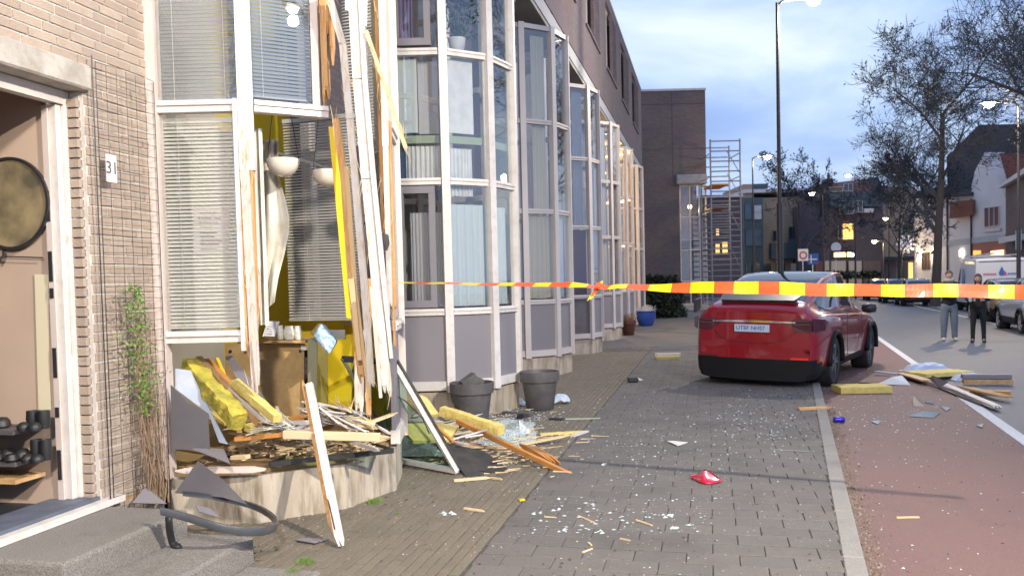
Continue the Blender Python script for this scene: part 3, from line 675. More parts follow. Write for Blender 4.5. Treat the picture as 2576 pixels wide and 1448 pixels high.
# torn fabric hanging in the opening
rows = [(655, 355, 700, 350), (652, 420, 700, 440), (655, 480, 718, 500), (656, 540, 728, 545), (656, 600, 728, 585), (655, 660, 716, 640), (655, 720, 700, 700), (655, 790, 690, 760)]
vs = []; fs = []; N = 12
for j, (a, ya, b_, yb) in enumerate(rows):
    for i in range(N + 1):
        t = i / N; vs.append(Q(a + (b_ - a) * t, ya + (yb - ya) * t, 6.42 + .025 * sin(t * 9 + j * .6) + .012 * sin(t * 17)))
for j in range(len(rows) - 1):
    for i in range(N): a = j * (N + 1) + i; fs.append((a, a + 1, a + N + 2, a + N + 1))
o = build('torn_fabric', MB().add(vs, fs), m_fabric, smooth=True, label='torn cream curtain fabric hanging down beside the split left post', cat='fabric')
sm_ = o.modifiers.new('thickness', 'SOLIDIFY'); sm_.thickness = .006
# cabinet, shelf with things
cab = empty('cabinet', Q(665, 990, 6.7), 'brown hardboard cabinet back standing inside the smashed bay', 'cabinet')
def rect(x0, y0, x1, y1, Y, t=.02): return MB().prism([Q(x0, y0, Y), Q(x1, y0, Y), Q(x1, y1, Y), Q(x0, y1, Y)], (0, t, 0))
build('back_panel', rect(566, 864, 765, 1060, 6.7), m_chip, cab)
build('top_board', MB().bbox(Q(650, 862, 6.6), Q(768, 862, 6.6) - Q(650, 862, 6.6), (0, .4, 0), (0, 0, .02)), m_wood, cab)
build('side_panel', MB().bbox(Q(774, 1050, 6.62), Q(797, 1050, 6.62) - Q(774, 1050, 6.62), (0, .4, 0), Q(774, 852, 6.62) - Q(774, 1050, 6.62)), M('grey_green_metal', (.33, .33, .22), .35, metal=.5), cab)
build('screw_plate', rect(757, 867, 771, 880, 6.68, .005), m_paper, cab); 
for (x_, y_) in ((752, 880), (577, 880)): build('hole', rect(x_, y_, x_ + 6, y_ + 6, 6.69, .005), m_black, cab)
nb_ = build('notebook', MB().bbox(Q(660, 846, 6.5), Q(690, 846, 6.55) - Q(660, 846, 6.5), (0, .03, 0), Q(672, 808, 6.55) - Q(660, 846, 6.5)), m_paper, label='white ruled notebook standing tilted on the cabinet top', cat='notebook')
for i in range(5): build('ruled_line', MB().bar(Q(668 + i * 1.8, 840 - i * 6.5, 6.48), Q(686 + i * 1.8, 840 - i * 6.5, 6.53), .003), m_ink, nb_)
m_jar = M('cloudy_glass_jar', (.62, .60, .52), .15, var=.7, vs=40, col2=(.85, .85, .8), coat=.5)
for x_, y_, r_, lb in ((706, 853, .028, 'small cloudy jar next to the notebook'), (728, 854, .042, 'large crumpled glass jar in the middle of the cabinet top'), (750, 854, .03, 'low glass bowl at the right end of the cabinet top')):
    build('glass_jar', MB().lathe([(r_ * .8, 0), (r_, .02), (r_ * 1.02, .07), (r_ * .8, .095), (r_ * .85, .11)], Q(x_, y_, 6.62), 14), m_jar, smooth=50, label=lb, cat='jar')
pk = build('packet', MB().bbox(Q(786, 845, 6.35), Q(806, 812, 6.4) - Q(786, 845, 6.35), (.0, .09, 0), Q(826, 892, 6.3) - Q(786, 845, 6.35)), M('blue_white_packet', (.50, .66, .76), .4, var=.9, vs=30, col2=(.12, .28, .42), dirt=(18, .6, (.85, .86, .86))), bevel=.012, label='blue and white packet tumbling off the cabinet end', cat='packet')
build('packet', MB().bbox(Q(778, 838, 6.5), Q(800, 812, 6.5) - Q(778, 838, 6.5), (0, .08, 0), Q(800, 850, 6.45) - Q(778, 838, 6.5)), m_chip, bevel=.01, label='brown packet behind the blue and white packet', cat='packet')

# leaning timbers torn out of the facade
def lean(pts, w, h, mat, label, dy=0, splits=3, cat='timber', parts=None, taper=True):
    P = [Q(*p) for p in pts]; mb = MB()
    for i in range(len(P) - 1):
        a, b_ = P[i], P[i + 1]
        if i == len(P) - 2 and splits: mb.splinter(a, b_, w, h, up=UPY, n=min(splits, 2), end=.08)
        else: mb.bar(a, b_ + (b_ - a).normalized() * .005, w, h, up=UPY)
    o = build('broken_timber', mb, mat, label=label, cat=cat)
    fb_ = MB()
    for i in range(len(P) - 1): fibres(fb_, P[i], P[i + 1], w, h, 14)
    build('torn_fibres', fb_, m_splint, o, kind='stuff')
    for (pp, w2, h2, mt_) in (parts or []):
        mb = MB(); PP = [Q(*p) for p in pp]
        for i in range(len(PP) - 1): mb.bar(PP[i], PP[i + 1], w2, h2, up=UPY, taper=.7 if i == len(PP) - 2 else 1)
        build('split_strip', mb, mt_, o)
    return o
lean([(885, -60, 5.75), (900, 200, 5.75), (922, 450, 5.75), (948, 720, 5.75), (975, 985, 5.8)], .062, .05, m_white, 'longest white window post leaning out from the smashed corner',
     parts=[([(905, -60, 5.73), (918, 200, 5.73), (940, 450, 5.73), (967, 720, 5.73), (985, 900, 5.78)], .03, .04, m_white), ([(936, 720, 5.71), (958, 1000, 5.74)], .03, .02, m_pink)])
lean([(822, -30, 5.85), (862, 110, 5.85), (880, 300, 5.85), (893, 450, 5.85), (917, 730, 5.9), (935, 975, 5.95)], .045, .04, m_white, 'second white post split at the top beside the longest one', splits=2)
lean([(845, 300, 5.92), (866, 450, 5.92), (885, 720, 5.95), (910, 960, 6.0)], .045, .05, m_woodv, 'raw brown torn timber standing left of the white posts', parts=[([(872, 420, 5.9), (895, 740, 5.9), (930, 1000, 5.95)], .03, .03, m_splint), ([(884, 700, 5.86), (905, 905, 5.88)], .04, .03, m_splint)])
lean([(930, 700, 6.1), (925, 900, 6.12), (928, 1055, 6.15)], .035, .04, m_woodv, 'short brown torn timber standing upright under the white posts')
lean([(905, 830, 6.3), (903, 1030, 6.3)], .07, .02, m_white, 'broad white board behind the torn timbers', splits=2, cat='board')
lean([(921, 78, 5.7), (970, 220, 5.7), (1026, 388, 5.6)], .026, .02, m_splint, 'thin pale batten hanging diagonally from the top corner', splits=2)
lean([(914, 65, 5.9), (913, 268, 5.85)], .026, .02, m_foam, 'short yellow batten hanging straight down from the top corner', splits=1)
o = build('ventilation_box', MB().bbox(Q(868, 25, 6.2), Q(915, 40, 6.3) - Q(868, 25, 6.2), (0, .1, 0), Q(868, -60, 6.2) - Q(868, 25, 6.2)), m_white, label='white boxed ceiling piece at the top of the missing corner window', cat='board')
build('pipe_sleeve', MB().lathe([(.035, 0), (.045, .2), (.048, .2)], Q(911, 68, 6.2), 12), m_white, o)
build('yellow_block', MB().bbox(Q(918, 372, 6.9), Q(936, 372, 6.9) - Q(918, 372, 6.9), (0, .05, 0), (0, 0, .08)), m_yel, label='small yellow block at the top of the crazed glass', cat='block')
build('torn_flap', MB().prism([Q(960, 586, 6.4), Q(977, 590, 6.35), Q(980, 612, 6.3), Q(974, 630, 6.35), Q(960, 628, 6.4)], (0, .01, 0)), m_panel, label='small grey flap caught on the right torn post', cat='flap')

# torn sill and inner rubble on the plinth
mb = MB()
for i in range(150):
    p = Q(rr(600, 930), rr(1110, 1150), rr(6.0, 6.5)); p.z = .38 + rr(0, .05); a = rr(0, 3); mb.bar(p, p + V((cos(a), sin(a) * .6, rr(-.1, .2))) * rr(.08, .25), rr(.01, .03), .012, taper=.3)
build('wood_splinters', mb, m_splint, kind='stuff')
SH = {}
def plate(name_, pix, Y, mat, label, cat, t=.012, vec=None, parent=None):
    P = [Q(p[0], p[1], p[2] if len(p) > 2 else Y) for p in pix]
    n = V((0, 0, 0)); c = sum(P, V((0, 0, 0))) / len(P)
    for i in range(len(P)): n += (P[i] - c).cross(P[(i + 1) % len(P)] - c)
    n.normalize(); P = [onplane(p[0], p[1], c, n) for p in pix]       # one flat sheet
    for p in P: p.z = max(p.z, .005)
    if n.y < 0: n = -n
    return build(name_, MB().prism(P, n * t), mat, parent, label=label, cat=cat)
plate('shattered_sheet', [(429, 968), (470, 1010), (523, 1040), (527, 1130), (433, 1130)], 5.66, m_paneldark, 'dark grey broken panel filling the lower left corner of the smashed bay', 'panel')
plate('bent_sheet', [(441, 926, 5.85), (479, 931, 5.85), (532, 1040, 5.8), (571, 1116, 5.75), (551, 1112, 5.75), (525, 1040, 5.8), (441, 977, 5.85)], 5.8, m_panelblue, 'pale blue bent sheet between the dark panel and the insulation', 'sheet')
plate('bent_sheet', [(484, 1129, 5.6), (562, 1130, 5.75), (578, 1166, 5.5), (523, 1144, 5.5)], 5.6, m_panel, 'grey triangular sheet hanging over the front of the sill', 'sheet', .006)
plate('bent_sheet', [(565, 896, 6.3), (583, 893, 6.3), (655, 985, 6.2), (690, 1035, 6.1), (640, 1000, 6.1), (600, 960, 6.3)], 6.2, m_panel, 'grey pointed sheet rising behind the yellow beam', 'sheet', .006)
def beam(a, b_, w, h, mat, label, cat='plank', splits=0, up_=(0, 0, 1), name_='plank', bevel=.003):
    A, Bp = Q(*a), Q(*b_); mb = MB()
    if splits: mb.splinter(A, Bp, w, h, up=up_, n=splits, end=.12, both=splits > 2)
    else: mb.bar(A, Bp, w, h, up=up_)
    return build(name_, mb, mat, label=label, cat=cat, bevel=0 if splits else bevel)
# wool slab with uneven surface
def slab_rough(a, b_, w, h, mat, label, seed=0, name_='insulation_slab', amp=.012):
    A, Bp = Q(*a), Q(*b_); d = (Bp - A); N = 34; sd = d.normalized().cross(V((0, 0, 1))).normalized(); u_ = sd.cross(d.normalized()); mb = MB(); vs = []; fs = []; K = 20
    for i in range(N + 1):
        c = A + d * (i / N)
        for k in range(K):
            t = 2 * pi * (k + .5) / K; q = [max(-1, min(1, 1.35 * cos(t))), max(-1, min(1, 1.35 * sin(t)))]
            p = c + sd * q[0] * w / 2 + u_ * q[1] * h / 2; nz_ = mnoise.noise_vector(p * 14 + V((seed, 0, 0))) * amp + mnoise.noise_vector(p * 55 + V((seed, 1, 0))) * amp * .45 + mnoise.noise_vector(p * 5) * amp * .8; vs.append(p + nz_)
    for i in range(N):
        for k in range(K): fs.append((i * K + k, i * K + (k + 1) % K, (i + 1) * K + (k + 1) % K, (i + 1) * K + k))
    fs.append(tuple(range(K))[::-1]); fs.append(tuple(N * K + k for k in range(K)))
    return build(name_, mb.add(vs, fs), mat, label=label, cat='insulation', smooth=35)
slab_rough((478, 915, 6.0), (600, 1060, 5.6), .12, .11, m_wool, 'mossy yellow green insulation slab sloping out of the left hole', 1, amp=.02)
beam((497, 903, 6.1), (655, 1062, 5.75), .05, .06, m_wood, 'brown timber lying against the mossy insulation slab')
beam((513, 925, 6.05), (668, 1060, 5.7), .025, .03, m_white, 'white edged batten on top of the brown timber in the left hole')
beam((520, 905, 6.2), (600, 990, 6.0), .06, .03, m_woodor, 'short orange board at the top of the slanting timbers')
beam((545, 900, 6.25), (570, 958, 6.2), .03, .02, m_yel, 'thin yellow lath at the back of the slanting timbers')
slab_rough((590, 962, 5.9), (698, 1052, 5.55), .065, .055, m_foam, 'clean yellow beam shaped insulation piece in the middle of the rubble', 3, 'insulation_bar', .004)
beam((535, 1035, 6.0), (575, 1066, 5.9), .07, .02, m_foam, 'pale yellow board end under the mossy slab')
beam((590, 1104, 5.7), (718, 1092, 5.75), .04, .03, m_woodor, 'brown board lying flat under the fan of slats')
# fan of fallen blind slats
fan = empty('fallen_blind', Q(660, 1090, 5.8), 'fan of grey fallen blind slats in front of the cabinet', 'blind')
for i in range(22):
    a = Q(715 + rr(-4, 30), 1078 + rr(-22, 10), 5.9 + rr(-.1, .1)); t = i / 21; b_ = Q(622 + 75 * t ** 1.4 + rr(-5, 5), 1100 - 75 * t + rr(-4, 4), 5.65 + rr(0, .25))
    build('slat', MB().bar(a, b_, .02, .0025), m_blind, fan)
# fallen white blind heap right
mb = MB()
heap = empty('fallen_blind', Q(830, 1045, 6.1), 'heap of white blind slats and torn laths right of the standing plank', 'blind')
for i in range(20):
    a = Q(rr(745, 790), rr(1000, 1060), 6.15 + rr(-.1, .15)); b_ = Q(rr(850, 945), rr(1030, 1090), 5.95 + rr(-.1, .2)); build('slat', MB().bar(a, b_, .022, .003, up=(0, rr(-.3, .3), 1)), m_white, heap)
for i in range(7):
    a = Q(rr(850, 885), rr(1025, 1050), 6.2); b_ = a + V((rr(-.12, .06), rr(-.05, .05), rr(.05, .17))); build('splinter', MB().bar(a, b_, .014, .01, taper=.2), m_splint, heap)
# the two crossed planks in front
pk_ = build('standing_plank', MB().splinter(Q(768, 960, 5.95), Q(843, 1350, 5.22), .045, .05, up=UPY, n=3, end=.14, both=True), m_woodv, label='tall broken plank leaning over the plinth down to the pavement, white on one side', cat='plank')
build('white_face', MB().splinter(Q(778, 965, 5.90), Q(855, 1358, 5.16), .05, .03, up=UPY, n=2, end=.04), m_white, pk_)
build('groove', MB().bar(Q(786, 1080, 5.85), Q(842, 1330, 5.135), .006, .01, up=UPY), m_black, pk_)
beam((714, 1092, 5.72), (955, 1099, 5.62), .045, .055, m_splint, 'pale square plank lying across the tall broken plank', splits=0)
# glazed frame lying on the plinth
gf = empty('glazing_unit', Q(830, 1150, 5.9), 'flat glass unit with black edge lying on the front of the plinth', 'glass unit')
P_ = [Q(680, 1176, 5.75), Q(988, 1142, 6.1), Q(940, 1095, 6.5), Q(760, 1120, 6.4)]
for p in P_: p.z = .37 + .0 * p.z
P_[0].z = .395; P_[1].z = .40
build('pane', MB().prism(P_, (0, 0, .02)), m_glassg, gf)
mb = MB()
for i in range(4): mb.bar(P_[i] + V((0, 0, .012)), P_[(i + 1) % 4] + V((0, 0, .012)), .022, .035)
build('edge_seal', mb, m_black, gf)
# torn sill board
beam((440, 1182, 5.62), (655, 1180, 5.70), .05, .04, m_pink, 'pinkish torn sill board along the left of the plinth', splits=3)
beam((585, 1150, 5.8), (625, 1148, 5.75), .05, .03, m_splint, 'short splintered block on the torn sill')
slab_top = build('subfloor_board', MB().prism([V((V0[0].x + .08, V0[0].y + .1, .362)), V((V0[1].x, V0[1].y + .06, .362)), V((V0[2].x - .03, V0[2].y + .05, .362)), V((V0[3].x - .08, V0[3].y, .362)), V((V0[3].x - .1, 7.3, .362)), V((V0[0].x + .08, 7.3, .362))], (0, 0, .02)), M('dirty_subfloor', (.34, .22, .10), .85, var=.9, vs=7, col2=(.14, .09, .05), dirt=(10, .6, (.45, .36, .22))), label='dirty brown subfloor board exposed on the plinth', cat='board')

# loose laths and boards heaped over the plinth and in front of the leaning frame
rs_ = random.Random(11)
for i in range(34):
    if i < 20: c = Q(rs_.uniform(600, 930), rs_.uniform(1058, 1118), rs_.uniform(5.85, 6.5)); c.z = max(c.z, .41); ln = rs_.uniform(.16, .5)
    else: c = G(rs_.gauss(1150, 85), rs_.gauss(1110, 28)); c.z = rs_.uniform(.04, .12); ln = rs_.uniform(.2, .55)
    a_ = rs_.uniform(-.5, .7) if i % 3 else rs_.uniform(1.9, 2.9); d_ = V((cos(a_), sin(a_), rs_.uniform(-.12, .35))) * ln / 2; w0 = rs_.uniform(.02, .06)
    lm_ = rs_.choice([(m_wood, 'raw pine'), (m_white, 'white painted'), (m_splint, 'pale splintered'), (m_woodor, 'orange brown'), (m_pink, 'pinkish white')])
    P0_, P1_ = c - d_, c + d_; lim = .40 if i < 20 else .012; P0_.z = max(P0_.z, lim); P1_.z = max(P1_.z, lim)
    build('broken_lath', MB().splinter(P0_, P1_, w0, rs_.uniform(.012, .03), n=3, end=.06, both=True), lm_[0], label='%s %s%s lath %s, %s' % ('long' if ln > .38 else 'short' if ln < .24 else 'medium', 'broad ' if w0 > .04 else 'narrow ', lm_[1], 'on the plinth' if i < 20 else 'by the leaning window', ('left of the standing plank' if c.x / c.y < -.245 else 'right of the standing plank') if i < 20 else ('behind the black mat' if c.y > 7.9 else 'around the black mat')), cat='lath', group='broken laths heaped on the plinth' if i < 20 else 'broken laths in front of the leaning window frame')
for i, (x_, y_, Y_, ln, a_) in enumerate(((690, 1052, 6.1, .26, .5), (655, 1082, 5.95, .22, -.4), (905, 1062, 6.2, .22, .2))):
    c = Q(x_, y_, Y_); d_ = V((cos(a_), sin(a_) * .6, -.25)) * ln / 2; o = build('insulation_scrap', MB().bar(c - d_, c + d_, .10, .06), m_foam, label=('small yellow insulation scrap below the clean yellow bar', 'flat yellow insulation scrap beside the fan of slats', 'yellow insulation scrap at the right of the white blind heap')[i], cat='insulation', bevel=.01)

# leaning glazed window frame
lf = empty('leaning_window', G(1078, 1185), 'leaning window frame with cracked green glass right of the plinth', 'window')
TL, TR, BR, BL = Q(862, 902, 6.55), Q(990, 910, 7.0), G(1150, 1193), G(1006, 1165)
for p in (BR, BL): p.z = .03
n_ = (TR - TL).cross(BL - TL).normalized()
build('pane', MB().prism([TL, TR, BR, BL], n_ * .008), m_glassg, lf)
build('side_rail', MB().bar(TR, BR, .05, .035, up=n_), m_white, lf); build('rubber_edge', MB().bar(TR + V((.03, 0, .012)), BR + V((.03, 0, .012)), .016, .045, up=n_), m_black, lf)
build('bottom_rail', MB().bar(BL, BR, .05, .035, up=n_), m_white, lf); build('top_rail', MB().bar(TL, TR, .04, .035, up=n_), m_black, lf)
build('glass_edge', MB().bar(TL, BL, .022, .03, up=n_), m_alu, lf)
build('crack_line', MB().tube([Q(962, 975, 6.9), Q(1020, 1008, 7.0), Q(1062, 1050, 7.02), Q(1080, 1090, 7.05)], .005, 5), m_dk, lf)
lf2 = empty('leaning_window', G(1010, 1170), 'narrow green glass strip leaning left of the cracked window frame', 'window')
build('pane', MB().prism([Q(955, 985, 6.8), Q(975, 990, 6.8), Q(1012, 1165, 7.2), Q(990, 1165, 7.2)], (0, .01, 0)), m_glassg, lf2)
build('edge', MB().bar(Q(975, 990, 6.8), Q(1012, 1165, 7.2), .02, .02, up=UPY), m_alu, lf2)

# rubble fan on the pavement, right of the frame
slab_rough((1113, 1033, 8.3), (1262, 1082, 7.9), .10, .095, m_foam, 'long yellow insulation bar lying below the grey flowerpot', 5, 'insulation_bar', .006)
slab_rough((1358, 1100, 8.9), (1470, 1093, 9.0), .10, .09, m_foam, 'yellow insulation bar lying apart on the white board', 8, 'insulation_bar', .006)
plate('yellow_sheet', [(1040, 985, 8.2), (1075, 1000, 8.3), (1104, 1040, 8.0), (1070, 1045, 7.9), (1030, 1010, 8.0)], 8, m_foam, 'torn yellow sheet sticking up behind the leaning window frame', 'sheet', .03)
plate('yellow_sheet', [(1000, 1065, 7.7), (1100, 1062, 7.9), (1155, 1070, 7.9), (1130, 1105, 7.6), (1040, 1108, 7.5)], 7.7, m_foam, 'crumpled yellow sheet under the leaning window frame', 'sheet', .03)
slab_rough((970, 985, 7.6), (1040, 1010, 7.7), .12, .10, m_wood, 'block of pale wood behind the glass of the leaning window', 9, 'wood_block', .006)
beam((1150, 1058, 8.0), (1438, 1196, 7.05), .04, .045, m_woodor, 'longest orange varnished plank pointing out onto the tiles')
beam((1318, 1118, 7.75), (1388, 1158, 7.4), .09, .06, m_woodor, 'short thick orange wood block beside the long orange plank', splits=3)
beam((1060, 1040, 7.7), (1140, 1110, 7.2), .03, .025, m_woodor, 'thin orange batten coming from under the leaning window')
beam((1132, 1106, 7.5), (1226, 1080, 7.7), .03, .012, m_white, 'white stick crossing the rubble below the yellow bar')
beam((1170, 1100, 7.45), (1215, 1092, 7.5), .02, .012, m_white, 'short white stick beside the crossing white stick')
beam((1380, 1125, 8.55), (1548, 1120, 8.5), .13, .025, m_white, 'broad white split board lying on the tiles', splits=4)
beam((1470, 1093, 9.1), (1520, 1090, 9.1), .08, .02, m_white, 'short white board end beyond the yellow bar', splits=3)
def lay(a, b_, w, h, mat, label, cat='stick', z=0, splits=0, name_='batten'):
    A, Bp = G(*a), G(*b_); A.z = Bp.z = z + h / 2
    mb = MB().splinter(A, Bp, w, h, n=splits, end=.05) if splits else MB().bar(A, Bp, w, h, taper=.8)
    return build(name_, mb, mat, label=label, cat=cat)
lay((1142, 1211), (1235, 1203), .03, .02, m_splint, 'pale batten on the clinkers in front of the black mat', splits=2)
lay((1236, 1203), (1262, 1207), .025, .015, m_splint, 'stub of batten at the end of the pale batten')
lay((1168, 1280), (1215, 1287), .022, .015, m_splint, 'splinter of wood lying alone on the clinkers', splits=2)
lay((1275, 1158), (1300, 1165), .02, .012, m_splint, 'tiny batten below the orange block')
lay((1268, 1040), (1335, 1046), .09, .035, m_paneldark, 'dark flat strip in the glass crumbs beside the grey flowerpot')
lay((1385, 1054), (1420, 1056), .10, .02, m_black, 'black flat scrap of plastic on the clinkers behind the rubble', cat='scrap')
lay((1418, 1055), (1510, 1053), .02, .015, M('pale_green_rod', (.42, .48, .38), .5), 'thin pale green rod lying on the clinkers')
lay((1440, 1098), (1478, 1086), .05, .02, m_white, 'short white piece lying behind the isolated yellow bar')
slab_rough((1308, 1052, 10.0), (1322, 1052, 10.1), .08, .07, m_black, 'crumpled black car part near the flowerpots', 11, 'car_part', .03)
plate('rubber_mat', [(1086, 1107, 7.6), (1160, 1121, 7.7), (1218, 1133, 7.6), (1276, 1176, 7.25), (1258, 1199, 7.1), (1195, 1181, 7.2), (1153, 1180, 7.2)], 7.3, m_rubber, 'large black rubber mat at the foot of the leaning window', 'mat', .012)
plate('rubber_mat', [(1153, 1170, 7.25), (1190, 1174, 7.25), (1218, 1202, 7.05), (1172, 1206, 7.0)], 7.1, m_rubber, 'small black rubber piece in front of the large mat', 'mat', .012)
# loose tangled laths between frame and block
mb = MB()
for i in range(190):
    p = G(random.gauss(1230, 90), random.gauss(1120, 30)); p.z = rr(.01, .06); a = rr(-.8, .8); mb.bar(p, p + V((cos(a), sin(a) * .8, rr(-.05, .15))) * rr(.04, .2), rr(.008, .025), .008, taper=.4)
build('wood_splinters', mb, m_splint, kind='stuff')
# crumbs of glass
m_shard = M('glass_crumbs', (.42, .50, .52), .08, spec=1, rnd=.7, col2=(.75, .8, .82)); m_crumb = M('dark_crumbs', (.05, .045, .04), .9, rnd=.7, col2=(.12, .08, .05))
def scatter(name_, N, fn, mat, s0, s1, flat=.5, zoff=0):
    mb = MB()
    for i in range(N):
        p = fn()
        if p is None: continue
        s_ = s0 + (s1 - s0) * R() ** 3; a = rr(0, 6.3)
        k = 3 if R() < .5 else 4; z0 = p.z + zoff + .001; pts = [V((p.x + cos(a + 2 * pi * j / k) * s_ * rr(.6, 1.2), p.y + sin(a + 2 * pi * j / k) * s_ * rr(.5, 1.2), z0)) for j in range(k)]
        top = V((p.x, p.y, z0 + s_ * flat * rr(.5, 1.5)))
        mb.add(pts + [top], [(j, (j + 1) % k, k) for j in range(k)])
    return build(name_, mb, mat, kind='stuff')
scatter('glass_crumbs', 900, lambda: G(random.gauss(1275, 65), random.gauss(1095, 32)), m_shard, .003, .018)
scatter('glass_crumbs', 500, lambda: G(random.gauss(1290, 60), random.gauss(1040, 12)), m_shard, .004, .022)
def ongr():
    y_ = 4.4 + 12 * R() ** 1.2; x_ = rr(-1.4 + .235 * y_ + .5, .26 + .336 * y_); return V((x_, y_, 0))
def onpl():
    a, b_ = rr(.1, .9), rr(0, .9); p = V0[0].lerp(V0[3], a); p = V((p.x + .1 * b_, p.y + .05 + b_ * .9, .384)); return p
scatter('plaster_crumbs', 900, onpl, m_splint, .003, .018, .8)
scatter('dark_crumbs', 500, onpl, m_crumb, .003, .015, .8)
scatter('plaster_crumbs', 800, lambda: V((rr(-1.9, .2), 4.9 + 2.6 * R(), 0)), M('pale_dust_crumbs', (.5, .45, .38), .95, rnd=.6), .0015, .009, .7)
scatter('glass_crumbs', 1700, ongr, m_shard, .0012, .008)
scatter('dark_crumbs', 900, ongr, m_crumb, .003, .014)
scatter('glass_crumbs', 700, lambda: G(random.gauss(1590, 130), random.gauss(1110, 70)), m_shard, .003, .016)
scatter('glass_crumbs', 500, lambda: G(random.gauss(1900, 90), random.gauss(1060, 45)), m_shard, .003, .018)
scatter('glass_crumbs', 260, lambda: G(rr(1330, 1800), rr(1250, 1340)), m_shard, .003, .022, .3)
def onlane():
    y_ = 4.2 + 11 * R(); return V((rr(.45 + .336 * y_, 2.3 + .336 * y_), y_, ROADZ))
scatter('glass_crumbs', 900, onlane, m_shard, .002, .013)
scatter('glass_crumbs', 500, lambda: G(random.gauss(2250, 110), random.gauss(1020, 40), ROADZ), m_shard, .003, .02)
scatter('dark_crumbs', 500, onlane, m_crumb, .003, .012)
def lanedge():
    y_ = 4.1 + 6.5 * R() ** 1.3; return V((.40 + .336 * y_ + abs(random.gauss(0, .07)), y_, ROADZ))
scatter('leaf_litter', 2600, lanedge, M('leaf_litter', (.10, .07, .05), .95, rnd=.9, col2=(.30, .25, .20)), .004, .016, .7)
scatter('dark_crumbs', 700, lambda: V((rr(-1.9, .3), 4.4 + 4.5 * R(), 0)), m_crumb, .003, .013)
for (x_, y_, s_, lb) in ((1350, 1290, .03, 'clear glass splinter left of the tile joint'), (1400, 1282, .03, 'pair of glass splinters on the dark tiles'), (1415, 1335, .025, 'rounded glass chip on the near tiles'), (1680, 1298, .035, 'greenish glass chunk on the near tiles'), (1508, 1338, .03, 'bluish glass chips on the near tiles'), (1130, 1291, .04, 'blue glass chip on the clinkers'), (1525, 1168, .035, 'white stone chip between rubble and red fragment'), (1700, 1330, .03, 'white paper chip on the near tiles')):
    p = G(x_, y_); mb = MB()
    for _ in range(6):
        q = p + V((rr(-1, 1) * s_, rr(-1, 1) * s_, 0)); r_ = s_ * rr(.3, .6); mb.add([q + V((-r_, -r_ * .6, .002)), q + V((r_, -r_ * .3, .002)), q + V((r_ * .4, r_, .002)), q + V((0, 0, r_ * .8))], [(0, 1, 3), (1, 2, 3), (2, 0, 3)])
    build('glass_chip', mb, m_shard, label=lb, cat='glass chip')
for (a, b_, lb) in (((1455, 1298), (1495, 1315), 'brown twig'), ((1465, 1390), (1490, 1380), 'thick pale sliver'), ((1600, 1308), (1640, 1322), 'long thin brown sliver'), ((1560, 1355), (1585, 1360), 'short white sliver'), ((1370, 1300), (1400, 1302), 'straight straw'), ((1480, 1365), (1488, 1372), 'tiny chip')):
    lay(a, b_, .012, .008, m_splint, lb + ' of wood on the near tiles', cat='splinter', name_='splinter')
# sagging sheets of crazed laminated glass in the rubble
for (x0, x1, y0, y1, Y_, sd0, lb) in ((1185, 1345, 1062, 1128, 8.0, 1, 'sagging sheet of crazed glass in the rubble right of the leaning window'), (1000, 1120, 1085, 1150, 7.5, 2, 'crazed glass heap seen through the leaning window frame'), (935, 1010, 1010, 1070, 7.2, 5, 'crazed glass crumbs piled at the right end of the plinth')):
    vs = []; NX, NY = 18, 9
    for j in range(NY + 1):
        for i in range(NX + 1):
            p = G(x0 + (x1 - x0) * i / NX, y1 + (y0 - y1) * j / NY); n_ = mnoise.noise(p * 5 + V((sd0, 0, 0))); edge = min(i, NX - i, j * 2, (NY - j) * 2) / 4; p.z = .012 + max(0, .07 + .13 * n_) * min(1, edge); p += V((mnoise.noise(p * 9), mnoise.noise(p * 7 + V((3, 0, 0))), 0)) * .05; vs.append(p)
    o = build('crazed_glass_sheet', MB().add(vs, [(j * (NX + 1) + i, j * (NX + 1) + i + 1, (j + 1) * (NX + 1) + i + 1, (j + 1) * (NX + 1) + i) for j in range(NY) for i in range(NX)]), m_craze2, label=lb, cat='broken glass')
# red fragment of car body
TP, LP, BP_, RP, MP, NP_ = Q(1773, 1173, 6.80), Q(1733, 1193, 6.78), G(1768, 1219) + V((0, 0, .004)), G(1818, 1213) + V((0, 0, .02)), Q(1770, 1198, 6.56), Q(1757, 1193, 6.72)
fr0 = build('body_fragment', MB().add([LP, BP_, RP, TP, NP_, MP, Q(1796, 1192, 6.74), G(1796, 1218) + V((0, 0, .006)), Q(1748, 1207, 6.66)], [(0, 8, 4), (8, 5, 4), (8, 1, 5), (1, 7, 5), (7, 2, 6, 5), (5, 6, 3), (5, 3, 4)]), M('glossy_red_shell', (.55, .006, .03), .22, coat=1), smooth=True, label='curved glossy red piece of car body lying on the tiles', cat='car fragment')
ss_ = fr0.modifiers.new('smooth', 'SUBSURF'); ss_.levels = ss_.render_levels = 2; ss_.boundary_smooth = 'PRESERVE_CORNERS'
sd_ = fr0.modifiers.new('thickness', 'SOLIDIFY'); sd_.thickness = .004
build('yellow_chip', MB().bbox(G(1308, 1260), (.04, .01, 0), (-.01, .03, 0), (0, 0, .012)), m_yel, label='small yellow chip on the tile boundary', cat='chip')
plate('white_shard', [(1678, 1128, 8.3), (1705, 1138, 8.1), (1730, 1131, 8.2), (1695, 1128, 8.35)], 8.2, m_white, 'flat white shard on the tiles above the red fragment', 'shard', .006)
lay((1940, 1130), (2035, 1135), .02, .004, m_panel, 'long pale tape like strip flat on the tiles near the kerb')
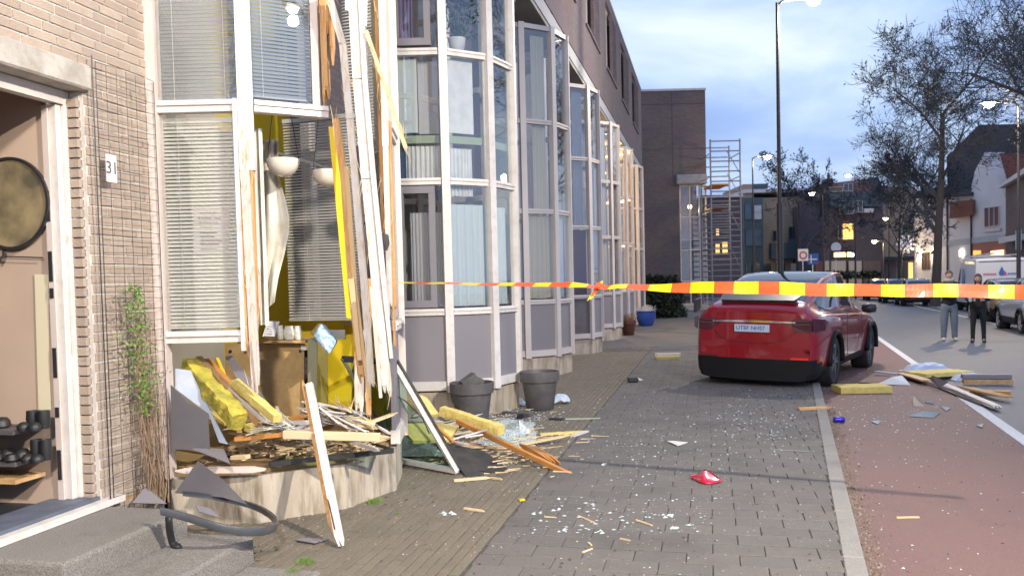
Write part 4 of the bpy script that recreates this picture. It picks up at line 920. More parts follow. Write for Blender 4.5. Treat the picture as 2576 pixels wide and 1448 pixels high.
# block on pavement further back
bl_ = build('foam_block', MB().bar(G(1648, 903) + V((0, 0, .09)), G(1712, 902) + V((0, 0, .09)), .12, .06), m_white, label='white and yellow layered block alone on the pavement left of the car', cat='block')
build('yellow_layer', MB().bar(G(1650, 904) + V((0, 0, .03)), G(1710, 903) + V((0, 0, .03)), .11, .058), m_foam, bl_)
build('dark_box', MB().bbox(G(1580, 962), (.17, 0, 0), (0, .12, 0), (0, 0, .08)), m_black, bevel=.02, label='small black plastic box on the pavement', cat='box')
lay((1598, 952), (1612, 957), .08, .02, m_white, 'white scrap beside the small black box', cat='scrap')
lay((2008, 1031), (2085, 1027), .07, .03, m_wood, 'pale broken lath lying across the kerb', splits=2)
# crumpled white thing beside pot
for (x_, y_, s_, lb) in ((1411, 1014, .12, 'crumpled pale blue plastic right of the empty flowerpot'), (1305, 1020, .09, 'pale blue scrap of plastic left of the empty flowerpot')):
    p = G(x_, y_); mb = MB(); vs = []; 
    for i in range(7):
        for j in range(7):
            q = p + V(((i - 3) / 3 * s_, (j - 3) / 3 * s_ * .7, 0)); r2 = max(0, 1 - ((i - 3) ** 2 + (j - 3) ** 2) / 12); q.z = .01 + r2 * s_ * .9 + rr(0, .03); vs.append(q)
    mb.add(vs, [(i * 7 + j, (i + 1) * 7 + j, (i + 1) * 7 + j + 1, i * 7 + j + 1) for i in range(6) for j in range(6)]); build('crumpled_plastic', mb, m_panelblue, label=lb, cat='plastic')

# ------------------------------------------------------------------ flowerpots
def pot(c, r_, h, mat, label, soil=False, rim=True):
    c = V(c); pr = [(r_ * .66, 0), (r_ * .70, .01), (r_ * .90, h * .74), (r_ * 1.0, h * .745), (r_ * 1.03, h * .97), (r_ * 1.02, h), (r_ * .94, h), (r_ * .9, h * .9), (r_ * .62, .04)] if rim else [(r_ * .62, 0), (r_ * .7, h * .1), (r_ * .95, h * .55), (r_ * .93, h * .9), (r_ * 1.02, h * .95), (r_ * 1.02, h), (r_ * .92, h), (r_ * .85, h * .85)]
    return build('flowerpot', MB().lathe(pr, c, 36), mat, smooth=40, label=label, cat='flowerpot')
pc = V((-.49, 9.78, 0)); p1_ = pot(pc, .255, .48, m_pot, 'dark grey flowerpot with broken pieces in it, beside the bay plinth')
build('pot_shard', MB().bar(pc + V((-.1, -.05, .44)), pc + V((.05, 0, .54)), .16, .12), m_pot, label='dark broken piece lying in the grey flowerpot', cat='fragment')
build('pot_shard', MB().bar(pc + V((.03, .02, .42)), pc + V((.08, .04, .53)), .09, .14), m_pot, label='smaller dark piece leaning on the other one in the grey flowerpot', cat='fragment')
g2 = G(1360, 1033); pc2 = V((g2.x, g2.y + .16, 0)); pot(pc2, .25, .49, m_pot, 'empty dark grey flowerpot standing free on the clinkers')

# ------------------------------------------------------------------ foreground: door, steps, hallway
st_ = fwall
def stp(name_, u0, u1, n0, n1, z1, label, mat=m_step, z0=-.05):
    mb = MB().box(u0, u1, -n1, -n0, z0, z1); return build(name_, mb, mat, frame=fwall, label=label, cat='step', bevel=.018, seg=2)
stp('upper_step', -1.62, -.62, .035, .585, .30, 'upper washed gravel step under the open door')
stp('lower_step', -1.9, -.60, .588, 1.01, .15, 'lower washed gravel step on the pavement')
stp('ground_slab', -1.2, -.72, 1.03, 1.5, .012, 'flat gravel slab at the foot of the steps')
thr = empty('threshold', B(-1.3, 0, .3), 'dark blue door threshold with white edge under the open door', 'threshold')
build('white_edge', MB().box(-1.9, -.50, -.06, .0, .305, .345), m_white, thr, frame=fwall)
build('sill_board', MB().box(-1.76, -.645, .005, .28, .31, .365), M('blue_grey_sill', (.13, .15, .20), .6, var=.5, vs=9), thr, frame=fwall)
dr = empty('door_frame', B(-.8, -.1, .35), 'white door frame of the open front door with a diagonal patch of light', 'door frame')
build('jamb', MB().box(-.70, -.657, .095, .16, .366, 2.83), m_white, dr, frame=fwall, bevel=.003)
build('inner_jamb', MB().box(-.745, -.703, .115, .215, .366, 2.745), m_white, dr, frame=fwall, bevel=.003)
build('jamb', MB().box(-1.76, -1.70, .095, .21, .366, 2.745), m_white, dr, frame=fwall)
build('head', MB().box(-1.76, -.703, .095, .16, 2.75, 2.83), m_white, dr, frame=fwall)
build('lock_strip', MB().box(-.760, -.748, .165, .205, .366, 2.74), m_pink, dr, frame=fwall)
for z in (2.14, 1.78, 1.62, 1.20, .90, .58): build('strike_plate', MB().box(-.766, -.761, .172, .198, z - (.09 if z not in (1.62, .90) else .03), z + (.09 if z not in (1.62, .9) else .03)), m_dk, dr, frame=fwall)
build('door_bell', MB().box(-.672, -.642, .06, .094, 2.06, 2.16), m_white, frame=fwall, bevel=.006, label='small white doorbell on the door frame beside the brick pier', cat='doorbell')
# hallway: its side wall faces the camera through the open door
m_hall = M('hall_plaster', (.56, .42, .33), .9, var=.35, vs=1.2); m_hallp = M('hall_cream_wallpaper', (.72, .64, .46), .9)
build('hallway_wall', MB().box(-3.6, -.68, 2.2, 2.25, .3, 3.1), m_hall, bld, frame=fwall)
build('hallway_wall', MB().box(-.74, -.70, .22, 2.2, .3, 3.1), m_hall, bld, frame=fwall)
build('hallway_wall', MB().box(-3.6, -3.5, .22, 2.2, .3, 3.1), m_hall, bld, frame=fwall)
build('hallway_ceiling', MB().box(-3.6, -.7, .2, 2.2, 2.95, 3.0), m_hall, bld, frame=fwall)
build('hallway_floor', MB().box(-3.6, -.7, .28, 2.2, .2, .33), M('dark_hall_floor', (.03, .03, .04), .5), bld, frame=fwall)
SP = B(-.745, 0); hn = -US
def HW(px, py, off=0.0): return onplane(px, py, SP + hn * off, hn)
build('wallpaper_strip', MB().prism([HW(88, 690), HW(122, 690), HW(128, 1030), HW(98, 1030)], hn * .004), m_hallp, bld)
mr = HW(30, 512, .01)
mo = build('round_mirror', MB().lathe([(.001, 0), (.262, 0), (.262, .012), (.001, .012)], mr, 40, axis=-US, close=False), M('mirror', (.70, .56, .32), .10, metal=.5, var=.9, vs=4.5, col2=(.20, .17, .13)), label='round wall mirror in the hallway behind the open doorway', cat='mirror')  # yellow and brown mottle painted in place of the reflected room
build('dark_rim', MB().lathe([(.262, 0), (.278, 0), (.278, .022), (.262, .022), (.262, 0)], mr, 44, axis=-US, close=False), m_black, mo)
cr_ = empty('coat_hook', HW(12, 645), 'small dark hook rail on the hallway wall below the mirror', 'hook')
a_ = HW(10, 645, .02); build('hook', MB().tube([a_ + V((0, 0, .03)), a_, a_ + hn * .04 + V((0, 0, -.02)), a_ + hn * .05 + V((0, 0, .02))], .011, 6), m_dk, cr_); build('rail', MB().tube([a_, HW(108, 648, .02)], .004, 4), m_dk, cr_)
m_boot = M('black_boot', (.02, .02, .022), .5)
sr = empty('shoe_rack', HW(60, 1230, .1), 'wooden shoe rack with black boots in the hallway', 'shoe rack')
ys_ = []
for py_, mt_ in ((1088, m_paneldark), (1168, m_paneldark), (1212, m_wood)):
    zz = HW(60, py_, .22).z; ys_.append(zz); build('shelf', MB().box(-.98, -.75, .30, 1.6, zz - .012, zz + .012), mt_, sr, frame=fwall)
build('side_board', MB().box(-.98, -.75, 1.6, 1.62, .33, ys_[0] + .02), m_wood, sr, frame=fwall)
def boot(px_, sh, h, r_, label, flat=False):
    p = HW(px_, 1090, .13); p.z = ys_[sh] + .012; mb = MB(); fwd = -hn * 0 + hn
    if flat:
        mb.lathe([(.03, 0), (.05, .01), (.045, .04), (.03, .06), (.002, .065)], p, 12); mb.lathe([(.03, 0), (.042, .015), (.03, .045), (.002, .05)], p + hn * .08, 12)
    else:
        mb.lathe([(r_ * .85, 0), (r_ * .9, .03), (r_, h * .5), (r_ * .92, h), (r_ * .82, h), (r_ * .78, h * .9)], p, 14); mb.lathe([(.034, 0), (.038, .025), (.02, .045), (.002, .05)], p + hn * .07, 10)
    return build('boot', mb, m_boot, smooth=50, label=label, cat='shoes')
boot(84, 0, .105, .036, 'tall black boot on the top shelf, left of the pair'); boot(112, 0, .105, .036, 'tall black boot on the top shelf beside the door jamb'); boot(6, 0, .08, .04, 'low black shoe at the left end of the top shelf', True)
boot(90, 1, .12, .034, 'black boot on the middle shelf, left of the pair'); boot(114, 1, .12, .034, 'black boot on the middle shelf beside the door jamb'); boot(18, 1, .08, .04, 'patterned dark slipper at the left of the middle shelf', True); boot(54, 1, .08, .04, 'dark slipper beside the boots on the middle shelf', True)

# house number, paper note
pn = onplane(279, 424, B(0, .07), NS); nm = build('house_number_plate', MB().bbox(pn - US * .045 - V((0, 0, .085)), US * .09, NS * .006, (0, 0, .17)), m_paper, label='white house number plate 31 on the brick pier', cat='number plate')
text('number', '31', .11, m_ink, face_mat(pn + NS * .008, NS), nm)
pp = Q(532, 580, 5.80); pa = build('paper_note', MB().prism([Q(487, 519, 5.805), Q(577, 521, 5.805), Q(577, 640, 5.805), Q(486, 638, 5.805)], (0, .002, 0)), M('note_paper', (.56, .52, .52), .85), label='handwritten white paper note stuck inside the lower left window', cat='note')
for i, (yy, x0, x1) in enumerate(((535, 503, 545), (549, 498, 505), (549, 508, 533), (549, 540, 556), (560, 500, 548), (571, 503, 535), (585, 503, 545), (595, 505, 540), (605, 505, 556), (614, 505, 550), (627, 507, 545))):
    mb = MB(); x_ = x0
    while x_ < x1:
        mb.bar(Q(x_, yy + rr(-2.2, -1), 5.803), Q(x_ + rr(0, 2), yy + rr(1.5, 2.5), 5.803), .004, .001, up=UPY); mb.bar(Q(x_, yy + rr(-1, 1), 5.803), Q(x_ + 2.5, yy + rr(-1, 1), 5.803), .003, .001, up=UPY); x_ += 3.6
    build('handwriting_line', mb, m_ink, pa)

# trellis with climber
tr_ = empty('wire_trellis', B(-.35, .07, .3), 'dark wire trellis fixed to the brick pier beside the door', 'trellis')
def T_(u, z, n=.055): return B(u, n, z)
u0, u1 = -.60, -.05
for i in range(7):
    u = u0 + (u1 - u0) * i / 6; build('wire', MB().tube([T_(u, .05), T_(u, 3.02)], .003 if i in (0, 6) else .0018, 5), m_dk, tr_)
build('wire', MB().tube([T_(u0 - .03, .05), T_(u0 - .03, 3.05)], .0045, 5), m_dk, tr_)
for i in range(40):
    z = .2 + i * .0723; build('wire', MB().tube([T_(u0, z + rr(-.006, .006)), T_((u0 + u1) / 2, z + rr(-.01, .01), .06), T_(u1, z + rr(-.006, .006))], .0019, 5), m_dk, tr_)
cp_ = build('climbing_plant', MB().tube([G(385, 1262, .02), G(380, 1200, .2)], .006, 5), m_stem, label='scraggy climbing plant with fresh green leaves on the trellis', cat='plant')
mb = MB()
for i in range(48):
    x_ = rr(372, 425); x2 = x_ + rr(-55, 12); top = rr(900, 1120); pts = []
    for j in range(6):
        t = j / 5; px_ = x_ + (x2 - x_) * t + rr(-7, 7); py_ = 1262 + (top - 1262) * t; uu = .12 - .02 * t
        q = onplane(px_, py_, B(0, rr(.08, .16)), NS) if px_ < 392 else Q(px_, py_, 5.55 - .1 * R()); q.z = max(q.z, 0); pts.append(q)
    mb.tube(pts, [.0035, .003, .003, .0025, .002, .0015], 4)
build('stems', mb, m_stem, cp_)
mb = MB()
for i in range(30):
    x_ = rr(330, 380); pts = [onplane(x_ + 20 * (1 - j / 4) + rr(-5, 5), 1080 - (1080 - rr(720, 950)) * j / 4, B(0, .09), NS) for j in range(5)]; mb.tube(pts, .0018, 4)
build('upper_stems', mb, m_stem, cp_)
mb = MB(); mb2 = MB()
for i in range(1050):
    t = R(); py_ = 715 + 330 * t; px_ = 338 + 22 * t + random.gauss(0, 9 + 10 * sin(pi * t)) + (12 if t > .6 else 0); 
    if R() < .1: px_ += rr(-50, 20)
    c = onplane(px_, py_, B(0, rr(.06, .16)), NS); d = V((rr(-1, 1), rr(-1, 1), rr(-1, 1))).normalized() * rr(.007, .018); s_ = d.cross(V((rr(-1, 1), rr(-1, 1), 1))).normalized() * .007
    (mb if R() < .8 else mb2).add([c - d, c + s_, c + d, c - s_], [(0, 1, 2, 3)])
build('leaves', mb, m_green, cp_); build('dry_leaves', mb2, m_stem, cp_)
# grass tufts
m_grass = M('grass_blades', (.16, .27, .05), .8, rnd=.6, col2=(.08, .14, .03))
for (x_, y_, n_b, s_) in ((943, 1264, 160, .05), (770, 1415, 140, .045), (738, 1442, 120, .04), (1000, 1290, 30, .02), (610, 1395, 25, .03), (760, 1330, 20, .02)):
    p = G(x_, y_); mb = MB()
    for _ in range(n_b):
        a = p + V((random.gauss(0, s_ * .6), random.gauss(0, s_ * .4), 0)); d = V((rr(-.5, .5), rr(-.5, .5), 1)) * rr(.3, 1) * s_; mb.add([a - V((.002, 0, 0)), a + V((.002, 0, 0)), a + d], [(0, 1, 2)])
    build('grass', mb, m_grass, kind='stuff')
# car trim hoop on the steps
def zt(px, py, z): return G(px, py, z)
path = [zt(405, 1284, .40), zt(470, 1300, .36), zt(540, 1322, .31), zt(600, 1334, .27), zt(655, 1336, .23), zt(688, 1326, .20), zt(692, 1308, .20), zt(670, 1288, .20), zt(630, 1270, .22), zt(570, 1256, .26), zt(510, 1246, .30), zt(460, 1240, .32)]
def crom(P, n=6):
    out = []
    for i in range(len(P) - 1):
        p0, p1, p2, p3 = P[max(i - 1, 0)], P[i], P[i + 1], P[min(i + 2, len(P) - 1)]
        for j in range(n):
            t = j / n; out.append(.5 * ((2 * p1) + (p2 - p0) * t + (2 * p0 - 5 * p1 + 4 * p2 - p3) * t * t + (3 * p1 - p0 - 3 * p2 + p3) * t ** 3))
    return out + [P[-1]]
pp_ = crom(path, 6); mb = MB(); ln = len(pp_)
vs = []; fs = []
for i, p in enumerate(pp_):
    d = (pp_[min(i + 1, ln - 1)] - pp_[max(i - 1, 0)]).normalized(); s_ = d.cross(V((0, 0, 1))).normalized(); w_ = .03 * (1 - .45 * abs(i / ln - .3) ** 1)
    for a_, b_ in ((-w_ * .35, -w_ * .75), (w_ * .35, -w_ * .8), (w_ * .6, 0), (w_ * .3, w_ * .8), (-w_ * .35, w_ * .75), (-w_ * .15, 0)): vs.append(p + s_ * a_ + V((0, 0, b_)))
for i in range(ln - 1):
    for k in range(6): fs.append((i * 6 + k, i * 6 + (k + 1) % 6, (i + 1) * 6 + (k + 1) % 6, (i + 1) * 6 + k))
fs += [tuple(range(6))[::-1], tuple((ln - 1) * 6 + k for k in range(6))]
build('wheel_arch_trim', mb.add(vs, fs), M('dark_grey_trim', (.065, .07, .08), .38, var=.3, vs=10, coat=.3), smooth=50, label='curved dark wheel arch trim from the car draped over the steps', cat='car part')
P3 = [zt(424, 1300, .34), zt(428, 1340, .24), zt(436, 1368, .17), zt(455, 1375, .16)]
build('trim_bracket', MB().tube(crom(P3, 3), [.02] * 9 + [.008], 6), m_black, smooth=True, label='black bracket dangling from the curved trim onto the lower step', cat='car part')
plate('shattered_sheet', [(498, 1158, 5.5), (440, 1238, 5.45), (560, 1250, 5.3), (622, 1268, 5.25), (560, 1205, 5.4)], 5.4, m_paneldark, 'pointed dark grey panel leaning against the left of the plinth', 'panel', .008)
plate('shattered_sheet', [(365, 1224, 5.35), (332, 1264, 5.3), (420, 1266, 5.25)], 5.3, m_panel, 'small pale triangular panel behind the upper step', 'panel', .008)
plate('shattered_sheet', [(492, 1268, 5.3), (530, 1278, 5.25), (556, 1302, 5.15), (500, 1285, 5.2)], 5.2, m_panel, 'small grey wedge panel between step and plinth', 'panel', .006)
plate('shattered_sheet', [(742, 1358, 5.3), (770, 1354, 5.35), (828, 1356, 5.3), (790, 1366, 5.22)], 5.3, m_panel, 'flat grey sliver on the clinkers under the tall plank', 'panel', .006)
sc_ = scatter('dark_crumbs', 160, lambda: B(rr(-.75, -.3), rr(.3, 1.05)) + V((0, 0, .0)), m_crumb, .006, .02)
# ------------------------------------------------------------------ street lamps
m_lampon = M('lit_lamp_lens', (1, .9, .7), .4, emit=40, ecol=(1, .82, .55))
def street_lamp(x, y, h, head, label, power, col=(1, .86, .68), z=0, group=None, light=True, thick=1.0, aim=None, cone=80, lens=1.0, soft=1.0):
    e_ = empty('street_lamp', (x, y, z), label, 'street lamp', group)
    head = V(head)
    build('pole', MB().tube([(x, y, z), (x, y, z + h * .42)], .075 * thick, 12).tube([(x, y, z + h * .42), (x, y, z + h * .42 + .02)], .08 * thick, 12).tube([(x, y, z + h * .42), (x, y, z + h)], [.05 * thick, .035 * thick], 10), m_dk, e_, smooth=40)
    d = V((head.x - x, head.y - y, 0)); ln = d.length; d.normalize(); s_ = V((-d.y, d.x, 0)); top = V((x, y, z + h))
    build('arm', MB().tube([top - V((0, 0, .06)), top + d * .12 + V((0, 0, .03)), top + d * (ln * .6) + V((0, 0, .06))], .028 * thick, 8), m_dk, e_, smooth=True)
    hp = top + d * ln + V((0, 0, .05))
    hb = MB(); prof = [(-.36, .05, .03), (-.15, .11, .06), (.15, .13, .07), (.36, .08, .03)]
    for i in range(3):
        a_, b_ = prof[i], prof[i + 1]
        pa, pb = hp + d * a_[0], hp + d * b_[0]
        hb.hexa([pa - s_ * a_[1], pb - s_ * b_[1], pb + s_ * b_[1], pa + s_ * a_[1], pa - s_ * a_[1] * .7 + V((0, 0, a_[2] + .03)), pb - s_ * b_[1] * .7 + V((0, 0, b_[2] + .03)), pb + s_ * b_[1] * .7 + V((0, 0, b_[2] + .03)), pa + s_ * a_[1] * .7 + V((0, 0, a_[2] + .03))])
    build('lamp_head', hb, m_dk, e_)
    build('lens', MB().lathe([(.03 * lens, -.10 * lens), (.08 * lens, -.07 * lens), (.115 * lens, 0)], hp + d * .05 + V((0, 0, -.003)), 14), m_lampon, e_, smooth=True)  # lens factor oversizes it to stand in for the glow
    if light:
        lo_ = lamp('lamp_light', hp + V((0, 0, -.13 - .1 * lens)) + d * .05, power, col, .09 * soft, 'SPOT' if aim else 'POINT')
        if aim:   # cone aimed at one target to keep the light off the rest
            ld = lo_.data; ld.spot_size = radians(cone); ld.spot_blend = .75; lo_.rotation_euler = (V(aim) - lo_.location).to_track_quat('-Z', 'Y').to_euler()
    return e_
# ------------------------------------------------------------------ end building across the side street
def hz(px): return HC + (1288 - px) * .0244
TY = 46.0
def X(px, Y): return Q(px, 700, Y).x
def Z(px, py, Y): return Q(px, py, Y).z
def fbox(mb, px0, px1, py0, py1, Y, dep=.3, z0=None):
    x0, x1 = X(px0, Y), X(px1, Y); pc = (px0 + px1) / 2; a, b_ = Z(pc, py1, Y) if z0 is None else z0, Z(pc, py0, Y)
    return mb.box(x0, x1, Y, Y + dep, a, b_)
tw = empty('corner_building', (X(1690, TY), TY + 4, 0), 'dark brick corner block with a tall white framed window under a concrete canopy', 'building')
fT = Matrix.Translation(V((X(1600, TY), TY, 0)))
def loc(mb): mb.v = [fT.inverted() @ v for v in mb.v]; return mb
mb = MB(); fbox(mb, 1540, 1711, 229, 781, TY, 9, -.1); fbox(mb, 1711, 1781, 229, 438, TY, 9); x1_ = X(1781, TY); mb.box(X(1711, TY), x1_, TY + 2.5, TY + 9, -.1, Z(1745, 438, TY) - .01); build('brick_wall', loc(mb), m_brickfar, tw, frame=fT)
mb = MB(); fbox(mb, 1535, 1783, 224, 229, TY - .05, 9.1); build('roof_edge', mb, m_concblue, tw)
mb = MB(); fbox(mb, 1707, 1783, 438, 462, TY - .25, 1.2); build('canopy', mb, m_canopy, tw, bevel=.03)
for (a, b_, c_, d_) in ((1612, 1781, 261, 262.5), (1612, 1781, 374, 375.5), (1697, 1698, 229, 470)):
    mb = MB(); fbox(mb, a, b_, c_, d_, TY - .012, .02); build('movement_joint', mb, m_black, tw)
wf = MB()
for px_ in (1714, 1738, 1763, 1779): fbox(wf, px_ - 1.5, px_ + 1.5, 464, 766, TY + .25, .12)
for py_ in (466, 545, 628, 706, 764): fbox(wf, 1714, 1779, py_ - 1.5, py_ + 1.5, TY + .26, .1)
wfo = build('window_frame', wf, m_whitefar, tw)
for (a, b_) in ((1715.6, 1736.4), (1739.6, 1761.4), (1764.6, 1777.4)):
    for (c_, d_) in ((468, 543), (547, 626), (630, 704), (708, 762)):
        mb = MB(); fbox(mb, a, b_, c_, d_, TY + .3, .02); build('pane', mb, m_glass, wfo)
mb = MB(); fbox(mb, 1711, 1781, 766, 790, TY + .1, 1.0); build('plinth', mb, m_conc, tw)
mb = MB(); fbox(mb, 1711, 1781, 600, 604, TY + .4, 2.0); build('inner_floor', mb, m_inwall, tw)
c_ = Q(1735, 520, TY + 1.2); bulb(c_, .12, 'glowing round lamps behind the top panes of the corner building window', 60, (1, .75, .45), .5)

# scaffold tower
sy = 44.0; sc = empty('scaffold_tower', (X(1826, sy), sy, 0), 'tall narrow aluminium scaffold tower beside the corner building', 'scaffold')
zt_ = Z(1826, 350, sy); xa, xb = X(1787, sy) + .1, X(1866, sy)
for x_ in (xa, xb):
    for y_ in (sy, sy + 2.2): build('upright', MB().tube([(x_, y_, 0), (x_, y_, zt_)], .045, 6), m_scaf, sc)
i = 0; z_ = .3
while z_ < zt_:
    for y_ in (sy, sy + 2.2): build('rung', MB().tube([(xa, y_, z_), (xb, y_, z_)], .034, 5), m_scaf, sc)
    z_ += .3 if z_ < 5.6 else .52; i += 1
for z_ in (1.2, 3.2, 5.2, 7.0, 8.2):
    for x_ in (xa, xb): build('side_brace', MB().tube([(x_, sy, z_), (x_, sy + 2.2, z_)], .025, 5), m_scaf, sc)
    build('diagonal_brace', MB().tube([(xb - .05, sy, z_ - 1), (xb - .1, sy + 2.2, z_ + .4)], .022, 5), m_scaf, sc)
for z_ in (5.35, 6.55): build('platform', MB().box(xa + .1, xb - .6, sy + .1, sy + 2.1, z_, z_ + .08), m_woodor, sc)
for y_ in (sy - .05, ): build('wheel_bar', MB().tube([(xa - .2, y_, .1), (xb + .2, y_, .1)], .05, 6), m_scaf, sc)

# ------------------------------------------------------------------ far street end
m_teal = M('teal_cladding', (.06, .10, .12), .5, var=.3, vs=1); m_winlit = M('lit_window', (1, .65, .2), .5, emit=1.6, ecol=(1, .55, .12)); m_windark = M('dark_window', (.03, .04, .05), .1)
m_winblue = M('sky_lit_window', (.10, .14, .18), .08); m_rooft = M('red_roof_tiles', (.20, .075, .06), .8, var=.5, vs=6, rnd=.3); m_roofd = M('dark_roof_tiles', (.045, .05, .065), .8, var=.5, vs=5)
m_plaster = M('white_plaster', (.62, .60, .62), .85, var=.4, vs=.8, col2=(.5, .49, .52)); m_beige = M('beige_garage_door', (.50, .45, .38), .7)
def fb(Y, name_, label, walls, group=None):
    xs = [w_[0] for w_ in walls] + [w_[1] for w_ in walls]; e_ = empty(name_, (X(sum(xs) / len(xs), Y), Y, 0), label, 'building', group)
    for w_ in walls:
        px0, px1, py0, py1, mt_ = w_[:5]; dep = w_[5] if len(w_) > 5 else 6; off = w_[6] if len(w_) > 6 else 0
        mb = MB(); fbox(mb, px0, px1, py0, py1, Y + off, dep, None if py1 < 690 else -.2); f_ = Matrix.Translation(V((X(px0, Y), Y, 0))); mb.v = [f_.inverted() @ v for v in mb.v]; build(w_[7] if len(w_) > 7 else 'wall', mb, mt_, e_, frame=f_)
    return e_
def fwin(e_, Y, px0, px1, py0, py1, mt_, nx=2, ny=1, frame=None):
    fr_ = MB(); fm = frame or m_whitefar; t = .8
    fbox(fr_, px0, px1, py0, py0 + t, Y - .06, .1); fbox(fr_, px0, px1, py1 - t, py1, Y - .06, .1)
    for i in range(nx + 1): xx = px0 + (px1 - px0 - t) * i / nx; fbox(fr_, xx, xx + t, py0, py1, Y - .07, .1)
    for j in range(1, ny): yy = py0 + (py1 - py0) * j / ny; fbox(fr_, px0, px1, yy, yy + t * .8, Y - .065, .1)
    w_ = build('window', fr_, fm, e_); mb = MB(); fbox(mb, px0 + t, px1 - t, py0 + t, py1 - t, Y - .03, .04); build('pane', mb, mt_, w_); return w_
Y1 = 82
e1 = fb(Y1, 'modern_block', 'flat roofed tan and teal block at the far end of the street', [(1873, 2075, 496, 700, m_bricktan, 10), (1874, 2070, 474, 483, m_plaster, 9, -.4, 'roof_band'), (1873, 1897, 463, 500, m_bricktan, 8, -.2), (1900, 1935, 462, 474, m_teal, 3, .5, 'roof_unit'), (1873, 1921, 497, 700, m_teal, 1, -.5, 'cladding'), (1942, 2050, 610, 650, m_teal, 1, -.8, 'balcony_front'), (2050, 2070, 500, 660, m_bricktan, 1, -.6)])
for (a, b_, c_, d_, mt_, nx, ny) in ((1876, 1893, 512, 552, m_winblue, 1, 1), (1899, 1919, 515, 552, m_plaster, 1, 2), (1877, 1919, 575, 618, m_winblue, 2, 2), (2031, 2043, 519, 538, m_winlit, 2, 2), (1986, 2006, 570, 602, m_windark, 2, 1), (2010, 2048, 570, 602, m_winblue, 3, 1), (1946, 1956, 580, 606, m_windark, 1, 1), (1985, 2000, 600, 609, m_winblue, 1, 1)): fwin(e1, Y1 - .55, a, b_, c_, d_, mt_, nx, ny, m_teal)
for (a, b_) in ((1878, 1890), (1897, 1912), (1925, 1940), (1960, 1975), (1990, 2006), (2012, 2040)):
    mb = MB(); fbox(mb, a, b_, 662, 700, Y1 - .9, .1, -.1); build('garage_door', mb, m_beige if a in (1990, 2012) else m_windark, e1)
Y2 = 74
e2 = fb(Y2, 'tiled_roof_house', 'dark brick house with red tiled roof and chimney behind the street lamps', [(2072, 2222, 500, 700, m_brickfar, 9), (2088, 2222, 484, 520, m_teal, 8, -.4, 'cladding'), (2072, 2092, 462, 500, m_brickred, 6), (2176, 2200, 524, 534, m_plaster, 1, -.6, 'ledge')])
p = [Q(2092, 484, Y2), Q(2206, 484, Y2), Q(2206, 446, Y2 + 3), Q(2096, 460, Y2 + 3)]; build('roof', MB().prism(p, (0, 4, .0)), m_rooft, e2)
ch = MB(); fbox(ch, 2082, 2098, 448, 486, Y2 + 1, 1.2); fbox(ch, 2087, 2090, 436, 449, Y2 + 1.3, .3); build('chimney', ch, m_brickred, e2)
gp_ = [Q(2200, 484, Y2 - .1), Q(2226, 484, Y2 - .1), Q(2209, 443, Y2 + .3)]; build('gable', MB().prism(gp_, (0, 6, 0)), m_roofd, e2)
for (a, b_, c_, d_, mt_, nx, ny) in ((2114, 2148, 504, 538, m_winblue, 3, 1), (2150, 2172, 504, 534, m_winblue, 2, 1), (2121, 2148, 562, 602, m_winlit, 2, 2), (2110, 2120, 565, 600, m_windark, 1, 1), (2125, 2148, 461, 480, m_winblue, 2, 1), (2090, 2122, 470, 482, m_brickred, 1, 1)): fwin(e2, Y2 - .45, a, b_, c_, d_, mt_, nx, ny)
for (a, b_, mt_) in ((2076, 2090, m_beige), (2092, 2128, m_beige), (2136, 2150, m_beige), (2154, 2168, m_beige), (2172, 2215, m_brickred), (2052, 2074, m_rooft)):
    mb = MB(); fbox(mb, a, b_, 656, 700, Y2 - .5, .1, -.1); build('shop_front', mb, mt_, e2)
Y3 = 78
e3 = fb(Y3, 'tan_gable_block', 'tan plastered side wall lit orange at its foot behind the snowflake light', [(2218, 2304, 468, 700, m_bricktan, 8), (2218, 2304, 645, 655, m_roofd, 1, -.8, 'canopy'), (2218, 2304, 466, 470, m_plaster, 8, -.1, 'roof_edge')])
for (a, b_, mt_) in ((2222, 2255, m_brickred), (2272, 2284, m_windark), (2287, 2296, m_winlit), (2297, 2303, m_plaster)):
    mb = MB(); fbox(mb, a, b_, 660, 700, Y3 - .3, .1, -.1); build('shop_front', mb, mt_, e3)
Y4 = 72
e4 = fb(Y4, 'violet_house', 'reddish brick house seen through the scaffold tower', [(1760, 1872, 495, 700, m_brickfar, 8), (1760, 1872, 490, 496, m_plaster, 8, -.2, 'roof_edge')])
for (a, b_, c_, d_) in ((1803, 1811, 575, 592), (1818, 1832, 608, 640), (1801, 1812, 612, 640)): fwin(e4, Y4, a, b_, c_, d_, m_winlit, 2, 4)
hd = MB()
for _ in range(900):
    q = Q(rr(2075, 2215), rr(682, 700), 70 + rr(-1, 1)); d = V((rr(-1, 1), rr(-1, 1), rr(-1, 1))).normalized() * .2; s_ = d.cross(V((0, 0, 1))) * .6; hd.add([q - d, q + s_, q + d, q - s_], [(0, 1, 2, 3)])
build('hedge', hd, m_ever, label='low dark hedge below the lit sign across the street', cat='hedge')
# hill of street beyond: long low terrace closing the horizon
e6 = fb(120, 'far_terrace', 'low dark far terrace closing the street behind everything', [(1780, 2330, 640, 702, m_brickfar, 8)])

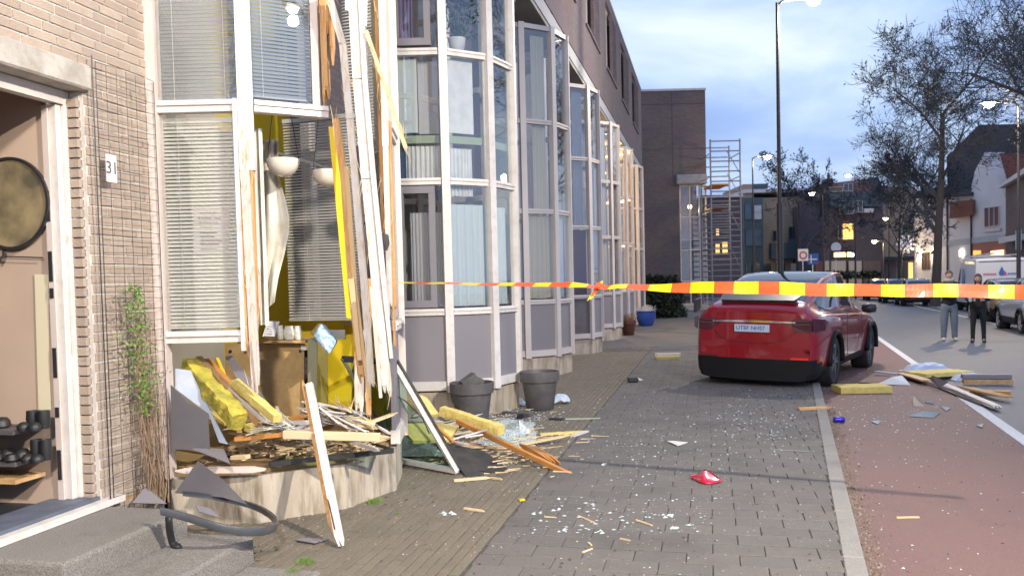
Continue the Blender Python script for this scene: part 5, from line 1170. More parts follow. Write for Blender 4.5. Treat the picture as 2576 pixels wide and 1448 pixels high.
# white gabled houses on the right
WA, WB = V((31.6, 68, 0)), V((33.6, 54, 0)); wd = (WB - WA).normalized(); wnn = V((-wd.y, wd.x, 0)); wnn = wnn if (CAMP - WA).dot(wnn) > 0 else -wnn
def W_(px, py, off=0.0): return onplane(px, py, WA + wnn * off, wnn)
def wpoly(mb, pix, off, dep): P = [W_(a, b_, off) for a, b_ in pix]; return mb.prism(P, -wnn * dep)
wh = empty('white_house', W_(2420, 700), 'white plastered gabled house with grey band and wall lights behind the bare tree', 'building')
mb = MB(); wpoly(mb, [(2301, 705), (2301, 502), (2390, 492), (2440, 488), (2452, 430), (2478, 383), (2505, 440), (2530, 500), (2530, 720)], 0, 7); build('wall', mb, m_plaster, wh)
mb = MB(); wpoly(mb, [(2300, 627), (2300, 614), (2529, 588), (2529, 604)], .06, .06); build('grey_band', mb, m_concblue, wh)
mb = MB(); wpoly(mb, [(2384, 500), (2381, 395), (2462, 314), (2570, 312), (2650, 400), (2650, 520)], -1.5, 5); build('roof', mb, m_roofd, wh)
mb = MB(); wpoly(mb, [(2295, 500), (2305, 480), (2390, 468), (2440, 484), (2440, 492), (2390, 496)], .3, 3); build('eaves', mb, m_roofd, wh)
for j in range(6):
    mb = MB(); wpoly(mb, [(2389, 508 + j * 7), (2446, 502 + j * 6.2), (2446, 508 + j * 6.4), (2389, 515 + j * 7)], .25 + j * .05, .2); build('roof_tile_row', mb, m_rooft, wh)
for j in range(8):
    y0_, y1_ = 386 + j * 11, 399 + j * 11; mb = MB(); wpoly(mb, [(2484 + j * 4, y0_), (2640, y0_), (2640, y1_), (2489 + j * 4, y1_)], -1.0 + j * .06, .3); build('roof_tile_row', mb, m_rooft, wh)
def wwin(e_, pix, mt_, fr_=m_whitefar, nx=3):
    (a, b_, c_, d_) = pix; k = (b_ - a) / nx; mb = MB(); sl_ = -.12
    def y_(x, y): return y + (x - a) * sl_
    wpoly(mb, [(a, y_(a, d_)), (a, y_(a, c_)), (b_, y_(b_, c_)), (b_, y_(b_, d_))], .02, .02); w_ = build('window', mb, mt_, e_)
    f_ = MB()
    for i in range(nx + 1): x_ = a + k * i; wpoly(f_, [(x_ - .5, y_(x_, d_)), (x_ - .5, y_(x_, c_)), (x_ + .5, y_(x_, c_)), (x_ + .5, y_(x_, d_))], .08, .07)
    for yy in (c_, d_): wpoly(f_, [(a, y_(a, yy + .6)), (a, y_(a, yy - .6)), (b_, y_(b_, yy - .6)), (b_, y_(b_, yy + .6))], .09, .07)
    build('frame', f_, fr_, w_)
wwin(wh, (2475, 2512, 523, 571), M('brownish_window', (.16, .10, .10), .2)); wwin(wh, (2319, 2338, 637, 678), M('shuttered_window', (.12, .08, .07), .4), m_brickred, 3)
mb = MB(); wpoly(mb, [(2473, 584), (2473, 578), (2516, 573), (2516, 580)], .12, .1); build('sill', mb, m_plaster, wh)
for x_ in (2381, 2441): mb = MB(); wpoly(mb, [(x_, 705), (x_ - 1, 500), (x_ + 1.5, 500), (x_ + 2.5, 705)], .1, .08); build('drain_pipe', mb, m_roofd, wh)
mb = MB(); wpoly(mb, [(2446, 700), (2446, 614), (2532, 602), (2532, 710)], .03, .03); build('shop_front', mb, M('red_shop_front', (.28, .10, .08), .6), wh)
mb = MB(); wpoly(mb, [(2492, 643), (2492, 632), (2523, 629), (2523, 641)], .1, .05); build('lit_sign', mb, M('lit_shop_sign', (1, .8, .4), .5, emit=4, ecol=(1, .72, .3)), wh)
mb = MB(); wpoly(mb, [(2448, 642), (2448, 630), (2466, 630), (2466, 640)], .1, .05); build('lit_sign', mb, M('orange_shop_light', (1, .4, .1), .5, emit=1.5, ecol=(1, .35, .06)), wh)
mb = MB(); wpoly(mb, [(2413, 645), (2413, 628), (2420, 627), (2420, 645)], .15, .1); build('lit_lantern', mb, M('white_lantern', (1, .95, .8), .5, emit=5, ecol=(1, .9, .7)), wh)
m_spot = M('wall_spot_lens', (1, .85, .6), .4, emit=25, ecol=(1, .8, .5))
for px_, lb in ((2309, 'left up and down wall light on the white house'), (2345, 'right up and down wall light on the white house')):
    p = W_(px_, 636, .18); wl = build('wall_light', MB().lathe([(.06, -.14), (.07, -.13), (.07, .13), (.06, .14)], p, 10), m_dk, label=lb, cat='wall light')
    build('lens', MB().lathe([(.055, .141), (.055, .146)], p, 10).lathe([(.055, -.146), (.055, -.141)], p, 10), m_spot, wl)
    lamp('wall_spot', p + V((0, 0, .3)) + wnn * .05, 30, (1, .75, .45), .04); lamp('wall_spot', p - V((0, 0, .35)) + wnn * .05, 30, (1, .75, .45), .04)
bh = empty('brick_house', W_(2555, 700, 1), 'red brown brick house at the right edge with a white gable board', 'building')
mb = MB(); wpoly(mb, [(2530, 720), (2530, 462), (2575, 430), (2700, 330), (2700, 740)], .6, 6); build('wall', mb, m_brickred, bh)
mb = MB(); wpoly(mb, [(2512, 474), (2512, 466), (2576, 422), (2700, 330), (2700, 342), (2576, 436)], 1.0, 1); build('gable_board', mb, m_whitefar, bh)
wwin(bh, (2545, 2560, 500, 560), m_winblue, m_whitefar, 2)
mb = MB(); wpoly(mb, [(2512, 612), (2512, 598), (2565, 588), (2565, 603)], 1.6, 1.2); build('canopy', mb, m_whitefar, bh)
mb = MB(); P = [W_(2558, 628, 1.8), W_(2558, 580, 1.8), W_(2570, 578, 1.8), W_(2570, 628, 1.8)]; mb.prism(P, wnn * .1); build('projecting_sign', mb, m_panelblue, bh)

# ------------------------------------------------------------------ street furniture far off
def sign(px, py, Y, kind, label):
    p = Q(px, py, Y); e_ = empty('street_sign', (p.x, p.y, ROADZ), label, 'sign'); build('post', MB().tube([(p.x, p.y + .05, ROADZ), (p.x, p.y + .05, p.z + .2)], .04, 8), m_alu, e_); return e_, p
e_, p = sign(2020, 641, 48, 0, 'white square zone sign with a red ring on a post'); s_ = .34
build('plate', MB().box(p.x - s_ * .85, p.x + s_ * .85, p.y - .03, p.y, p.z - s_, p.z + s_), m_paper, e_); build('ring', MB().lathe([(.15, 0), (.23, 0), (.23, .01), (.15, .01), (.15, 0)], (p.x, p.y - .045, p.z - .02), 22, axis=(0, 1, 0), close=False), M('red_ring', (.5, .05, .04), .5), e_)
e_, p = sign(2045, 651, 49, 1, 'blue square direction sign right of the zone sign')
build('plate', MB().box(p.x - .32, p.x + .32, p.y - .03, p.y, p.z - .32, p.z + .32), M('sign_blue', (.03, .10, .35), .4), e_)
build('symbol', MB().box(p.x - .15, p.x - .09, p.y - .04, p.y - .031, p.z - .26, p.z + .22).box(p.x - .24, p.x + .24, p.y - .042, p.y - .033, p.z - .05, p.z + .01), m_paper, e_)
e_, p = sign(2103, 622, 60, 2, 'round white sign above the lit orange display'); build('plate', MB().lathe([(.002, 0), (.36, 0), (.36, .03), (.002, .03)], (p.x, p.y - .05, p.z), 24, axis=(0, 1, 0)), m_paper, e_)
p = Q(2115, 641, 60); e_ = empty('lit_display', (p.x, p.y, ROADZ), 'orange lit display board above the street with a white round lamp', 'display')
build('case', MB().box(p.x - .75, p.x + .95, p.y - .1, p.y + .2, p.z - .32, p.z + .32), m_dk, e_); build('post', MB().tube([(p.x - .75, p.y + .1, ROADZ), (p.x - .75, p.y + .1, p.z + .3)], .05, 8), m_dk, e_)
m_led = M('lit_orange_letters', (1, .6, .2), .5, emit=9, ecol=(1, .55, .15))
for i, (a, b_) in enumerate(((-.5, -.36), (-.33, -.2), (-.17, -.04), (-.01, .12), (.15, .28), (.42, .56), (.58, .66))): build('character', MB().box(p.x + a, p.x + b_, p.y - .12, p.y - .101, p.z - .14, p.z + .16), m_led, e_)
p2_ = Q(2142, 641, 60); build('round_lamp', MB().lathe([(.002, 0), (.17, 0), (.17, .04), (.002, .04)], (p2_.x, p2_.y - .1, p2_.z), 20, axis=(0, 1, 0)), M('round_white_lamp', (1, .95, .9), .5, emit=8, ecol=(1, .93, .85)), e_)
build('arm', MB().box(p.x + .9, p2_.x + .1, p.y + .02, p.y + .08, p.z - .04, p.z + .04), m_dk, e_)
p = Q(2277, 614, 66); e_ = empty('snowflake_light', (p.x, p.y, ROADZ), 'round white snowflake shaped street decoration on a post', 'decoration'); build('post', MB().tube([(p.x - .25, p.y, ROADZ), (p.x - .25, p.y, p.z)], .05, 6), m_dk, e_)
mb = MB()
for i in range(10): a = i * pi / 5; mb.bar((p.x, p.y - .1, p.z), (p.x + cos(a) * .75, p.y - .1, p.z + sin(a) * .75), .2, .04, up=UPY)
build('rays', mb, M('snowflake_white', (.6, .62, .7), .5, emit=.15, ecol=(.8, .8, 1)), e_)

# far street lamps
def flamp(px, py, Y, side, label, power=0, col=(1, .8, .5), z=ROADZ, h=None):
    top = Q(px, py, Y); return street_lamp(top.x, Y, top.z - z, (top.x + side, Y - .1, 0), label, power, col, z, 'street lamps along the street', light=power > 0, lens=1.7)
# ------------------------------------------------------------------ trees
def tree(name_, base, h, r0, label, seed, spread=1.0, depth=5, lean=(0, 0), first=.32, mat=m_twig, nb=(3, 4), catkins=1.0, tw=.006, side=.85):
    rs = random.Random(seed); base = V(base); e_ = empty(name_, base, label, 'tree'); tk = MB(); cr = MB(); ct = MB()
    def branch(p, d, L_, r_, dep, mbx):
        n_ = 5 if dep > 1 else 3; pts = [p]; rad = [r_]
        for i in range(n_):
            d = (d + V((rs.uniform(-1, 1), rs.uniform(-1, 1), rs.uniform(-.6, .8))) * (.16 if dep < depth else .05)).normalized(); p = p + d * L_ / n_; pts.append(p); rad.append(r_ * (1 - .6 * (i + 1) / n_))
        mbx.tube(pts, rad, 8 if dep == depth else (5 if dep > 2 else 3), cap=False)
        if dep == 0:
            if catkins and rs.random() < catkins:
                for _ in range(2):
                    q = pts[rs.randrange(1, len(pts))]; s_ = rs.uniform(.02, .05) * tw / .006; a = V((rs.uniform(-1, 1), rs.uniform(-1, 1), rs.uniform(-1, 1))).normalized() * s_; b2 = a.cross(V((.3, .5, 1))).normalized() * s_ * .5; ct.add([q - a, q + b2, q + a, q - b2], [(0, 1, 2, 3)])
            return
        kids = rs.randint(*nb) + (3 if dep == depth else 0) + (1 if dep <= 2 else 0)
        for k in range(kids):
            t = first + (1 - first) * (k + rs.random()) / kids if dep == depth else .25 + .75 * (k + rs.random()) / kids
            i = min(n_ - 1, int(t * n_)); q = pts[i].lerp(pts[i + 1], t * n_ - i); ax = (pts[i + 1] - pts[i]).normalized(); az = rs.uniform(0, 6.28); a1 = ax.cross(V((.1, .2, 1)))
            a1 = a1.normalized() if a1.length > .05 else V((1, 0, 0)); a2 = ax.cross(a1); el = rs.uniform(.55, 1.1) * (1 if dep < depth else spread)
            nd = (ax * cos(el) + (a1 * cos(az) + a2 * sin(az)) * sin(el)).normalized(); nd.z += .12; nd.normalize()
            branch(q, nd, L_ * rs.uniform(.48, .68) * (1.0 if dep < depth else side), max(tw, rad[i] * .55), dep - 1, cr)
    branch(base, V((lean[0], lean[1], 1)).normalized(), h * .8, r0, depth, tk)
    build('trunk', tk, m_bark, e_, smooth=True); build('crown', cr, mat, e_)
    if ct.v: build('catkins', ct, mat, e_)
    return e_
tb = G(2352, 712, ROADZ); tb = V((Q(2352, 700, 42).x, 42, ROADZ + .1))
tree('bare_tree', tb, 11.8, .26, 'large bare tree with catkins in front of the white house', 4, spread=1.0, lean=(.06, 0), first=.3, nb=(5, 6), tw=.011, catkins=.3, side=.66)
tree('bare_tree', (Q(2800, 700, 27).x, 27, .04), 14.5, .25, 'bare tree whose twigs hang in from the top right corner', 12, spread=1.15, first=.3, nb=(5, 6), lean=(-.03, 0), tw=.009, catkins=.3, side=.56)
tree('bare_tree', (Q(2015, 700, 66).x, 66, ROADZ), 9.3, .14, 'slender bare tree in front of the tan and teal block', 21, spread=.9, nb=(3, 4), tw=.016, first=.3)
tree('bare_tree', (Q(2262, 700, 60).x, 60, ROADZ), 7.6, .12, 'small bare tree in front of the orange lit side wall', 33, spread=1.0, nb=(3, 3), tw=.015, first=.35)
tree('bare_tree', (-9.5, -13, 0), 13, .3, 'bare tree behind the camera mirrored in the upper window', 44, spread=1.1, depth=4, tw=.02, nb=(4, 5))

# evergreen bushes by the corner building
def bush(name_, blobs, n_, label, size=.05):
    mb = MB(); cb_ = [V(b[0]) for b in blobs]
    for _ in range(n_):
        b = random.choice(blobs); d = V((random.gauss(0, 1), random.gauss(0, 1), random.gauss(0, 1))).normalized(); p = V(b[0]) + V((d.x * b[1], d.y * b[1], d.z * b[2])) * rr(.55, 1.02) ** .6 
        if p.z < .02: p.z = rr(.02, .3)
        a = (d + V((rr(-1, 1), rr(-1, 1), rr(-1, 1)))).normalized() * size * rr(.5, 1.4); s_ = a.cross(V((rr(-1, 1), rr(-1, 1), 1))).normalized() * size * .4
        mb.add([p - a, p + s_, p + a, p - s_], [(0, 1, 2, 3)])
    e_ = build(name_, mb, m_ever, label=label, cat='bush')
    st2 = MB()
    for b in blobs:
        for _ in range(4): st2.tube([(b[0][0] + rr(-.2, .2), b[0][1], 0), V(b[0]) + V((rr(-.3, .3), rr(-.3, .3), 0))], [.03, .01], 5)
    build('stems', st2, m_bark, e_); return e_
bY = 37.5
def BP(px, py, Y=bY): return Q(px, py, Y)
bush('evergreen_bush', [(BP(1660, 760), 1.1, .95), (BP(1690, 740), .55, .9), (BP(1635, 735), .6, .8), (BP(1675, 790), 1.0, .6), (BP(1612, 770), .6, .9), (BP(1655, 715), .5, .4)], 7000, 'dark evergreen bush between the bay windows and the corner building', .10)
bush('evergreen_bush', [(BP(1600, 690, 35.6), .28, .5), (BP(1612, 720, 35.8), .35, .5), (BP(1606, 752, 35.7), .4, .7)], 1600, 'climbing dark shrub at the far corner of the bay windows', .08)
# far pots
m_potr = M('brown_glazed_pot', (.10, .035, .025), .45); m_potb = M('blue_glazed_pot', (.02, .06, .30), .2, coat=.6)
def farpot(px, py, r_, h, mat, label, plant, pn_, rim=True):
    g = G(px, py); c = V((g.x, g.y + r_ * .7, 0)); o = pot(c, r_, h, mat, label, rim=rim); mb = MB()
    for _ in range(150): a = c + V((rr(-r_, r_) * .7, rr(-r_, r_) * .7, h * .9)); mb.tube([a, a + V((rr(-.15, .15), rr(-.15, .15), rr(.08, .28)))], .006, 3)
    build(pn_, mb, m_stem if plant else m_sheer, label=('dry reddish plant in the ' if plant else 'dry grey twigs in the ') + label, cat='plant')
farpot(1526, 848, .24, .42, m_potr, 'left brown pot beside the third bay', True, 'potted_plant')
farpot(1583, 843, .24, .45, m_potr, 'right brown pot beside the fourth bay', True, 'potted_plant')
farpot(1628, 820, .38, .55, m_potb, 'round blue glazed pot in front of the dark bush', False, 'potted_plant', rim=False)

# ------------------------------------------------------------------ cars
CARX = [(-2.47, .84, .15, 1.02, .78, .70, 1.16), (-2.43, .90, .15, 1.06, .85, .76, 1.22), (-2.32, .95, .16, 1.10, .88, .77, 1.28), (-2.1, .98, .20, 1.12, .89, .74, 1.345), (-1.7, 1.0, .25, 1.12, .89, .72, 1.47), (-1.2, 1.0, .25, 1.10, .89, .72, 1.64), (-.6, .99, .24, 1.08, .88, .72, 1.75),
        (0, .985, .24, 1.06, .87, .70, 1.77), (.5, .985, .24, 1.04, .87, .66, 1.71), (.95, .985, .24, 1.02, .86, .61, 1.53), (1.35, .985, .24, 1.0, .85, .63, 1.30), (1.7, .98, .24, .97, .84, .70, 1.10), (2.1, .95, .26, .88, .76, .66, .96), (2.4, .86, .30, .74, .66, .56, .82), (2.5, .74, .36, .62, .56, .46, .70)]
HATCH = [(-2.15, .76, .30, .86, .70, .60, 1.0), (-2.1, .82, .26, .90, .74, .62, 1.12), (-1.95, .87, .24, .93, .76, .60, 1.25), (-1.6, .89, .22, .94, .77, .58, 1.40), (-1.0, .9, .2, .93, .77, .57, 1.48), (-.3, .9, .2, .92, .77, .57, 1.50), (.3, .9, .2, .91, .76, .56, 1.46), (.8, .9, .2, .90, .75, .56, 1.25), (1.1, .9, .2, .88, .74, .60, 1.05), (1.5, .88, .22, .84, .70, .60, .92), (1.9, .82, .25, .72, .62, .52, .80), (2.08, .7, .32, .6, .5, .42, .66)]
VAN = [(-2.6, .93, .35, 1.2, .92, .86, 2.20), (-2.55, .97, .32, 1.2, .95, .86, 2.28), (-2.3, .98, .3, 1.2, .96, .86, 2.32), (-1, .98, .3, 1.2, .96, .86, 2.33), (.6, .98, .3, 1.2, .96, .85, 2.31), (1.1, .98, .3, 1.18, .95, .82, 2.24), (1.5, .98, .3, 1.15, .93, .80, 1.85), (1.9, .97, .3, 1.12, .9, .78, 1.38), (2.3, .92, .3, .95, .8, .68, 1.12), (2.6, .8, .35, .75, .66, .5, .85)]
def cat1(P, t):
    i = max(0, min(len(P) - 2, int(t))); u = t - i; p0, p1, p2, p3 = P[max(i - 1, 0)], P[i], P[i + 1], P[min(i + 2, len(P) - 1)]
    return [.5 * (2 * b + (c - a) * u + (2 * a - 5 * b + 4 * c - d) * u * u + (3 * b - a - 3 * c + d) * u ** 3) for a, b, c, d in zip(p0, p1, p2, p3)]
def ringpts(st, K):
    x, w, zb, belt, gb, gt, zt = st
    C = [(0, zb), (w * .82, zb), (w * .955, zb + .07), (w * .99, zb + .22), (w, (zb + belt) / 2 + .05), (w * .975, belt - .07), (gb + (w - gb) * .3, belt), (gb - .02, belt + .035), (gt + .03, zt - .10), (gt - .06, zt - .025), (gt * .5, zt - .004), (0, zt)]
    return [cat1(C, (len(C) - 1) * i / K) for i in range(K + 1)], [(len(C) - 1) * i / K for i in range(K + 1)]
CARX = [(a, b * .975, c, d, e * .975, f * .975, g) for a, b, c, d, e, f, g in CARX]
def make_car(name_, sts, mats, label, wheels, wr=.36, trk=.83, pillars=(-.75, .5), glass_x=(-1.95, 1.5), rearw=(-2.16, -1.0), wsx=(.75, 1.5), NS_=54, K=44, skirt=.40, group=None, van=False, rimmat=None, cat='car', backz=.5):
    e_ = empty(name_, (0, 0, 0), label, cat, group); parts = {}
    S_ = [cat1(sts, (len(sts) - 1) * i / NS_) for i in range(NS_ + 1)]
    rings = []
    for st in S_: rp_, ci = ringpts(st, K); rings.append([V((st[0], y, z)) for y, z in rp_])
    def put(part, quad, flip):
        parts.setdefault(part, MB()).add(quad, [(0, 1, 2, 3)[::-1] if flip else (0, 1, 2, 3)])
    for i in range(NS_):
        for k in range(K):
            a, b_, c_, d_ = rings[i][k], rings[i + 1][k], rings[i + 1][k + 1], rings[i][k + 1]; m_ = (a + b_ + c_ + d_) / 4; cc = (ci[k] + ci[k + 1]) / 2
            if cc < 6.3 and any((m_.x - wx) ** 2 + (m_.z - wr) ** 2 < (wr + .045) ** 2 for wx in wheels) and cc > 1: continue
            part = 'body'
            if 7.1 < cc < 8.05 and glass_x[0] < m_.x < glass_x[1] and not van and all(abs(m_.x - p_) > .045 for p_ in pillars): part = 'side_window'
            if van and 7.1 < cc < 7.9 and .55 < m_.x < 1.6 and m_.z < 1.9: part = 'side_window'
            if cc > 9.0 and wsx[0] < m_.x < wsx[1]: part = 'windscreen'
            if cc > 9.0 and rearw[0] < m_.x < rearw[1]: part = 'rear_window'
            if cc > 8.7 and rearw[1] <= m_.x <= wsx[0] and not van and name_ == 'red_car': part = 'glass_roof'
            if part == 'body' and (m_.z < skirt or (m_.x < sts[0][0] + .25 and m_.z < backz)): part = 'lower_trim_shade'  # black trim; low at the tail it also paints in the shade
            if part == 'side_window': part = 'side_window|%d' % sum(m_.x > p_ for p_ in pillars)
            for s_ in (1, -1): put(part + ('|%d' % s_ if part.startswith('side_w') else ''), [V((p.x, p.y * s_, p.z)) for p in (a, b_, c_, d_)], s_ > 0)
    # rear and front caps
    for (ri, sg) in ((0, -1), (NS_, 1)):
        rg = rings[ri]; NN = 16; wmax = max(p.y for p in rg)
        for k in range(K):
            for j in range(NN):
                def cp(kk, jj):
                    p = rg[kk]; y = p.y * (2 * jj / NN - 1); return V((p.x + sg * (.07 if not van else .02) * (1 - (y / wmax) ** 2), y, p.z))
                q = [cp(k, j), cp(k, j + 1), cp(k + 1, j + 1), cp(k + 1, j)]; mz = (q[0].z + q[2].z) / 2; part = 'body' if mz > (backz if sg < 0 else .42) else 'lower_trim_shade'
                
                put(part, q, sg > 0)
    for p_, mb in parts.items():
        # weld for smooth shading
        key = {}; nv = []; rem = []
        for v in mb.v:
            kk = (round(v.x, 4), round(v.y, 4), round(v.z, 4))
            if kk not in key: key[kk] = len(nv); nv.append(v)
            rem.append(key[kk])
        m2 = MB(); m2.v = nv
        for f in mb.f:
            g = []
            for i_ in f:
                if rem[i_] not in g: g.append(rem[i_])
            if len(g) > 2: m2.f.append(g); m2.mi.append(0)
        pn_ = p_.split('|')[0]; o = build(pn_, m2, mats.get(pn_, mats['body']), e_, smooth=True, frame=Matrix())
        if p_ == 'body':
            pass
    for wx in wheels:
        for s_ in (1, -1):
            yc = trk * s_
            w_ = build('wheel', MB().lathe([(wr * .62, -.11), (wr * .9, -.12), (wr, -.085), (wr, .085), (wr * .9, .12), (wr * .62, .11)], (wx, yc, wr), 36, axis=(0, 1, 0)), m_tyre, e_, smooth=40)
            mb = MB(); ax = V((0, s_, 0)); c_ = V((wx, yc, wr)) + ax * .10
            for q in range(5):
                a = q * 2 * pi / 5
                for da in (-.13, .13): mb.bar(c_, c_ + V((cos(a + da) * wr * .64, 0, sin(a + da) * wr * .64)), .045, .03, up=UPY)
            mb.lathe([(wr * .58, -.02), (wr * .66, -.01), (wr * .66, .02), (wr * .58, .01), (wr * .58, -.02)], c_, 30, axis=(0, 1, 0), close=False); mb.lathe([(.05, -.02), (.05, .03)], c_, 12, axis=(0, 1, 0))
            build('rim', mb, rimmat or m_rim, w_)
            arc = [V((wx + (wr + .05) * cos(t), (trk + .135) * s_, wr + (wr + .05) * sin(t))) for t in [pi * (j / 18) * 1.06 - .09 for j in range(19)]]
            build('wheel_arch', MB().tube(arc, .042, 8), m_trim, e_, smooth=True)
            build('wheel_well', MB().lathe([(wr + .04, -.25), (wr + .04, .02)], (wx, (trk + .09) * s_ - .0, wr), 24, axis=(0, s_, 0), close=False).lathe([(.01, -.25), (wr + .04, -.25)], (wx, (trk + .09) * s_, wr), 24, axis=(0, s_, 0), close=False), m_black, e_)
    build('underbody', MB().box(sts[0][0] + .35, sts[-1][0] - .35, -.7, .7, .2, .34), m_black, e_)
    return e_
def place(e_, p, heading, roll=0):   # heading: angle of the nose from world +x
    m4 = Matrix.Translation(V(p)) @ Matrix.Rotation(heading, 4, 'Z') @ Matrix.Rotation(roll, 4, 'X'); e_.matrix_basis = m4; WM[e_.name] = m4; return e_
rc = make_car('red_car', CARX, {'body': m_redpaint, 'side_window': m_glassdark, 'windscreen': m_glassdark, 'rear_window': m_glassdark, 'glass_roof': m_glassdark, 'lower_trim_shade': m_trim}, 'red electric crossover car parked half on the pavement with a dusty rear', (-1.47, 1.49), wr=.39, trk=.84, backz=.45, skirt=.38, NS_=110, K=55)
def xr(y, z): return -2.47 - .07 * (1 - (y / .86) ** 2) - .004
def strip(name_, ys, zlo, zhi, mat, off=.012, par=rc, tilt=None):
    mb = MB(); n = len(ys) - 1; vs = []
    for y in ys: vs += [V((xr(y, 0) - off, y, zlo(y))), V((xr(y, 0) - off, y, zhi(y))), V((xr(y, 0) + .03, y, zhi(y) + .004)), V((xr(y, 0) + .03, y, zlo(y) - .004))]
    fs = [tuple((i * 4 + k, i * 4 + (k + 1) % 4, i * 4 + 4 + (k + 1) % 4, i * 4 + 4 + k)) for i in range(n) for k in range(4)] + [(0, 1, 2, 3), tuple(n * 4 + k for k in (3, 2, 1, 0))]
    return build(name_, mb.add(vs, fs), mat, par, frame=Matrix(), smooth=40)
ys = [-.62 + 1.24 * i / 20 for i in range(21)]
strip('chrome_strip', ys, lambda y: 1.005 + .0 * y, lambda y: 1.04 - .03 * abs(y), m_chrome)
pl_ = build('number_plate', MB().box(-2.575, -2.55, -.26, .26, .865, .975), M('plate_blue_white', (.52, .60, .78), .4), rc, frame=Matrix())
pf = Matrix(((0, 0, -1, -2.577), (-1, 0, 0, .02), (0, 1, 0, .92), (0, 0, 0, 1)))
text('plate_lettering', 'UTBF NHS7', .085, M('plate_ink', (.03, .06, .22), .5), pf, pl_)
for s_ in (1, -1):
    ysl = [s_ * (.50 + .37 * i / 8) for i in range(9)]
    mbl = MB(); vs = []
    outl = [(.48, 1.0, 0), (.58, 1.05, 0), (.80, 1.065, 0), (.845, 1.04, 0), (.845, .90, 0), (.80, .88, 0), (.66, .885, 0), (.57, .95, 0)]
    P = [V((xr(y, z) - .012, s_ * y, z)) for y, z, _ in outl]; mbl.prism(P, (.05, 0, 0))
    # wrap round the corner
    P = [V((-2.50, s_ * .85, 1.075)), V((-2.30, s_ * .978, 1.06)), V((-2.16, s_ * .995, 1.02)), V((-2.30, s_ * .984, .90)), V((-2.49, s_ * .865, .885))]; mbl.prism(P, (0, s_ * .012, 0))
    tl = build('tail_light', mbl, m_taill, rc, frame=Matrix()); mbl = MB()
    for zz in (1.035, .985): mbl.bar(V((xr(.6, 0) - .02, s_ * .60, zz)), V((xr(.82, 0) - .025, s_ * .82, zz + .01)), .02, .012)
    build('reflector_bar', mbl, M('light_guide', (.16, .07, .08), .2), tl, frame=Matrix())
strip('reflector', [-.80 + .24 * i / 6 for i in range(7)], lambda y: .47, lambda y: .495, M('glowing_red_reflector', (.55, .02, .01), .2, emit=.25, ecol=(1, .05, .02)))  # glows faintly by itself in place of returned light
strip('reflector', [.56 + .24 * i / 6 for i in range(7)], lambda y: .47, lambda y: .495, m_taill)
strip('boot_seam', [-.62 + 1.24 * i / 14 for i in range(15)], lambda y: .70 + .18 * (y / .62) ** 4, lambda y: .706 + .18 * (y / .62) ** 4, m_black, .003)
mb = MB(); mb.hexa([(-2.34, .56, 1.315), (-2.34, -.56, 1.315), (-2.08, -.62, 1.40), (-2.08, .62, 1.40), (-2.34, .56, 1.33), (-2.34, -.56, 1.33), (-2.08, -.62, 1.415), (-2.08, .62, 1.415)]); build('spoiler', mb, m_dk, rc, frame=Matrix(), bevel=.005)
mb = MB(); mb.box(-2.28, -2.18, -.56, .56, 1.27, 1.325); build('spoiler_gap_shade', mb, m_black, rc, frame=Matrix())  # solid black block standing in for the shade under the spoiler
for s_ in (1, -1):
    build('mirror', MB().lathe([(.01, -.13), (.07, -.11), (.09, 0), (.07, .1), (.01, .12)], (.78, s_ * 1.04, 1.12), 14, axis=(0, 1, 0)), m_black, rc, frame=Matrix(), smooth=True)
    build('door_seam', MB().bar((-.75, s_ * 1.001, .42), (-.72, s_ * .985, 1.08), .006, .006).bar((.5, s_ * .996, .36), (.5, s_ * .975, 1.03), .006, .006), m_black, rc, frame=Matrix())
    build('window_trim', MB().tube([V((x_, s_ * (y_ + .004), z_)) for x_, y_, z_ in ((-1.9, .90, 1.155), (-1.2, .90, 1.135), (-.6, .89, 1.115), (0, .88, 1.095), (.9, .872, 1.05), (1.35, .862, 1.03))], .009, 5), m_chrome, rc, frame=Matrix())
# open charge flap like dark bump on the left corner
build('raised_tailpiece', MB().prism([(-2.2, 1.0, 1.12), (-1.95, 1.02, 1.18), (-1.95, 1.02, 1.34), (-2.18, 1.0, 1.32)], (0, .05, 0)), m_black, rc, frame=Matrix())
CT = G(2098, 968, ROADZ); hf = radians(33); fw = V((sin(hf), cos(hf), 0)); rt = V((cos(hf), -sin(hf), 0))
cc_ = CT + fw * 1.47 - rt * .95; place(rc, (cc_.x, cc_.y, -.045), pi / 2 - hf, radians(1.4))
RDH = atan2(1, .336)
def parked(name_, sts, X_, Y_, paint, label, group='cars parked across the street', head=RDH, **k):
    e_ = make_car(name_, sts, {'body': paint, 'side_window': m_glassdark, 'windscreen': m_glassdark, 'rear_window': m_glassdark, 'lower_trim_shade': m_trim}, label, k.pop('wheels', (-1.3, 1.3)), NS_=26, K=33, wr=k.pop('wr', .31), trk=k.pop('trk', .76), group=group, rimmat=m_rimL, glass_x=k.pop('gx', (-1.7, .95)), rearw=k.pop('rw', (-2.0, -1.55)), wsx=k.pop('wsx', (.5, 1.05)), pillars=(-.35,), **k)
    return place(e_, (X_, Y_, ROADZ), head)
m_dkcar = M('dark_blue_car_paint', (.02, .03, .05), .3, coat=1, metal=.3); m_blcar = M('blue_car_paint', (.03, .12, .22), .3, coat=1, metal=.3); m_brz = M('bronze_car_paint', (.20, .16, .11), .32, coat=1, metal=.5); m_slv = M('silver_car_paint', (.38, .40, .42), .3, coat=1, metal=.5); m_vw = M('pale_van_paint', (.55, .58, .66), .4, coat=.5)
def PX(px, Y): return Q(px, 700, Y).x
parked('parked_car', HATCH, PX(2207, 60), 60, m_dkcar, 'farthest dark parked car at the left of the row')
parked('parked_car', HATCH, PX(2252, 53), 53, m_dkcar, 'second dark parked car with a roof rack in the row')
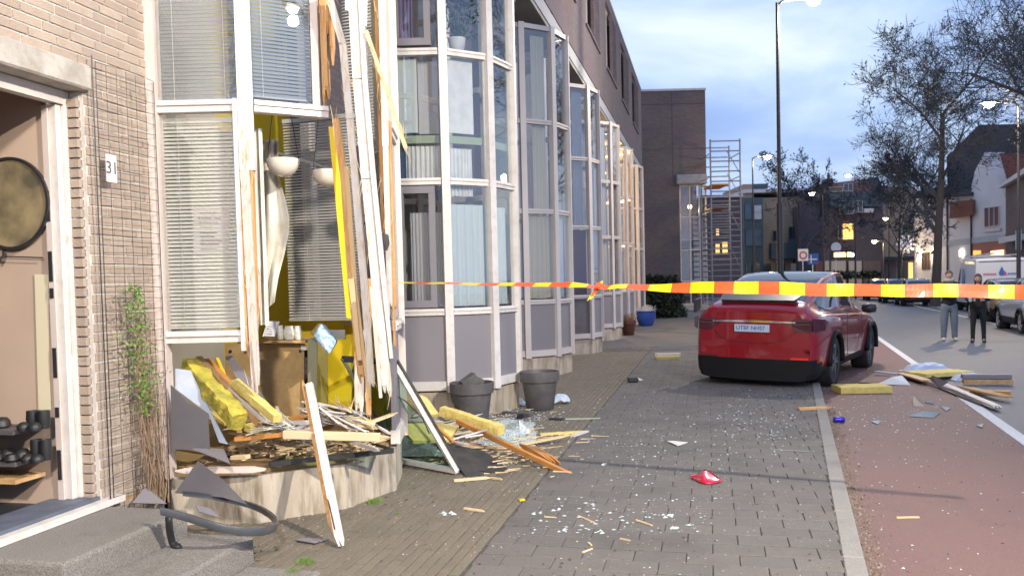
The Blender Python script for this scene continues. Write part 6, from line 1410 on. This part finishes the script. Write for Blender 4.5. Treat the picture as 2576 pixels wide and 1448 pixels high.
parked('parked_car', HATCH, PX(2300, 47), 47, m_blcar, 'blue parked car left of the big bare tree')
parked('parked_car', HATCH, PX(2528, 29.5), 29.5, m_brz, 'bronze parked car behind the black dressed pedestrian')
parked('parked_car', HATCH, PX(2625, 23.8), 23.8, m_slv, 'silver parked car cut off by the right edge')
vn = parked('white_van', VAN, PX(2482, 37.5), 37.5, m_vw, 'pale van with roof rack and a blue drop logo, parked behind the pedestrians', group=None, van=True, wheels=(-1.7, 1.8), wr=.33, trk=.82, rw=(-9, -8), wsx=(1.15, 1.95), cat='van')
build('roof_rack', MB().bar((-2.3, -.7, 2.45), (.9, -.7, 2.45), .03).bar((-2.3, .7, 2.45), (.9, .7, 2.45), .03).bar((-2.2, -.75, 2.42), (-2.2, .75, 2.42), .04).bar((-.9, -.75, 2.42), (-.9, .75, 2.42), .04).bar((.6, -.75, 2.42), (.6, .75, 2.42), .04).bar((-2.2, -.7, 2.3), (-2.2, -.7, 2.45), .03).bar((-2.2, .7, 2.3), (-2.2, .7, 2.45), .03), m_alu, vn, frame=WM[vn.name])
build('ladder', MB().bar((-2.5, -.2, 2.52), (1.2, -.2, 2.52), .04).bar((-2.5, .2, 2.52), (1.2, .2, 2.52), .04), m_alu, vn, frame=WM[vn.name])
def drop(cy, cz, r_, h_, s_=1): return [(cy + s_ * r_ * sin(t) * (1 if cos(t) < 0 else 1 - .75 * cos(t)), cz + (h_ * cos(t) if cos(t) > 0 else r_ * cos(t))) for t in [2 * pi * i / 20 for i in range(20)]]
m_logob = M('logo_blue', (.02, .12, .40), .5); m_logor = M('logo_red', (.45, .05, .16), .5)
build('drop_logo', MB().prism([(-2.65, y, z) for y, z in drop(-.05, 1.68, .11, .26)], (.02, 0, 0)), m_logob, vn, frame=WM[vn.name]); build('flame_logo', MB().prism([(-2.66, y, z) for y, z in drop(-.17, 1.64, .055, .12)], (.02, 0, 0)), m_logor, vn, frame=WM[vn.name])
mb = MB(); [mb.box(-2.645, -2.635, .16 + i * .07, .205 + i * .07, 1.60, 1.67) for i in range(7)]; build('red_lettering', mb, m_logor, vn, frame=WM[vn.name])
mb = MB(); [mb.box(-2.645, -2.635, -.66 + i * .07, -.615 + i * .07, 1.60, 1.67) for i in range(6)]; build('blue_lettering', mb, m_logob, vn, frame=WM[vn.name])
mb = MB().prism([(-.5, .985, .6), (.1, .985, .6), (-.2, .985, 1.9), (-.4, .985, 1.9)], (0, .01, 0)); build('blue_stripe', mb, m_logob, vn, frame=WM[vn.name])

# ------------------------------------------------------------------ the two pedestrians
def skin_mesh(name_, chains, mat, parent, sub=2, root=0):
    vs = []; es = []; rd = []
    idx = {}
    for ch in chains:
        prev = None
        for (p, r_) in ch:
            key = tuple(round(c, 4) for c in p)
            if key not in idx: idx[key] = len(vs); vs.append(p); rd.append(r_)
            if prev is not None: es.append((prev, idx[key]))
            prev = idx[key]
    me = bpy.data.meshes.new(name_); me.from_pydata(vs, es, []); me.materials.append(mat)
    o = bpy.data.objects.new(name_, me); link(o, parent, Matrix())
    sm = o.modifiers.new('skin', 'SKIN'); sm.use_smooth_shade = True
    sv = me.skin_vertices[0].data
    for i, r_ in enumerate(rd): sv[i].radius = r_ if isinstance(r_, tuple) else (r_, r_)
    sv[root].use_root = True
    if sub: s2 = o.modifiers.new('smooth', 'SUBSURF'); s2.levels = s2.render_levels = sub
    return o
def hand(wr_, d, side):
    ch = []; d = V(d).normalized(); pl = wr_ + d * .05; sd = d.cross(V((0, 1, 0))).normalized()
    for k in range(4):
        o = sd * (.03 - .02 * k); ln = (.07, .08, .075, .06)[k]; ch.append([(tuple(pl), .02), (tuple(pl + o + d * .03), .011), (tuple(pl + o + d * (.03 + ln * .55) + V((0, -.01, 0))), .009), (tuple(pl + o + d * (.03 + ln) + V((0, -.025, 0))), .008)])
    ch.append([(tuple(pl), .02), (tuple(pl + sd * .045 + V((0, -.01, 0))), .011), (tuple(pl + sd * .055 + d * .04 + V((0, -.02, 0))), .009)]); return ch
def person(x, y, h, turn, label, top, legs, shoes, hair, arms, longhair, hood=None, wide=1.0):
    k = h / 1.72; e_ = empty('person', (0, 0, 0), label, 'person')
    def s(*p): return tuple(c * k for c in p)
    el, wrp = arms
    B_ = []
    B_ += [[(s(0, 0, .95), .09 * k), (s(0, 0, 1.12), .08 * k), (s(0, .01, 1.30), (.10 * k, .08 * k)), (s(0, .01, 1.44), .06 * k), (s(0, 0, 1.50), .05 * k)]]
    for sg in (-1, 1):
        B_ += [[(s(0, .01, 1.30), (.10 * k, .08 * k)), (s(.16 * sg, .01, 1.38), .04 * k), (s(el[0] * sg, el[1], el[2]), .036 * k), (s(wrp[0] * sg, wrp[1], wrp[2]), .028 * k), (tuple(V(s(wrp[0] * sg, wrp[1], wrp[2])) + V((-.3 * sg, -.3, .15)) * .1), .024 * k)]]
        B_ += [[(s(0, 0, .95), .09 * k), (s(.095 * sg, 0, .86), .06 * k), (s(.11 * sg, -.01, .48), .045 * k), (s(.12 * sg, .02, .10), .030 * k), (s(.125 * sg, -.10, .035), .018 * k)]]
        hd_ = V(s(wrp[0] * sg, wrp[1], wrp[2])); 
        dd = V((-.5 * sg, -.6, .1)).normalized(); sdv = V((0, 0, 1))
        for q in range(4): B_ += [[(tuple(hd_ + V((-.3 * sg, -.3, .15)) * .1), .024 * k), (tuple(hd_ + dd * .09 + sdv * (.024 - .016 * q)), .009), (tuple(hd_ + dd * (.13 - .008 * q) + sdv * (.02 - .016 * q) + V((-.015 * sg, .01, 0))), .007)]]
    skin_mesh('body', B_, m_skin, e_)
    # head with face
    hc = V(s(0, -.01, 1.60)); vs = []; fs = []; NU, NV = 20, 16
    for j in range(NV + 1):
        ph = pi * j / NV
        for i in range(NU):
            th = 2 * pi * i / NU; x_, y_, z_ = sin(ph) * sin(th), -sin(ph) * cos(th), cos(ph)
            rx, ry, rz = .075, .095, .118
            if z_ < 0: rx *= 1 - .28 * z_ * z_; ry *= 1 - .12 * z_ * z_
            p = V((x_ * rx, y_ * ry, z_ * rz)); fr_ = max(0, -y_)
            if fr_ > .5:
                p.y -= .022 * math.exp(-((x_) / .16) ** 2 - ((z_ + .12) / .16) ** 2)        # nose
                p.y += .012 * math.exp(-((abs(x_) - .38) / .18) ** 2 - ((z_ - .06) / .12) ** 2)   # eye sockets
                p.y -= .008 * math.exp(-(x_ / .3) ** 2 - ((z_ + .48) / .12) ** 2)            # lips
                p.y -= .010 * math.exp(-(x_ / .3) ** 2 - ((z_ + .85) / .15) ** 2)            # chin
            vs.append(hc + p * k)
    for j in range(NV):
        for i in range(NU): fs.append((j * NU + i, (j + 1) * NU + i, (j + 1) * NU + (i + 1) % NU, j * NU + (i + 1) % NU))
    hdm = build('head', MB().add(vs, fs), m_skin, e_, frame=Matrix(), smooth=True)
    for sg in (-1, 1):
        build('eye', MB().lathe([(.001, 0), (.011, .002), (.001, .006)], hc + V((.029 * sg, -.086, .008)) * k, 8, axis=(0, -1, 0)), m_ink, hdm, frame=Matrix())
        build('ear', MB().lathe([(.001, 0), (.024, .003), (.02, .012), (.001, .014)], hc + V((.072 * sg, .0, -.01)) * k, 10, axis=(sg, 0, 0)), m_skin, hdm, frame=Matrix())
    build('mouth', MB().bar(hc + V((-.022, -.098, -.055)) * k, hc + V((.022, -.098, -.055)) * k, .006, .009), M('lips', (.38, .12, .11), .5), hdm, frame=Matrix())
    # hair
    vs = []; fs = []
    for j in range(NV + 1):
        ph = pi * j / NV
        for i in range(NU):
            th = 2 * pi * i / NU; x_, y_, z_ = sin(ph) * sin(th), -sin(ph) * cos(th), cos(ph); front = -y_ * (1 if abs(x_) < .75 else .3)
            zz = max(z_, (.52 if front > .35 else (-.1 if not longhair else -1.0) if front < .0 else .3)); g = 1.10
            p = V((x_ * .078 * g, y_ * .097 * g, zz * .124)); 
            if longhair and z_ < .1 and front < .2: p = V((x_ * .09, max(y_, 0) * .10 + .0, z_ * .30))
            vs.append(hc + V((0, .006, .006)) + p * k + V((rr(-1, 1), rr(-1, 1), rr(-1, 1))) * .003)
    for j in range(NV):
        for i in range(NU): fs.append((j * NU + i, (j + 1) * NU + i, (j + 1) * NU + (i + 1) % NU, j * NU + (i + 1) % NU))
    build('hair', MB().add(vs, fs), hair, e_, frame=Matrix(), smooth=True)
    # clothes
    w = wide; T = [[(s(0, 0, .80), (.185 * k * w, .145 * k)), (s(0, 0, .98), (.175 * k * w, .14 * k)), (s(0, .005, 1.15), (.165 * k * w, .135 * k)), (s(0, .01, 1.30), (.18 * k * w, .13 * k)), (s(0, .015, 1.45), (.10 * k, .09 * k))]]
    for sg in (-1, 1): T += [[(s(0, .01, 1.30), (.17 * k * w, .125 * k)), (s(.16 * sg * w, .01, 1.375), .078 * k), (s(el[0] * sg, el[1], el[2]), .064 * k), (tuple(V(s(wrp[0] * sg, wrp[1], wrp[2])) + V((-.3 * sg, -.3, .15)) * .08), .046 * k)]]
    skin_mesh('jacket', T, top, e_, root=2)
    Lg = [[(s(0, 0, .98), (.145 * k, .12 * k)), (s(0, 0, .90), (.15 * k, .125 * k))]]
    lw = 1.25 if legs is m_sweat else .92
    for sg in (-1, 1): Lg += [[(s(0, 0, .90), (.15 * k, .125 * k)), (s(.095 * sg, 0, .80), .10 * k * lw ** .5), (s(.112 * sg, -.01, .48), .073 * k * lw), (s(.12 * sg, .005, .25), .062 * k * lw), (s(.122 * sg, .01, .10), .055 * k * lw), (s(.122 * sg, .01, .045), .055 * k * lw)]]
    skin_mesh('trousers', Lg, legs, e_, root=1)
    for sg in (-1, 1):
        c0 = V(s(.122 * sg, .06, .04)); c1 = V(s(.14 * sg, -.15, .032)); skin_mesh('shoe', [[(tuple(c0), (.055, .048)), (tuple((c0 + c1) / 2), (.056, .046)), (tuple(c1), (.05, .034))]], shoes, e_, sub=1)
    if hood: build('hood', MB().lathe([(.10, -.05), (.125, -.02), (.13, .03), (.105, .06), (.09, .03), (.085, 0)], V(s(0, .01, 1.47)), 20), hood, e_, frame=Matrix(), smooth=True)
    place(e_, (x, y, ROADZ), turn); return e_
m_sweat = M('grey_blue_sweatpants', (.16, .19, .24), .95, var=.3, vs=12); m_blackc = M('black_coat', (.014, .014, .017), .9); m_hairb = M('brown_hair', (.06, .03, .02), .6); m_hairl = M('dark_blond_hair', (.09, .05, .03), .6); m_hoodg = M('light_grey_hood', (.38, .36, .34), .95)
pa_ = G(2388, 856, ROADZ); pb_ = G(2461, 861, ROADZ)
pe1 = person(pa_.x, pa_.y, 1.76, radians(-16), 'pedestrian in grey blue sweatpants and black top with pale hood, arms folded', m_blackc, m_sweat, M('pale_shoes', (.5, .48, .47), .7), m_hairl, ((.26, -.02, 1.14), (.05, -.22, 1.18)), False, m_hoodg)
pe2 = person(pb_.x, pb_.y, 1.66, radians(-30), 'long haired pedestrian all in black holding a pale blue cup', m_blackc, m_blackc, m_black, m_hairb, ((.25, -.03, 1.08), (.14, -.25, 1.06)), True, None, 1.1)
cupp = WM[pe2.name] @ V((-.16, -.33, 1.0)); build('cup', MB().lathe([(.03, 0), (.042, .11), (.038, .11)], cupp, 12), m_panelblue, label='pale blue cup held by the pedestrian in black', cat='cup')

# ------------------------------------------------------------------ barrier tape
def tape_pt(s): return V((-1.03, 6.9, 0)).lerp(V((3.05, 5.0, 0)), s)
m_ty = M('tape_yellow', (.85, .66, .0), .35, coat=.3, var=.25, vs=9, col2=(.75, .5, 0)); m_tr = M('tape_red', (.80, .10, .015), .35, coat=.3, var=.25, vs=9, col2=(.6, .06, .01))
ypix = [(955, 711), (1200, 713), (1400, 716), (1480, 719), (1505, 724), (1560, 719), (1640, 722), (1750, 723), (1900, 724), (2050, 727), (2200, 729), (2380, 732), (2575, 734), (2900, 742)]
def ypx(px):
    for (a, b_), (c_, d_) in zip(ypix[:-1], ypix[1:]):
        if a <= px <= c_: return b_ + (d_ - b_) * (px - a) / (c_ - a)
    return ypix[-1][1]
def wide_at(px): # how open the twisted tape hangs
    tb_ = [(955, .10), (1230, .22), (1440, .45), (1490, .22), (1505, .12), (1540, .4), (1640, .62), (1750, .88), (1900, 1), (3000, 1)]
    for (a, b_), (c_, d_) in zip(tb_[:-1], tb_[1:]):
        if a <= px <= c_: return b_ + (d_ - b_) * (px - a) / (c_ - a)
    return 1
TW = .084; tn = (tape_pt(1) - tape_pt(0)).normalized(); tside = V((-tn.y, tn.x, 0)).normalized(); L_ = (tape_pt(1) - tape_pt(0)).length
te = empty('barrier_tape', tape_pt(.5) + V((0, 0, 1.5)), 'yellow and orange red striped barrier tape stretched across the street', 'tape')
N = 200; SEG = {0: MB(), 1: MB()}; pts = []
for i in range(N + 1):
    s = 1.2 * i / N; p = tape_pt(s); px_ = 1288 + (p.x / p.y) * FPX
    d = ray(min(2900, px_), ypx(min(2900, px_))); z = 1.6 + d.z * (p.y / d.y); o = wide_at(px_) * (1 - .03 * (1 + sin(s * 47))); ang = math.acos(min(1, o)); w_ = V((0, 0, 1)) * cos(ang) + tside * sin(ang)
    w_ += tside * (.16 * sin(s * 17) + .12 * sin(s * 41 + 1)) * (1 if px_ > 1560 else .3); w_.normalize(); c = V((p.x, p.y, z + .003 * sin(s * 22) + .002 * sin(s * 57))) + tside * .004 * sin(s * 30); pts.append((c - w_ * TW / 2, c + tside * .0015 * sin(s * 23 + 1), c + w_ * TW / 2, s * L_))
STR = .15; cuts = {}
runs = []; cur = None
for i in range(N):
    k = int((pts[i][3] + .05) / STR)
    if k != cur: cur = k; runs.append((k, [i]))
    runs[-1][1].append(i + 1)
for k, ids in runs:
    vs = [v for i in ids for v in pts[i][:3]]; fs = []
    for j in range(len(ids) - 1):
        for q in (0, 1): fs.append((j * 3 + q, j * 3 + 3 + q, j * 3 + 4 + q, j * 3 + 1 + q))
    o = build('red_band' if k % 2 == 0 else 'yellow_band', MB().add(vs, fs), m_tr if k % 2 == 0 else m_ty, te); sd_ = o.modifiers.new('thickness', 'SOLIDIFY'); sd_.thickness = .0006
kp = Q(1507, 720, tape_pt(.40).y)
mb = MB(); 
for (a, b_, w0) in (((1505, 722), (1484, 752), .04), ((1508, 718), (1516, 706), .03), ((1500, 724), (1478, 756), .02)): mb.bar(Q(*a, kp.y - .01), Q(*b_, kp.y - .02), w0, .004, up=UPY, taper=.3)
build('knot_end', mb, m_ty, te); mb = MB(); mb.bar(Q(1512, 712, kp.y - .02), Q(1490, 742, kp.y - .03), .03, .004, up=UPY, taper=.6).bar(Q(1498, 716, kp.y - .03), Q(1530, 724, kp.y - .03), .03, .01, up=UPY); build('knot', mb, m_tr, te)
street_lamp(Q(1963, 690, 19.3).x, 19.3, 7.85, (Q(1963, 690, 19.3).x + .75, 19.2, 8), 'tallest street lamp rising behind the red car', 1800, lens=1.6)
street_lamp(6.9, -.9, 6.6, (5.7, -.5, 6.6), 'unseen street lamp placed across the road to light the smashed bay', 5000, (1, .91, .75), aim=(-1.6, 6.0, 1.2), cone=84)  # stands out of view; place and cone picked for the light on the bay
street_lamp(-.95, -3.9, 5.8, (-.05, -3.7, 5.8), 'unseen street lamp added behind the camera as frontal fill', 2700, (1, .90, .77), soft=3.5)  # out of view, added to fill the bay and its room from the front
flamp(1893, 397, 44, .7, 'second street lamp between the scaffold and the tall lamp', 300)
flamp(2070, 487, 62, -.8, 'slim lit street lamp in front of the tiled roof house')
flamp(2150, 442, 62, -.5, 'thin tall street lamp left of the lit window')
flamp(2562, 262, 31.5, -1.1, 'lit street lamp at the right edge above the parked cars', 1500, (1, .78, .5))
flamp(2222, 607, 66, -.7, 'low warm street lamp in front of the tan side wall', 350, (1, .7, .35))
flamp(2236, 550, 76, -.3, 'small distant street lamp high on the tan side wall')

# ------------------------------------------------------------------ rubble on the bike lane and road
def gl(px, py, z=0): g = G(px, py, ROADZ + z); return g
def layr(a, b_, w, h, mat, label, cat='plank', z=0.0, splits=0, name_='plank'):
    A, Bp = gl(*a, z), gl(*b_, z); A.z = Bp.z = ROADZ + z + h / 2
    mb = MB().splinter(A, Bp, w, h, n=splits, end=.18, both=True) if splits else MB().bar(A, Bp, w, h)
    return build(name_, mb, mat, label=label, cat=cat)
def slabg(c, w, d, h, ang, mat, label, name_='insulation_slab', seed=0, amp=.012, cat='insulation'):
    c = V(c); nx, ny = 12, 6; vs = []; fs = []; ca, sa = cos(ang), sin(ang)
    for k in (0, 1):
        for j in range(ny + 1):
            for i in range(nx + 1):
                x_, y_ = (i / nx - .5) * w, (j / ny - .5) * d; p = V((c.x + x_ * ca - y_ * sa, c.y + x_ * sa + y_ * ca, c.z + k * h)); n_ = mnoise.noise_vector(p * 9 + V((seed, 0, 0))) * amp
                vs.append(p + (n_ if k else V((n_.x, n_.y, 0))))
    M_ = (nx + 1) * (ny + 1)
    for j in range(ny):
        for i in range(nx):
            a = j * (nx + 1) + i; q = (a, a + 1, a + nx + 2, a + nx + 1); fs.append(q[::-1]); fs.append(tuple(M_ + t for t in q))
    rim_ = [i for i in range(nx + 1)] + [j * (nx + 1) + nx for j in range(1, ny + 1)] + [ny * (nx + 1) + i for i in range(nx - 1, -1, -1)] + [j * (nx + 1) for j in range(ny - 1, 0, -1)]
    for q in range(len(rim_)): a, b_ = rim_[q], rim_[(q + 1) % len(rim_)]; fs.append((a, b_, b_ + M_, a + M_))
    return build(name_, MB().add(vs, fs), mat, label=label, cat=cat, smooth=40)
g = gl(2167, 985); slabg((g.x, g.y, ROADZ + .004), .72, .42, .09, -.05, m_foam, 'thick yellow insulation slab lying on the bike lane behind the car', seed=3)
g = gl(2360, 950); slabg((g.x, g.y, ROADZ + .05), .9, .5, .06, .25, m_foam, 'yellow insulation slab among the planks on the white road line', seed=6)
g = gl(2490, 968); 
for i, (dx, dz, lb) in enumerate(((0, 0, 'lower'), (.03, .075, 'upper'))):
    build('timber', MB().bar((g.x - .35, g.y + .1 + dx, ROADZ + .05 + dz), (g.x + .3, g.y - .05 + dx, ROADZ + .05 + dz), .12, .065), m_panel if i else m_wood, label=lb + ' sawn timber of the pair at the right end of the road rubble', cat='timber', bevel=.006)
layr((2275, 945), (2400, 985), .10, .05, m_whitefar, 'white framed plank at the left of the road rubble', z=.01)
layr((2350, 962), (2510, 1030), .09, .05, m_whitefar, 'long white grooved plank pointing to the lower right of the road rubble', z=.02, splits=3)
layr((2362, 978), (2470, 1022), .03, .03, m_black, 'black rubber seal strip under the long white plank', cat='strip', z=.0)
layr((2420, 975), (2530, 1000), .14, .03, m_wood, 'pale raw board at the right of the road rubble', z=.05, splits=3)
layr((2440, 990), (2540, 992), .10, .05, m_woodor, 'brown board below the sawn timbers on the road', z=.0)
layr((2270, 940), (2330, 958), .16, .02, m_splint, 'pale torn plate at the left end of the road rubble', cat='board', z=.06)
layr((2160, 966), (2255, 967), .06, .03, m_black, 'black flat strip on the bike lane behind the insulation slab', cat='strip')
layr((2200, 935), (2280, 945), .06, .02, m_panelblue, 'thin blue white strip beside the front wheel of the red car', cat='strip')
mb = MB().prism([gl(2210, 966, .01), gl(2290, 968, .01), gl(2270, 945, .12), gl(2245, 950, .10)], (0, .015, .01)); build('white_sheet', mb, m_paper, label='white torn sheet standing up on the bike lane behind the car', cat='sheet')
for (x_, y_, s_, lb) in ((2330, 932, .30, 'bluish crumpled plastic behind the yellow slab on the road'), (2440, 955, .22, 'grey blue wrapped bundle right of the yellow slab on the road')):
    g = gl(x_, y_); vs = []
    for i in range(9):
        for j in range(7):
            q = g + V(((i - 4) / 4 * s_ * 1.3, (j - 3) / 3 * s_ * .7, 0)); r2 = max(0, 1 - ((i - 4) / 4) ** 2 - ((j - 3) / 3) ** 2); q.z = ROADZ + .005 + r2 ** .5 * s_ * .4 + rr(0, .03) * (r2 > 0); vs.append(q)
    build('crumpled_plastic', MB().add(vs, [(i * 7 + j, (i + 1) * 7 + j, (i + 1) * 7 + j + 1, i * 7 + j + 1) for i in range(8) for j in range(6)]), m_panelblue, label=lb, cat='plastic')
g = gl(2375, 945, .14); build('bent_sheet', MB().prism([gl(2340, 962, .02), gl(2362, 975, .02), gl(2385, 962, .12), gl(2345, 945, .16)], (0, .01, .01)), m_panel, label='small grey square sheet sticking out of the road rubble', cat='sheet')
build('black_fragment', MB().add([gl(2298, 1020), gl(2326, 1022), gl(2318, 1012), gl(2300, 1000, .06) + V((0, .03, .03))], [(0, 1, 3), (1, 2, 3), (2, 0, 3), (0, 2, 1)]), m_black, label='pointed black plastic fragment on the bike lane', cat='fragment')
cn = gl(2108, 1062); build('can', MB().lathe([(.026, 0), (.033, .008), (.034, .11), (.026, .122), (.022, .12)], cn + V((-.05, 0, .034)), 18, axis=(1, -.1, 0)), M('blue_can', (.04, .03, .45), .3, metal=.4), smooth=50, label='crushed dark blue can lying on the bike lane by the kerb', cat='can')
for (pix, lb) in (([(2285, 1046), (2325, 1035), (2365, 1038), (2350, 1050)], 'large pale blue glass shard on the bike lane'), ([(2326, 1012), (2350, 1008), (2348, 1016)], 'small glass shard beside the black fragment'), ([(2365, 1022), (2392, 1026), (2380, 1034)], 'thin glass shard below the long white plank'), ([(2455, 1070), (2475, 1066), (2470, 1076)], 'small shard near the white road line'), ([(2190, 1060), (2215, 1058), (2210, 1068)], 'dull shard in the middle of the bike lane')):
    build('glass_shard', MB().prism([gl(*p_, .005) for p_ in pix], (0, .0, .008)), m_shard, label=lb, cat='glass shard')
layr((2255, 1302), (2312, 1301), .02, .008, m_splint, 'pale straight lath on the near bike lane', cat='stick', name_='batten')
layr((1970, 968), (2010, 972), .03, .01, m_splint, 'thin stick in the shadow behind the red car', cat='stick', name_='batten')
layr((1945, 1130), (2000, 1134), .012, .006, m_white, 'thin white strip lying across the tiles near the kerb', cat='stick', name_='batten')
scatter('wood_splinters', 260, lambda: V((RD(rr(-2.2, 2.2), 0).x + .336 * (yy := 4.5 + 9 * R()), yy, 0 if R() < 2 else 0)) if False else ongr(), m_splint, .003, .012, .2)
